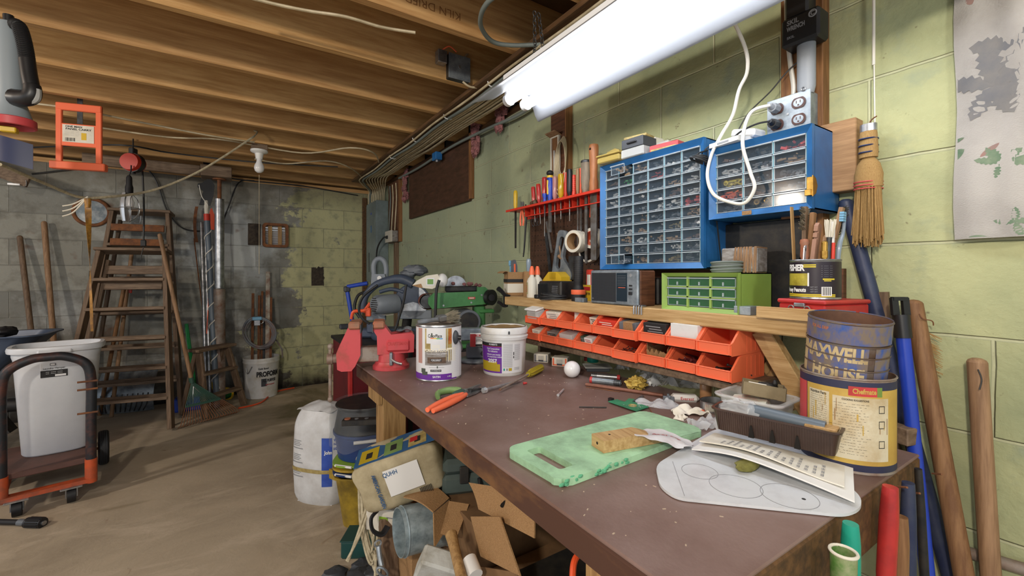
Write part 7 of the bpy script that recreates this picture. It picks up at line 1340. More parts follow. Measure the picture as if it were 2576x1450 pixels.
MB('saw_grey').lathe([(0, 0), (.15, 0), (.155, .01), (.155, .03), (.145, .045), (0, .05)], 36).build('turntable', t);MB('saw_grey').box((.0, .04, .03), (.46, .14, .055), .01).box((-.12, -.05, .07), (.09, .06, .06), .006).build('base', t);MB('saw_light').box((.10, .03, .14), (.21, .02, .055), .004).box((-.14, .03, .13), (.12, .02, .055), .004).build('fence', t)
b=MB('saw_light').lathe([(0, 0), (.05, .0), (.064, .02), (.066, .14), (0, .145)], 28, sx=1, sy=.9);o=b.build('motor', t);o.rotation_euler=(pi/2, 0, -.5);o.location=Vector(q2(968, 764, -.02))+Vector((-.03, -.09, 0));o.rotation_euler=(-pi/2, 0, -.75)
for k in range(7):
 bb=MB('iron_black').box((0, -.038+k*.0125, -.0005), (.08-abs(k-3)*.012, .005, .004), .001);s=bb.build('vent_slot', o)
MB('off_white').box((0, .064, .09), (.05, .003, .05)).build('rating_plate', o)
MB('saw_grey').tube([q2(914, 788), q2(914, 768), q2(922, 742), q2(945, 718), q2(975, 706), q2(1010, 702), q2(1040, 715)], [.014, .018, .02, .022, .024, .03, .03], n=12).build('handle', t);MB('saw_grey').tube([q2(955, 735), q2(985, 728), q2(1015, 735)], .012, n=10).build('trigger_grip', t);MB('orange_plastic').tube([q2(918, 785, -.02), q2(935, 762, -.02)], .012, n=8).build('safety_strip', t)
o=MB('saw_grey').lathe([(0, -.02), (.105, -.02), (.11, -.012), (.11, .012), (.105, .02), (0, .02)], 36, a0=-.3, a1=pi+.2).build('blade_guard', t);o.rotation_euler=(pi/2, 0, .25);o.location=q2(1035, 760, .03)
MB('steel').cyl(q2(1035, 760, .02), q2(1035, 760, .026), .10, n=40).build('blade', t);MB('iron_black').tube([q2(1010, 735, .05), q2(1015, 790, .10), q2(1010, 830, .12)], .03, n=12).build('arm', t)
one('dust_bag', MB('mid_grey', loc(*po)@rotm(0, 0, -YAW)).ell(q2(1040, 680, .06), (.07, .04, .032), 20, 12, .35, pw=.8).ell(q2(1022, 690, .06), (.05, .04, .03), 16, 10, .3), 'grey cloth dust bag on top of the mitre saw', 'dust bag')
t=thing('circular_saw', 'grey power tool with a D shaped handle standing behind the mitre saw', 'saw', atY(955, 715, 2.78), -YAW);s=dep(t.location)/FPX
f=lambda u, v, y=0:((u-955)*s, y, (715-v)*s);MB('saw_light').prism([f(938, 715)[::2], f(978, 715)[::2], f(972, 690)[::2], f(940, 690)[::2]], -.04, .04, 'y').build('body', t);MB('saw_light').tube([f(942, 700), f(940, 670), f(946, 655), f(958, 651), f(968, 660), f(972, 680), f(970, 705)], [.016, .017, .016, .017, .017, .016, .016], n=12).build('handle', t);MB('white_plastic').cyl(f(960, 700, -.048), f(960, 700, -.04), .014, n=20).build('badge', t)
t=thing('blue_stand', 'blue tubular stand with grey joints behind the vise', 'stand', atY(888, 850, 3.05));s=dep(t.location)/FPX
f=lambda u, v, y=0:Vector(((u-888)*s*CY_+y*SY_, -(u-888)*s*SY_+y*CY_, (850-v)*s));zb_=-t.location.z
b=MB('blue_plastic').tube([f(893, 852), f(885, 800), f(874, 735)], .014, n=10);b.build('upright', t);MB('blue_plastic').tube([f(874, 722), f(900, 717), f(925, 713)], .014, n=10).build('cross_tube', t);MB('dark_grey').box(f(873, 728), (.04, .04, .04), .008).build('joint', t);MB('dark_grey').tube([f(893, 850), f(895, 880)*1, (f(895, 880).x, f(895, 880).y, zb_+.004)], .013, n=8).build('leg', t);MB('black_plastic').tube([f(905, 800), f(892, 775), f(900, 745), f(918, 735)], .010, n=8).build('hose', t)
MB('dark_grey').box(f(866, 822), (.06, .04, .035), .006).build('pad', t)
one('orange_clamp', MB('orange_plastic', loc(*atD(905, 790, 2.5))@rotm(0, 0, -YAW)).tube([(-.05, 0, -.03), (-.035, 0, .012), (.02, 0, .018), (.055, 0, .028)], [.008, .010, .010, .012], n=8).box((.05, 0, .01), (.03, .02, .05), .004), 'orange plastic lever between the blue stand and the mitre saw', 'lever')
# white laser level resting on the saw
t=thing('laser_level', 'cream angle finder with a green display lying on the mitre saw', 'level', atD(1082, 722, 2.20), -YAW);s=2.20/FPX;f=lambda u, v, y=0:((u-1082)*s, y, (722-v)*s)
MB('off_white').prism([f(1040, 718)[::2], f(1052, 706)[::2], f(1075, 694)[::2], f(1103, 690)[::2], f(1108, 700)[::2], f(1106, 720)[::2], f(1090, 727)[::2], f(1060, 724)[::2]], -.025, .025, 'y').build('body', t, ang=50);MB('white_plastic').ell(f(1113, 706), (.028, .03, .036), 18, 12).build('end_cap', t);MB('card').prism([f(1040, 718)[::2], f(1062, 714)[::2], f(1066, 724)[::2], f(1058, 724)[::2]], -.027, .026, 'y').build('wood_strip', t);MB(mk('lcd', '6f9a4a', .2)).box(f(1085, 709, -.0258), (.03, .002, .026)).build('display', t);MB('label_white').box(f(1085, 709, -.0254), (.042, .002, .038)).build('display_frame', t)
# belt sander
ps=atZ(1160, 872, CT);ss=FPX/dep(ps);t=thing('belt_sander', 'green bench belt sander with a long sanding belt arm', 'sander', ps, -YAW+.28);f=lambda u, v, y=0:((u-1160)/ss, y, (872-v)/ss)
mk('belt', '7d4a3e', .8, hx2='6a3d34', vs=60)
a0, a1=f(1065, 755)[0], f(1225, 752)[0];z0=f(0, 757)[2];rr_=.040
b=MB('green_paint').prism([f(1088, 736)[::2], f(1195, 733)[::2], f(1195, 722)[::2], f(1215, 722)[::2], f(1230, 735)[::2], f(1230, 764)[::2], f(1085, 774)[::2], f(1076, 762)[::2], f(1076, 748)[::2]], -.065, -.045, 'y');b.build('side_plate', t)
bl=[(a0+.02+rr_*cos(q), z0+rr_*sin(q))for q in[pi/2+pi*k/12 for k in range(13)]]+[(a1-.02+rr_*.85*cos(q), z0+.006+rr_*.85*sin(q))for q in[-pi/2+pi*k/12 for k in range(13)]]
n=len(bl);b=MB('belt');b.add([(x, y, z)for y in(-.0445, .0605)for x, z in bl], [(i, (i+1)%n, n+(i+1)%n, n+i)for i in range(n)]);b.build('sanding_belt', t)
MB('steel_dark').cyl((a0+.02, -.043, z0), (a0+.02, .058, z0), rr_-.006, n=24).build('drum', t);o=MB('black_plastic').lathe([(0, -.02), (.035, -.02), (.042, -.012), (.042, .012), (0, .014)], 24).build('drive_wheel', t);o.rotation_euler=(pi/2, 0, .6);o.location=f(1228, 748, -.07);MB('black_plastic').cyl(f(1228, 748, -.10), f(1228, 748, -.085), .018, n=20).build('knob', t)
MB('iron_black').box(f(1160, 727), (.17, .05, .03), .005).build('work_stop', t);MB('red_paint').box(f(1181, 749, -.066), (.038, .002, .012)).build('badge', t);MB('paper').box(f(1181, 749, -.0672), (.026, .001, .005)).build('badge_text', t)
for u, v in((1112, 766), (1180, 760), (1206, 742)):MB('steel').cyl(f(u, v, -.070), f(u, v, -.065), .005, n=10).build('bolt', t)
MB('green_paint').box(f(1205, 800), (.06, .08, .14), .01).box(f(1185, 866), (.22, .18, .022), .006).box(f(1222, 783, -.02), (.08, .06, .02), .004).build('stand', t);o=MB('mid_grey').cyl(f(1172, 806, -.09), f(1172, 806, .1), .062, .06, 28).build('motor', t)
MB('iron_black').cyl(f(1172, 806, -.097), f(1172, 806, -.0905), .05, n=24).build('motor_grille', o);MB('steel').cyl(f(1150, 722, .05), f(1150, 722, .055), .06, n=30).build('disc', t)
b=MB('pink_fluff', loc(*ps)@rotm(0, 0, -YAW+.28));rr=random.Random(2);[b.ell(f(1135+rr.uniform(0, 75), 716+rr.uniform(-3, 3), -.01), (.011, .011, .009), 8, 6, .5)for _ in range(7)];one('fluff', b, 'bits of pink insulation fluff on top of the belt sander', 'insulation')
for pts, r, l in(([(1105, 705), (1098, 730), (1096, 770), (1095, 800)], .008, 'thick dark cord hanging from the cream angle finder'), ([(1022, 716), (1015, 760), (1000, 812), (992, 838)], .007, 'black cord hanging down in front of the mitre saw'), ([(950, 718), (915, 745), (903, 775), (910, 800), (930, 815)], .007, 'grey looped cord at the mitre saw handle')):one('tool_cable', MB('black_cable' if r!=.0071 else 'grey_cable').tube([atD(u, v, 2.12 if u>1090 else 2.36)for u, v in pts]+([atZ(990, 862, CT+.007)]if 'front' in l else[]), r, n=8), l, 'cord')
# ---------------------------------------------------------------- platform cart with white hamper
mk('cart_orange', 'c8552a', .5, hx2='7d4a38', vs=8, amt=.45);mk('deck', '6a4a42', .7, hx2='54403a', vs=6);mk('pipe_black', '2b2e33', .5, .3, hx2='6a3d30', vs=14, amt=.25)
x1, x0, y0, y1=0, -.30, 0, .48;t=thing('platform_cart', 'orange framed platform cart with a black pipe handle on casters', 'cart', (-.605, 3.03, 0), .2);LC=lambda x, y, z:Vector((x, y, z))
b=MB('deck');b.box(LC((x0+x1)/2-.02, (y0+y1)/2+.02, .185), (x1-x0+.02, y1-y0-.02, .03), .004);b.build('deck', t)
b=MB('cart_orange').beam(LC(x0, y0, .095), LC(x1, y0, .095), .05, .02).beam(LC(x1, y0, .095), LC(x1, y1, .13), .02, .05).beam(LC(x0, y0, .095), LC(x0, y1, .13), .02, .05);b.build('frame', t);
for x in(x0, x1):MB('cart_orange').cyl(LC(x, y0+.0, .08), LC(x, y0, .20), .024, n=16).build('post_socket', t)
MB('cart_orange').beam(LC(x1, y1, .13), LC(x1+.0, y1+.02, .30), .03, .03, (0, 1, 0)).build('rear_post', t)
MB('pipe_black').tube([LC(x0, y0, .19), LC(x0, y0, .40), LC(x0, y0, .60), LC(x0+.02, y0, .69), LC(x0+.09, y0, .735), LC((x0+x1)/2, y0, .74), LC(x1-.09, y0, .735), LC(x1-.02, y0, .69), LC(x1, y0, .60), LC(x1, y0, .40), LC(x1, y0, .19)], .021, n=14).build('handle', t)
for z in(.60, .56, .44):MB('rust').cyl(LC(x1-.05, y0-.012, z), LC(x1+.025, y0-.022, z), .005, n=8).build('bolt', t)
for x in(x0+.05, x1-.07):
 w=MB('steel').box(LC(x, y0-.005, .082), (.08, .07, .008), .002).box(LC(x-.02, y0, .055), (.004, .03, .05)).box(LC(x+.02, y0, .055), (.004, .03, .05)).build('caster', t);MB('black_rubber').cyl(LC(x-.016, y0+.008, .037), LC(x+.016, y0+.008, .037), .037, n=28).build('wheel', w)
for x in(x1+.055, x0-.055):
 w=MB('black_rubber').lathe([(.04, -.024), (.09, -.024), (.097, -.018), (.0995, 0), (.097, .018), (.09, .024), (.04, .024)], 36, closed=True).build('wheel', t);w.rotation_euler=(0, pi/2, 0);w.location=LC(x, y1+.01, .1005);MB('galv').cyl((0, 0, -.02), (0, 0, .02), .042, n=20).build('hub', w);b=MB('dark_grey');[b.torus((0, 0, z), .0985, .0022, n=36, m=5)for z in(-.012, -.004, .004, .012)];b.build('tread', w)
MB('rust').cyl(LC(x0-.06, y1+.01, .10), LC(x1+.06, y1+.01, .10), .008, n=8).build('axle', t)
mk('hamper', 'd6dae0', .35, hx2='c9cdd4', vs=3);t=thing('laundry_hamper', 'tall white plastic hamper with sticker standing on the platform cart', 'hamper', (-.790, 3.315, .2008), .15)
def dsh(w, d, k=26):return[(w*math.copysign(abs(cos(q))**.62, cos(q)), (d if sin(q)<0 else d*.8)*math.copysign(abs(sin(q))**.62, sin(q)))for q in[2*pi*i/k for i in range(k)]]
Z3=lambda L_, z:[(x, y, z)for x, y in L_]
dq=lambda w, d:dsh(w*.76, d*.86)
b=MB('hamper');loops(b, [Z3(dq(.165, .125), 0), Z3(dq(.175, .135), .01), Z3(dq(.215, .165), .50), Z3(dq(.222, .17), .52), Z3(dq(.222, .17), .56), Z3(dq(.215, .163), .562), Z3(dq(.17, .13), .012)]);b.build('body', t, ang=50)
b=MB('hamper');loops(b, [Z3(dq(.222, .17), .535), Z3(dq(.242, .19), .54), Z3(dq(.245, .193), .556), Z3(dq(.240, .188), .568), Z3(dq(.218, .166), .568), Z3(dq(.216, .164), .54)]);b.build('rim', t, ang=50);MB('hamper').box((0, -.162, .545), (.13, .02, .022), .008).build('handle', t)
b=MB('label_white').box((-.005, -.136, .445), (.10, .004, .075), .001, (.06, 0, 0));b.use('ink').box((-.005, -.1385, .428), (.098, .002, .036), 0, (.06, 0, 0));b.use('label_white');[b.text('-- --- ---', .010, (-.005, -.1405, .438-k*.008), bold=.02, w=.06)for k in range(2)];b.box((.018, -.1398, .418), (.04, .001, .010));b.use('ink').text('Laundry Hamper', .012, (-.005, -.141, .456), bold=.01, w=.08);b.box((-.01, -.1412, .476), (.02, .001, .012)).use('label_white').box((-.01, -.1418, .476), (.016, .001, .008));b.build('sticker', t)
# wheelbarrow behind
mk('barrow', '3e4c63', .4, .2, hx2='4d5a70', vs=6);t=thing('wheelbarrow', 'dark blue steel wheelbarrow tray behind the white hamper', 'wheelbarrow', (-1.50, 3.80, 0), -.04)
b=MB('barrow');loops(b, [Z3(rrect(.30, .12, .06, 5), .48), Z3(rrect(.57, .19, .10, 5), .78), Z3(rrect(.59, .21, .10, 5), .785), Z3(rrect(.59, .21, .10, 5), .792), Z3(rrect(.56, .18, .10, 5), .79), Z3(rrect(.29, .11, .06, 5), .49)]);b.build('tray', t, ang=50)
for s in(-1, 1):MB('iron_black').tube([(-.1, s*.10, .48), (-.12, s*.12, .01), (.06, s*.12, .01), (.05, s*.10, .48)], .014, n=8).build('leg', t)
MB('black_rubber').torus((.40, 0, .205), .16, .04, (0, 1, 0), 30, 10).build('wheel', t);MB('iron_black').beam((.40, 0, .205), (.25, 0, .48), .1, .02).build('fork', t);one('black_glove', MB('black_rubber', loc(*(lambda q:Vector((q.x, q.y, .793)))(atY(5, 840, 3.66)))).ell((0, 0, .022), (.06, .05, .03), 18, 10, .4), 'black crumpled item lying on the wheelbarrow tray', 'glove')
# hose nozzle on the floor
a, c=fl(-60, 1322), fl(95, 1326);a.z=c.z=.018;d=(c-a).normalized();t=thing('spray_nozzle', 'black hose end with a knurled coupling lying on the floor', 'nozzle', (c.x, c.y, 0));g=lambda p:p-Vector((c.x, c.y, 0));MB('black_rubber').tube([g(a)-d*.3, g(a), g(c)-d*.07], .012, n=10).build('hose', t);MB('mid_grey').cyl(g(c)-d*.09, g(c)-d*.05, .014, n=14).build('ferrule', t);b=MB('black_plastic').cyl(g(c)-d*.05, g(c)+d*.025, .022, .022, 18);[b.box(g(c)-d*.01+Vector((0, 0, 0))+Vector((-d.y, d.x, 0))*.022*cos(q)+Vector((0, 0, .022*sin(q))), (.06, .004, .004), 0, (0, 0, math.atan2(d.y, d.x)))for q in[k*pi/8 for k in range(16)]if sin(q)>-.6];b.build('coupling', t);MB('steel').cyl(g(c)+d*.025, g(c)+d*.032, .010, n=14).build('outlet', t)
# ---------------------------------------------------------------- bag, buckets under the bench end
mk('bag_white', 'd6d8da', .5, hx2='c4c4c4', vs=12, bump=.5, bs=24);mk('print_blue', '2a4aa8', .5, hx2='3a5ab4', vs=20);mk('mop_yellow', 'b3952f', .6, hx2='7d6828', vs=10, amt=.5);mk('lime', '8ab03a', .5);mk('navy_tub', '1f3a72', .4)
p=fl(795, 1275);pbg=p+Vector((.05, .085, 0));A=dirto(pbg)
def bagf(rx, ry, hh, seed, top=.25):
 def fn(a, c):
  q=2*pi*a;k=(1-max(0, (c-.78)/.22)**2*top)*(1-max(0, (.1-c)/.1)**2*.12);k*=1+.06*sin(c*pi)+.035*NZ.noise(Vector((cos(q)*2.2, sin(q)*2.2, c*4+seed)))
  return(rx*k*math.copysign(abs(cos(q))**.7, cos(q)), ry*k*math.copysign(abs(sin(q))**.7, sin(q)), c*hh)
 return fn
fb_=bagf(.135, .095, .46, 1);t=thing('chemical_bag', 'white plastic sack with blue print taped round the middle on the floor', 'sack', pbg, -YAW-.25)
b=MB('bag_white').sheet(fb_, 60, 24, .002, cu=True);b.sheet(lambda a, c:(.101*(2*a-1)*1.0, .072*(2*c-1), .462+.028*(1-(2*a-1)**2)*(1-(2*c-1)**2)+.010*NZ.noise(Vector((a*5, c*5, 3)))), 16, 12, .002).bx(-.10, .10, -.07, .07, 0, .003);b.build('sack', t, ang=75)
def onbag(b, mat, a0, a1, c0, c1, off=.003):
 n=max(3, int(abs(a1-a0)*90));m=5;b.use(mat);vs=[]
 for i in range(n+1):
  for j in range(m+1):
   a, c=a0+(a1-a0)*i/n, c0+(c1-c0)*j/m;x, y, z=fb_(a%1, c);r=math.hypot(x, y);vs.append((x*(1+off/r), y*(1+off/r), z))
 return b.add(vs, [(i*(m+1)+j, (i+1)*(m+1)+j, (i+1)*(m+1)+j+1, i*(m+1)+j+1)for i in range(n)for j in range(m)])
b=onbag(MB('print_blue'), 'print_blue', .80, .87, .22, .74);
for k in range(3):onbag(b, 'ink_grey', .63+.0*k, .72, .30+.15*k, .31+.15*k);[onbag(b, 'ink_grey', .64, .70+.01*(j%2), .33+.15*k+.018*j, .337+.15*k+.018*j)for j in range(4)]
fo=lambda a, c:(lambda q:(q[0]*1.04, q[1]*1.04, q[2]))(fb_(a%1, c));b.use('paper_white').stext('John', fo, .815, .866, .56, .61, .001, .03);b.use('print_blue');[b.stext(s_, fo, .88, .945, z_, z_+.03, .0, .03)for s_, z_ in(('WHITE', .70), ('Foaming', .655), ('100%', .61))];b.build('print', t);onbag(MB('fly_paper'), 'label_tan', .60, .98, .36, .40, .004).build('tape', t)
# mop buckets and tub
p=fl(900, 1335);pm=p+Vector((.05, .09, 0));t=thing('mop_bucket', 'dirty yellow pour spout bucket standing on the floor under the bench end', 'bucket', pm, -.5)
b=MB('mop_yellow');loops(b, [Z3(dsh(.085, .085), 0), Z3(dsh(.115, .115), .22), Z3(dsh(.125, .122), .228), Z3(dsh(.125, .122), .236), Z3(dsh(.113, .113), .234), Z3(dsh(.083, .083), .006)]);b.build('body', t, ang=50);MB('mop_yellow').prism([(-.16, .0), (-.10, .045), (-.10, -.045)], .19, .234, 'z').build('spout', t)
zz=.2365
for k, (m_, h_, l)in enumerate((('navy_tub', .018, 'blue nested bucket rim directly above the yellow bucket'), ('mop_yellow', .022, 'yellow nested bucket rim in the stack'), ('lime', .018, 'lime green nested bucket rim below the navy tub'))):
 b=MB(m_, loc(pm.x, pm.y, zz)@rotm(0, 0, -.5));loops(b, [Z3(dsh(.108, .108), 0), Z3(dsh(.118, .118), h_*.5), Z3(dsh(.128, .126), h_*.6), Z3(dsh(.128, .126), h_), Z3(dsh(.105, .105), h_)]);t=one('nested_bucket', b, l, 'bucket', ang=50);zz+=h_+.0005
 if k!=1:MB('white_plastic', loc(*(-t.location))@loc(pm.x, pm.y, zz-.004)@rotm(0, 0, -.5)).cyl((-.10, -.10, .0), (-.02, -.128, .0), .006, n=8).build('handle_grip', t)
t=thing('navy_tub', 'navy blue round tub on top of the nested buckets', 'tub', (pm.x+.01, pm.y+.02, zz));MB('navy_tub').lathe([(0, 0), (.115, 0), (.12, .004), (.135, .11), (.142, .115), (.142, .125), (.133, .125), (.117, .006), (0, .006)], 40).build('body', t);MB('white_plastic').cyl((-.08, -.118, .10), (.02, -.142, .10), .008, n=10).build('handle_grip', t)
b=MB('iron_black', loc(pm.x+.01, pm.y+.02, zz+.1255)).lathe([(0, 0), (.135, 0), (.138, .004), (.12, .10), (.132, .115), (.13, .12), (0, .115)], 40);one('black_pot', b, 'black round pot with flat lid inside the clear bag', 'pot')
b=MB('poly_thin', loc(pm.x+.01, pm.y+.02, zz+.10)).sheet(lambda a, c:(lambda r:(r*cos(2*pi*a), r*sin(2*pi*a), .15*c-.03*(1-c)*(1+NZ.noise(Vector((cos(2*pi*a)*2, sin(2*pi*a)*2, 5))))))((.160+.010*NZ.noise(Vector((cos(2*pi*a)*4, sin(2*pi*a)*4, c*3))))*(1-.08*c)), 60, 12, .001, cu=True);one('plastic_bag', b, 'clear plastic bag draped over the black pot and navy tub', 'bag', ang=70)
a, c=atD(862, 1036, 1.72), atD(962, 1016, 1.74);ze=zz+.1255+.1205+.012;a.z, c.z=ze, ze;b=MB('iron_black').beam(a, c, .04, .022, (0, 0, 1), .002);t=one('black_bar', b, 'short black steel bar with bored holes on top of the black pot', 'bar');MB('jaw_worn', loc(*(-t.location))).cyl(a.lerp(c, .12)+Vector((0, 0, .011)), a.lerp(c, .12)+Vector((0, 0, .014)), .012, n=14).build('bolt_head', t)
for k, q in enumerate((.35, .6)):MB('galv', loc(*(-t.location))).cyl(a.lerp(c, q)+Vector((0, 0, .0108)), a.lerp(c, q)+Vector((0, 0, .0118)), .008, n=14).build('plug', t)
# ---------------------------------------------------------------- heap under the bench
def heapbox(name, x0, x1, y0, y1, z0, z1, mat, label, cat='box', rz=0):
 t=thing(name, label, cat, ((x0+x1)/2, (y0+y1)/2, z0), rz);w, d, h=x1-x0, y1-y0, z1-z0;MB(mat).box((0, 0, h/2), (w, d, h), .003).build('body', t);return t
heapbox('carton', .58, 1.05, 1.08, 1.55, 0, .425, 'card_dark', 'closed tan carton on the floor under the grey tool case')
pt=atD(1118, 1200, 1.50);t=thing('tool_case', 'grey green plastic tool case with latches on the carton under the bench', 'tool case', (.76, 1.34, .4255), -.35);mk('case_grey', '4d5a56', .5, hx2='434e4b', vs=8)
MB('case_grey').bx(-.16, .16, -.12, .12, 0, .065, .012).build('body', t);MB('case_grey').bx(-.158, .158, -.118, .118, .0655, .115, .014).build('lid', t)
for x in(-.09, .09):MB('iron_black').box((x, -.124, .068), (.03, .012, .055), .003).build('latch', t)
MB('iron_black').tube([(-.04, -.12, .05), (-.04, -.145, .03), (-.035, -.15, -.0+.012), (.035, -.15, .012), (.04, -.145, .03), (.04, -.12, .05)], .007, n=8).build('handle', t)
mk('bag_cream', 'b9ad8e', .8, hx2='94886a', vs=9);mk('bag_blue', '2f5f8f', .6, hx2='264e78', vs=10);pb_=atD(1012, 1180, 1.44);t=thing('paper_sack', 'cream paper sack with blue picture panel leaning under the bench', 'sack', pb_, rot=(.12, -.30, -.42))
b=MB('bag_cream').ell((0, 0, 0), (.14, .08, .088), 40, 22, .08, 5, pw=.34);b.build('sack', t, ang=60);b=MB('bag_blue').bx(-.125, .14, -.06, .055, .0872, .0885);[b.use(m_).bx(x, x+.06, -.048, .03, .0886, .0893)for x, m_ in((-.11, 'label_yellow'), (-.03, 'prune_green'), (.05, 'label_tan'))];b.use('ink');[b.bx(x+.02, x+.04, -.03, .005, .0893, .0897)for x in(-.11, -.03, .05)];b.use('ink_red').bx(.055, .08, -.02, .01, .0893, .0898);b.build('picture_panel', t)
b=MB('bag_blue').text('AMERICAN GARDEN', .016, (-.07, -.0865, .0), (0, 0, -1), (1, 0, 0), .03, w=.12);b.use('paper_white').bx(-.04, .07, -.0866, -.086, -.03, .06);b.use('bag_blue').text('QUHH', .02, (-.02, -.087, .045), bold=.02, w=.045);b.use('ink');[b.bx(.05+k*.005, .052+k*.005, -.087, -.086, -.06, -.035)for k in range(8)];b.build('print', t)
heapbox('carton', .47, .572, 1.30, 1.595, 0, .335, 'card', 'low carton on the floor supporting the cream paper sack')
# duct
pd=atD(1003, 1340, 1.30);t=thing('duct_pipe', 'short galvanised round duct lying on the heap under the bench', 'duct', pd, rot=(pi/2-.06, .0, -1.60));mk('zinc', 'a9bac2', .4, .35, hx2='77888f', vs=26);MB('zinc').lathe([(.068, 0), (.069, -.20), (.0665, -.20), (.0655, 0)], 44, closed=True).build('pipe', t, ang=60);[MB('zinc').torus((0, 0, z), .0697, .002, n=40, m=6).build('bead', t)for z in(-.012, -.15)]
one('paper_packet', MB('paper', loc(*atD(985, 1300, 1.47))@rotm(.3, .15, -.6)).box((0, 0, 0), (.16, .05, .10), .004).use('lime').box((-.02, -.0255, .01), (.03, .001, .02)).use('ink_grey').box((.02, -.0255, .02), (.06, .001, .004)), 'white lined packet behind the galvanised duct', 'packet')
# cardboard flaps and open carton
def flap(p4, label, name='cardboard_flap', mat='card', t=.004, bend=.0):
 A_, B_, C_, D_=[atD(*q)for q in p4];fn=lambda a, c:(A_*(1-a)+B_*a)*(1-c)+(D_*(1-a)+C_*a)*c+Vector((0, -.02, .03))*bend*sin(a*pi)
 b=MB(mat).sheet(fn, 10, 6, t);b.use('card_dark');return one(name, b, label, 'cardboard')
flap([(1015, 1252, 1.36), (1090, 1290, 1.28), (1130, 1255, 1.36), (1062, 1214, 1.46)], 'torn tan cardboard flap above the galvanised duct', bend=.4);flap([(1090, 1292, 1.28), (1092, 1380, 1.22), (1125, 1330, 1.28), (1130, 1258, 1.36)], 'upright corrugated cardboard edge beside the duct');flap([(1130, 1262, 1.34), (1108, 1345, 1.25), (1150, 1352, 1.24), (1180, 1270, 1.33)], 'tan cardboard tongue hanging in front of the closed carton')
flap([(1180, 1215, 1.22), (1205, 1282, 1.15), (1345, 1355, .98), (1340, 1240, 1.04)], 'large carton side flap with a hand slot close under the bench edge', bend=.2);flap([(1185, 1300, 1.15), (1210, 1400, 1.10), (1310, 1450, .98), (1258, 1300, 1.05)], 'ribbed cardboard flap folded down beneath the slotted one', mat='card');flap([(1170, 1420, 1.12), (1185, 1490, 1.08), (1320, 1490, .98), (1300, 1440, 1.0)], 'dark cardboard bottom flap near the frame edge', mat='card_dark')
q=atD(1283, 1250, 1.105);one('hand_slot', MB('dark_gap', loc(*q)).ell((0, -.008, -.01), (.035, .004, .012), 16, 8), 'dark oval hand hole in the large carton flap', 'hole')
heapbox('blue_carton', .49, .60, .56, .80, 0, .42, 'blue_plastic', 'blue and white printed box under the near bench leg');heapbox('dark_case', .60, .95, .55, .95, 0, .36, 'iron_black', 'black plastic case in the dark under the near end of the bench', 'case');heapbox('dark_crate', .60, 1.0, .97, 1.07, 0, .30, 'card_dark', 'dark cardboard crate behind the black case', 'crate')
b=MB('orange_plastic').tube([atD(1440, 1470, .78), atD(1443, 1420, .80), atD(1455, 1397, .82), atD(1472, 1402, .84)], .006, n=8);one('orange_hook', b, 'orange cord loop hanging under the bench edge near the leg', 'cord')
# foam block, mallet, post with rope
b=MB(mk('foam_white', 'b9bcb8', .9, hx2='7d7460', vs=7, amt=.35, bump=.5));pf=atD(1100, 1430, 1.10);b.at(loc(*pf)@rotm(.5, .35, -.5)).box((0, 0, 0), (.10, .05, .10), .006);one('foam_block', b, 'dirty white foam block on the heap under the bench', 'foam block')
a, c=atD(1135, 1345, 1.12), atD(1165, 1470, 1.0);t=thing('mallet', 'wooden handled tool with a white plastic head in the heap under the bench', 'mallet', a);d=c-a;MB('pine_z').tube([(0, 0, 0), d*.3, d*.9], [.016, .013, .013], n=12).build('handle', t);MB('white_plastic').cyl(d*.62+Vector((.03, 0, 0)), d*.95+Vector((.035, 0, 0)), .018, n=14).build('head', t)
b=MB('old_wood_z').beam(atD(972, 1300, 1.46), (atD(972, 1300, 1.46).x+.01, atD(972, 1300, 1.46).y-.05, .005), .05, .035, (0, 1, 0), .003);t=one('wood_post', b, 'dark grey wooden upright standing in front of the duct heap', 'post')
for k, (x, y, l)in enumerate(((.42, 1.22, 'black wire basket on the floor below the duct'), )):
 b=MB('iron_black');[b.box((.42+.012*i-.08, 1.08, .06), (.003, .26, .003))for i in range(16)];[b.box((.43, .96+.016*i, .064), (.20, .003, .003))for i in range(16)];[b.box((.43, yy, .03), (.2, .004, .06))for yy in(.955, 1.205)];one('wire_basket', b, l, 'basket')
b=MB('rope');pr=atD(935, 1195, 1.50);rr=random.Random(11)
for k in range(9):
 L_=.22+.10*rr.random();w=.016+.018*rr.random();o_=Vector((rr.uniform(-.02, .02)*CY_, -rr.uniform(-.02, .02)*SY_, 0))
 b.tube([pr+o_+Vector((-w*CY_, w*SY_, 0)), pr+o_+Vector((-w*CY_, w*SY_, -L_*.6))+Vector((0, -.03, 0)), pr+o_+Vector((0, -.05, -L_)), pr+o_+Vector((w*CY_, -w*SY_-.02, -L_*.6)), pr+o_+Vector((w*CY_, -w*SY_, 0))], .0042, n=6)
b.tube([pr+Vector((0, 0, -.05)), atD(905, 1330, 1.45), atD(875, 1415, 1.40)], .0042, n=6).tube([pr+Vector((0, -.02, -.05)), atD(910, 1335, 1.43), atD(872, 1412, 1.40)], .0042, n=6).tube([pr+Vector((.0, -.03, -.25)), atD(945, 1400, 1.36), atD(943, 1470, 1.33)], .0042, n=6);b.ell(pr+Vector((.015, 0, -.01)), (.022, .02, .028), 12, 8, .3).torus(pr+Vector((-.02, -.0, .01)), .02, .004, (0, 1, .2), 18, 6);one('rope_hank', b, 'hank of white rope hanging beside the paper sack under the bench', 'rope')
b=MB('galv').tube([atD(952, 1375, 1.36), atD(955, 1400, 1.35), atD(960, 1425, 1.34)], .008, n=8);b.torus(atD(962, 1440, 1.33), .016, .004, (.3, 1, 0), 18, 6, .6, 1.3);b.torus(atD(951, 1368, 1.36), .010, .003, (0, 1, 0), 14, 5);one('steel_snap_hook', b, 'steel snap hook at the end of the white rope', 'hook')
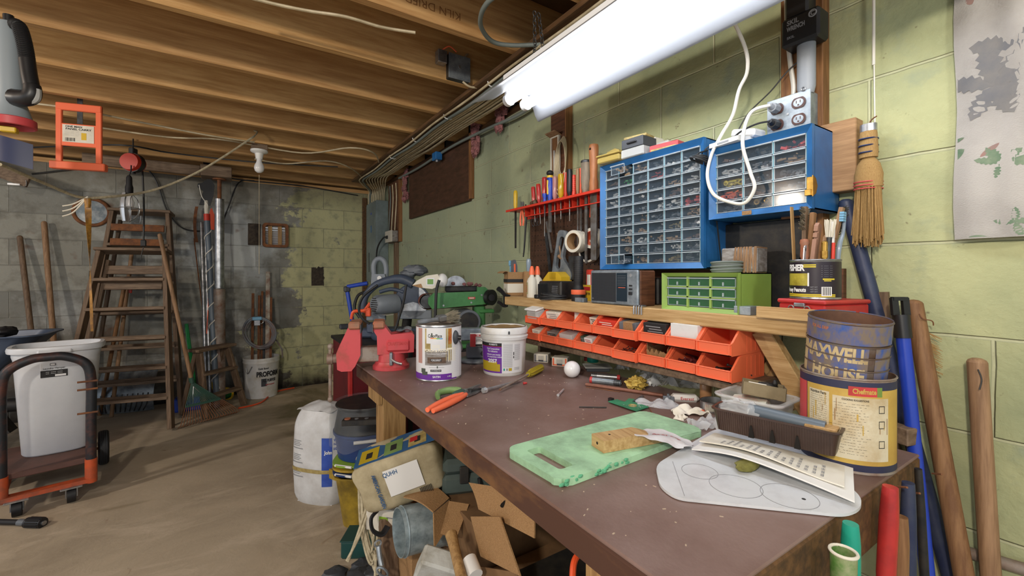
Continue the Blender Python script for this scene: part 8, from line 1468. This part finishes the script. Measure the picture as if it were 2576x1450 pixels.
b=MB('black_rubber').tube([atD(950, 1285, 1.40), atD(934, 1305, 1.38), atD(938, 1335, 1.37), atD(960, 1345, 1.38), atD(975, 1325, 1.40)], .006, n=8, flat=2);one('black_strap', b, 'black strap loop hanging with the white rope', 'strap')
p=fl(905, 1395);t=thing('green_case', 'dark green plastic case on the floor in front of the mop bucket', 'case', p+Vector((.04, .0, 0)), -.55);MB(mk('case_green', '1d4a48', .5)).box((0, 0, .035), (.20, .11, .07), .006).build('body', t);MB('case_green').box((0, 0, .0725), (.205, .115, .004), .001).build('lid', t)
b=MB('dark_grey', loc(*(fl(930, 1440)+Vector((-.05, -.02, 0)))));rr=random.Random(1);[b.ell((rr.uniform(-.10, .10), rr.uniform(-.07, .07), .022), (.045, .035, .022), 14, 8, .3)for _ in range(6)];one('dark_rags', b, 'heap of dark grey rags on the floor by the rope', 'rag')
# ---------------------------------------------------------------- handles at the bench's near end
def leaning(name, a, c, r, mat, label, cat='handle', n=14):
 b=MB(mat).cyl(c, a, r, n=n).ell(a, (r, r, r*.6), n, 6);return one(name, b, label, cat)
def wl(u, v, X):return atX(u, v, X)
a=wl(2128, 510, 1.280);c=wl(2390, 1450, 1.285);d=c-a;c=a+d*((a.z-.01)/(a.z-c.z));mk('navy_paint', '222c4c', .5, hx2='3a4256', vs=14, amt=.3)
leaning('dark_pole', a, c, .0155, 'navy_paint', 'long worn navy pole leaning on the wall behind the two big cans', 'pole')
a=wl(2262, 752, 1.225);c=wl(2335, 1470, 1.20);d=c-a;c=a+d*((a.z-.005)/(a.z-c.z));t=thing('blue_pole', 'bright blue pole with a black hanging grip leaning at the bench end', 'handle', c);d=a-c;e=d.normalized();L_=d.length;MB(mk('blue_bright', '1f3fae', .35)).cyl((0, 0, 0), e*(L_-.06), .0125, n=18).build('pole', t);b=MB('black_plastic').cyl(e*(L_-.085), e*(L_-.035), .0155, n=18);sd=Vector((CY_, -SY_, 0));b.beam(e*(L_-.036)+sd*.012, e*(L_+.002)+sd*.012, .007, .014, sd).beam(e*(L_-.036)-sd*.012, e*(L_+.002)-sd*.012, .007, .014, sd).beam(e*L_-sd*.0155, e*L_+sd*.0155, .010, .008, (0, 0, 1));b.build('grip', t)
a=wl(2298, 765, 1.262);c=wl(2425, 1450, 1.235);d=c-a;c=a+d*((a.z-.004)/(a.z-c.z));leaning('shovel_pole', a, c, .0165, 'handle_brown', 'thick brown wooden handle leaning on the wall beside the blue pole');b=MB('rust').tube([a+Vector((-.018, -.014, -.02)), a+Vector((-.02, -.02, -.03)), a+Vector((.0, -.03, -.035)), a+Vector((.01, -.03, -.045))], .0012, n=5);one('wire_loop', b, 'thin wire tied round the thick brown handle top', 'wire')
b=MB('straw');rr=random.Random(3);g=a+Vector((.012, -.02, -.06))
for i in range(70):z=-rr.uniform(0, .09);b.cyl(g+Vector((0, .006*z, z)), g+Vector((.004, -.012-rr.uniform(0, .012), z-.012)), .0008, .0005, 4, False)
one('brush_tuft', b, 'worn straw bristles beside the thick brown handle', 'bristles')
a=wl(2458, 912, 1.272);c=wl(2492, 1450, 1.262);d=c-a;c=a+d*((a.z-.004)/(a.z-c.z));leaning('pale_pole', a, c, .0155, 'handle_tan', 'shorter pale wooden handle standing alone beside the thick brown one');b=MB('iron_black').tube([a+Vector((-.016, -.004, -.012)), a+Vector((-.022, -.01, -.03)), a+Vector((-.028, -.008, -.05))], .0013, n=5);one('hang_string', b, 'dark string loop through the shorter pale handle', 'string')
p=wl(2210, 740, 1.28);a=wl(2215, 735, 1.285);c=Vector((1.285, a.y-.06, .01));one('grey_lath', MB('old_wood_z').beam(a, c, .03, .012, (1, 0, 0)), 'grey wooden lath on the wall behind the navy pole', 'lath')
def hang(name, u, v, u2, v2, dd, r, mat, label, cat, prof=None, extra=None):
 a, c=atD(u, v, dd), atD(u2, v2, dd);d=a-c;t=thing(name, label, cat, c);MB(mat).tube([(0, 0, 0), d*.3, d*.8, d], [r*.8, r, r, r*.7], n=14).build('handle', t);return t, d
t, d=hang('red_pliers', 2226, 1500, 2240, 1225, .70, .013, 'red_metal', 'red handled tool hanging at the near end of the bench', 'tool');t.location=t.location;MB('rusty_steel').tube([d, d*1.0+Vector((0, 0, .03))], .004, n=6).build('hook', t)
t, d=hang('teal_spirit_level', 2140, 1480, 2140, 1318, .62, .012, 'teal_plastic', 'teal plastic handle hanging against the bench end board', 'tool');t, d=hang('dark_paint_brush', 2285, 1520, 2285, 1215, .74, .011, 'navy_paint', 'dark paint brush hanging beside the red handled tool', 'brush');t, d=hang('black_rod', 2330, 1520, 2310, 1180, .80, .007, 'iron_black', 'slim black rod hanging behind the bright blue pole', 'rod')
t, d=hang('old_brush', 2262, 1520, 2266, 1300, .73, .012, 'handle_brown', 'brown wooden brush handle between the red tool and the dark brush', 'brush')
for k, (u, v, dd)in enumerate(((2258, 1225, .72), (2290, 1240, .75), (2345, 1192, .84))):one('nail', MB('rust').cyl(atD(u, v, dd), atD(u+24, v+2, dd-.02), .0018, n=6), ['rusty nail above the red handled tool', 'rusty nail holding the dark paint brush', 'rusty nail between blue pole and brown handle'][k], 'nail')
pg=atD(2122, 1385, .57);t=thing('green_tube', 'green rimmed metal tube holder hanging at the bench corner', 'tube', pg-Vector((0, 0, .13)), 0);mk('green_tin', '4f7d38', .5, hx2='a5a585', vs=18, amt=.4);MB('green_tin').lathe([(.0, 0), (.0135, 0), (.015, .128), (.0132, .128), (.0122, .004), (0, .004)], 28).build('tube', t);MB('off_white').torus((0, 0, .128), .0150, .0021, n=30, m=8).build('rim', t)
b=MB('rusty_steel').cyl(wl(2300, 1350, 1.290), wl(2620, 1446, 1.290), .012, n=12);one('floor_pipe', b, 'rusty pipe running low along the wall behind the long handles', 'pipe')
# printed marks sit on the part that carries them
for o in list(COL.objects):
 if o.parent and not o.parent.parent and o.name.split('.')[0]in('lettering', 'print', 'badge', 'sticker', 'tape', 'ribs', 'screw', 'bolt_head', 'display', 'ridges', 'dark_band', 'teeth', 'knockout', 'slot'):
  sib={c.name.split('.')[0]:c for c in o.parent.children}
  for k in('body', 'box', 'case', 'sack', 'cover', 'packet', 'handle', 'pail', 'base'):
   q=sib.get(k)
   if q and q is not o and q.location.length<1e-6 and Vector(q.rotation_euler).length<1e-6:o.parent=q;break
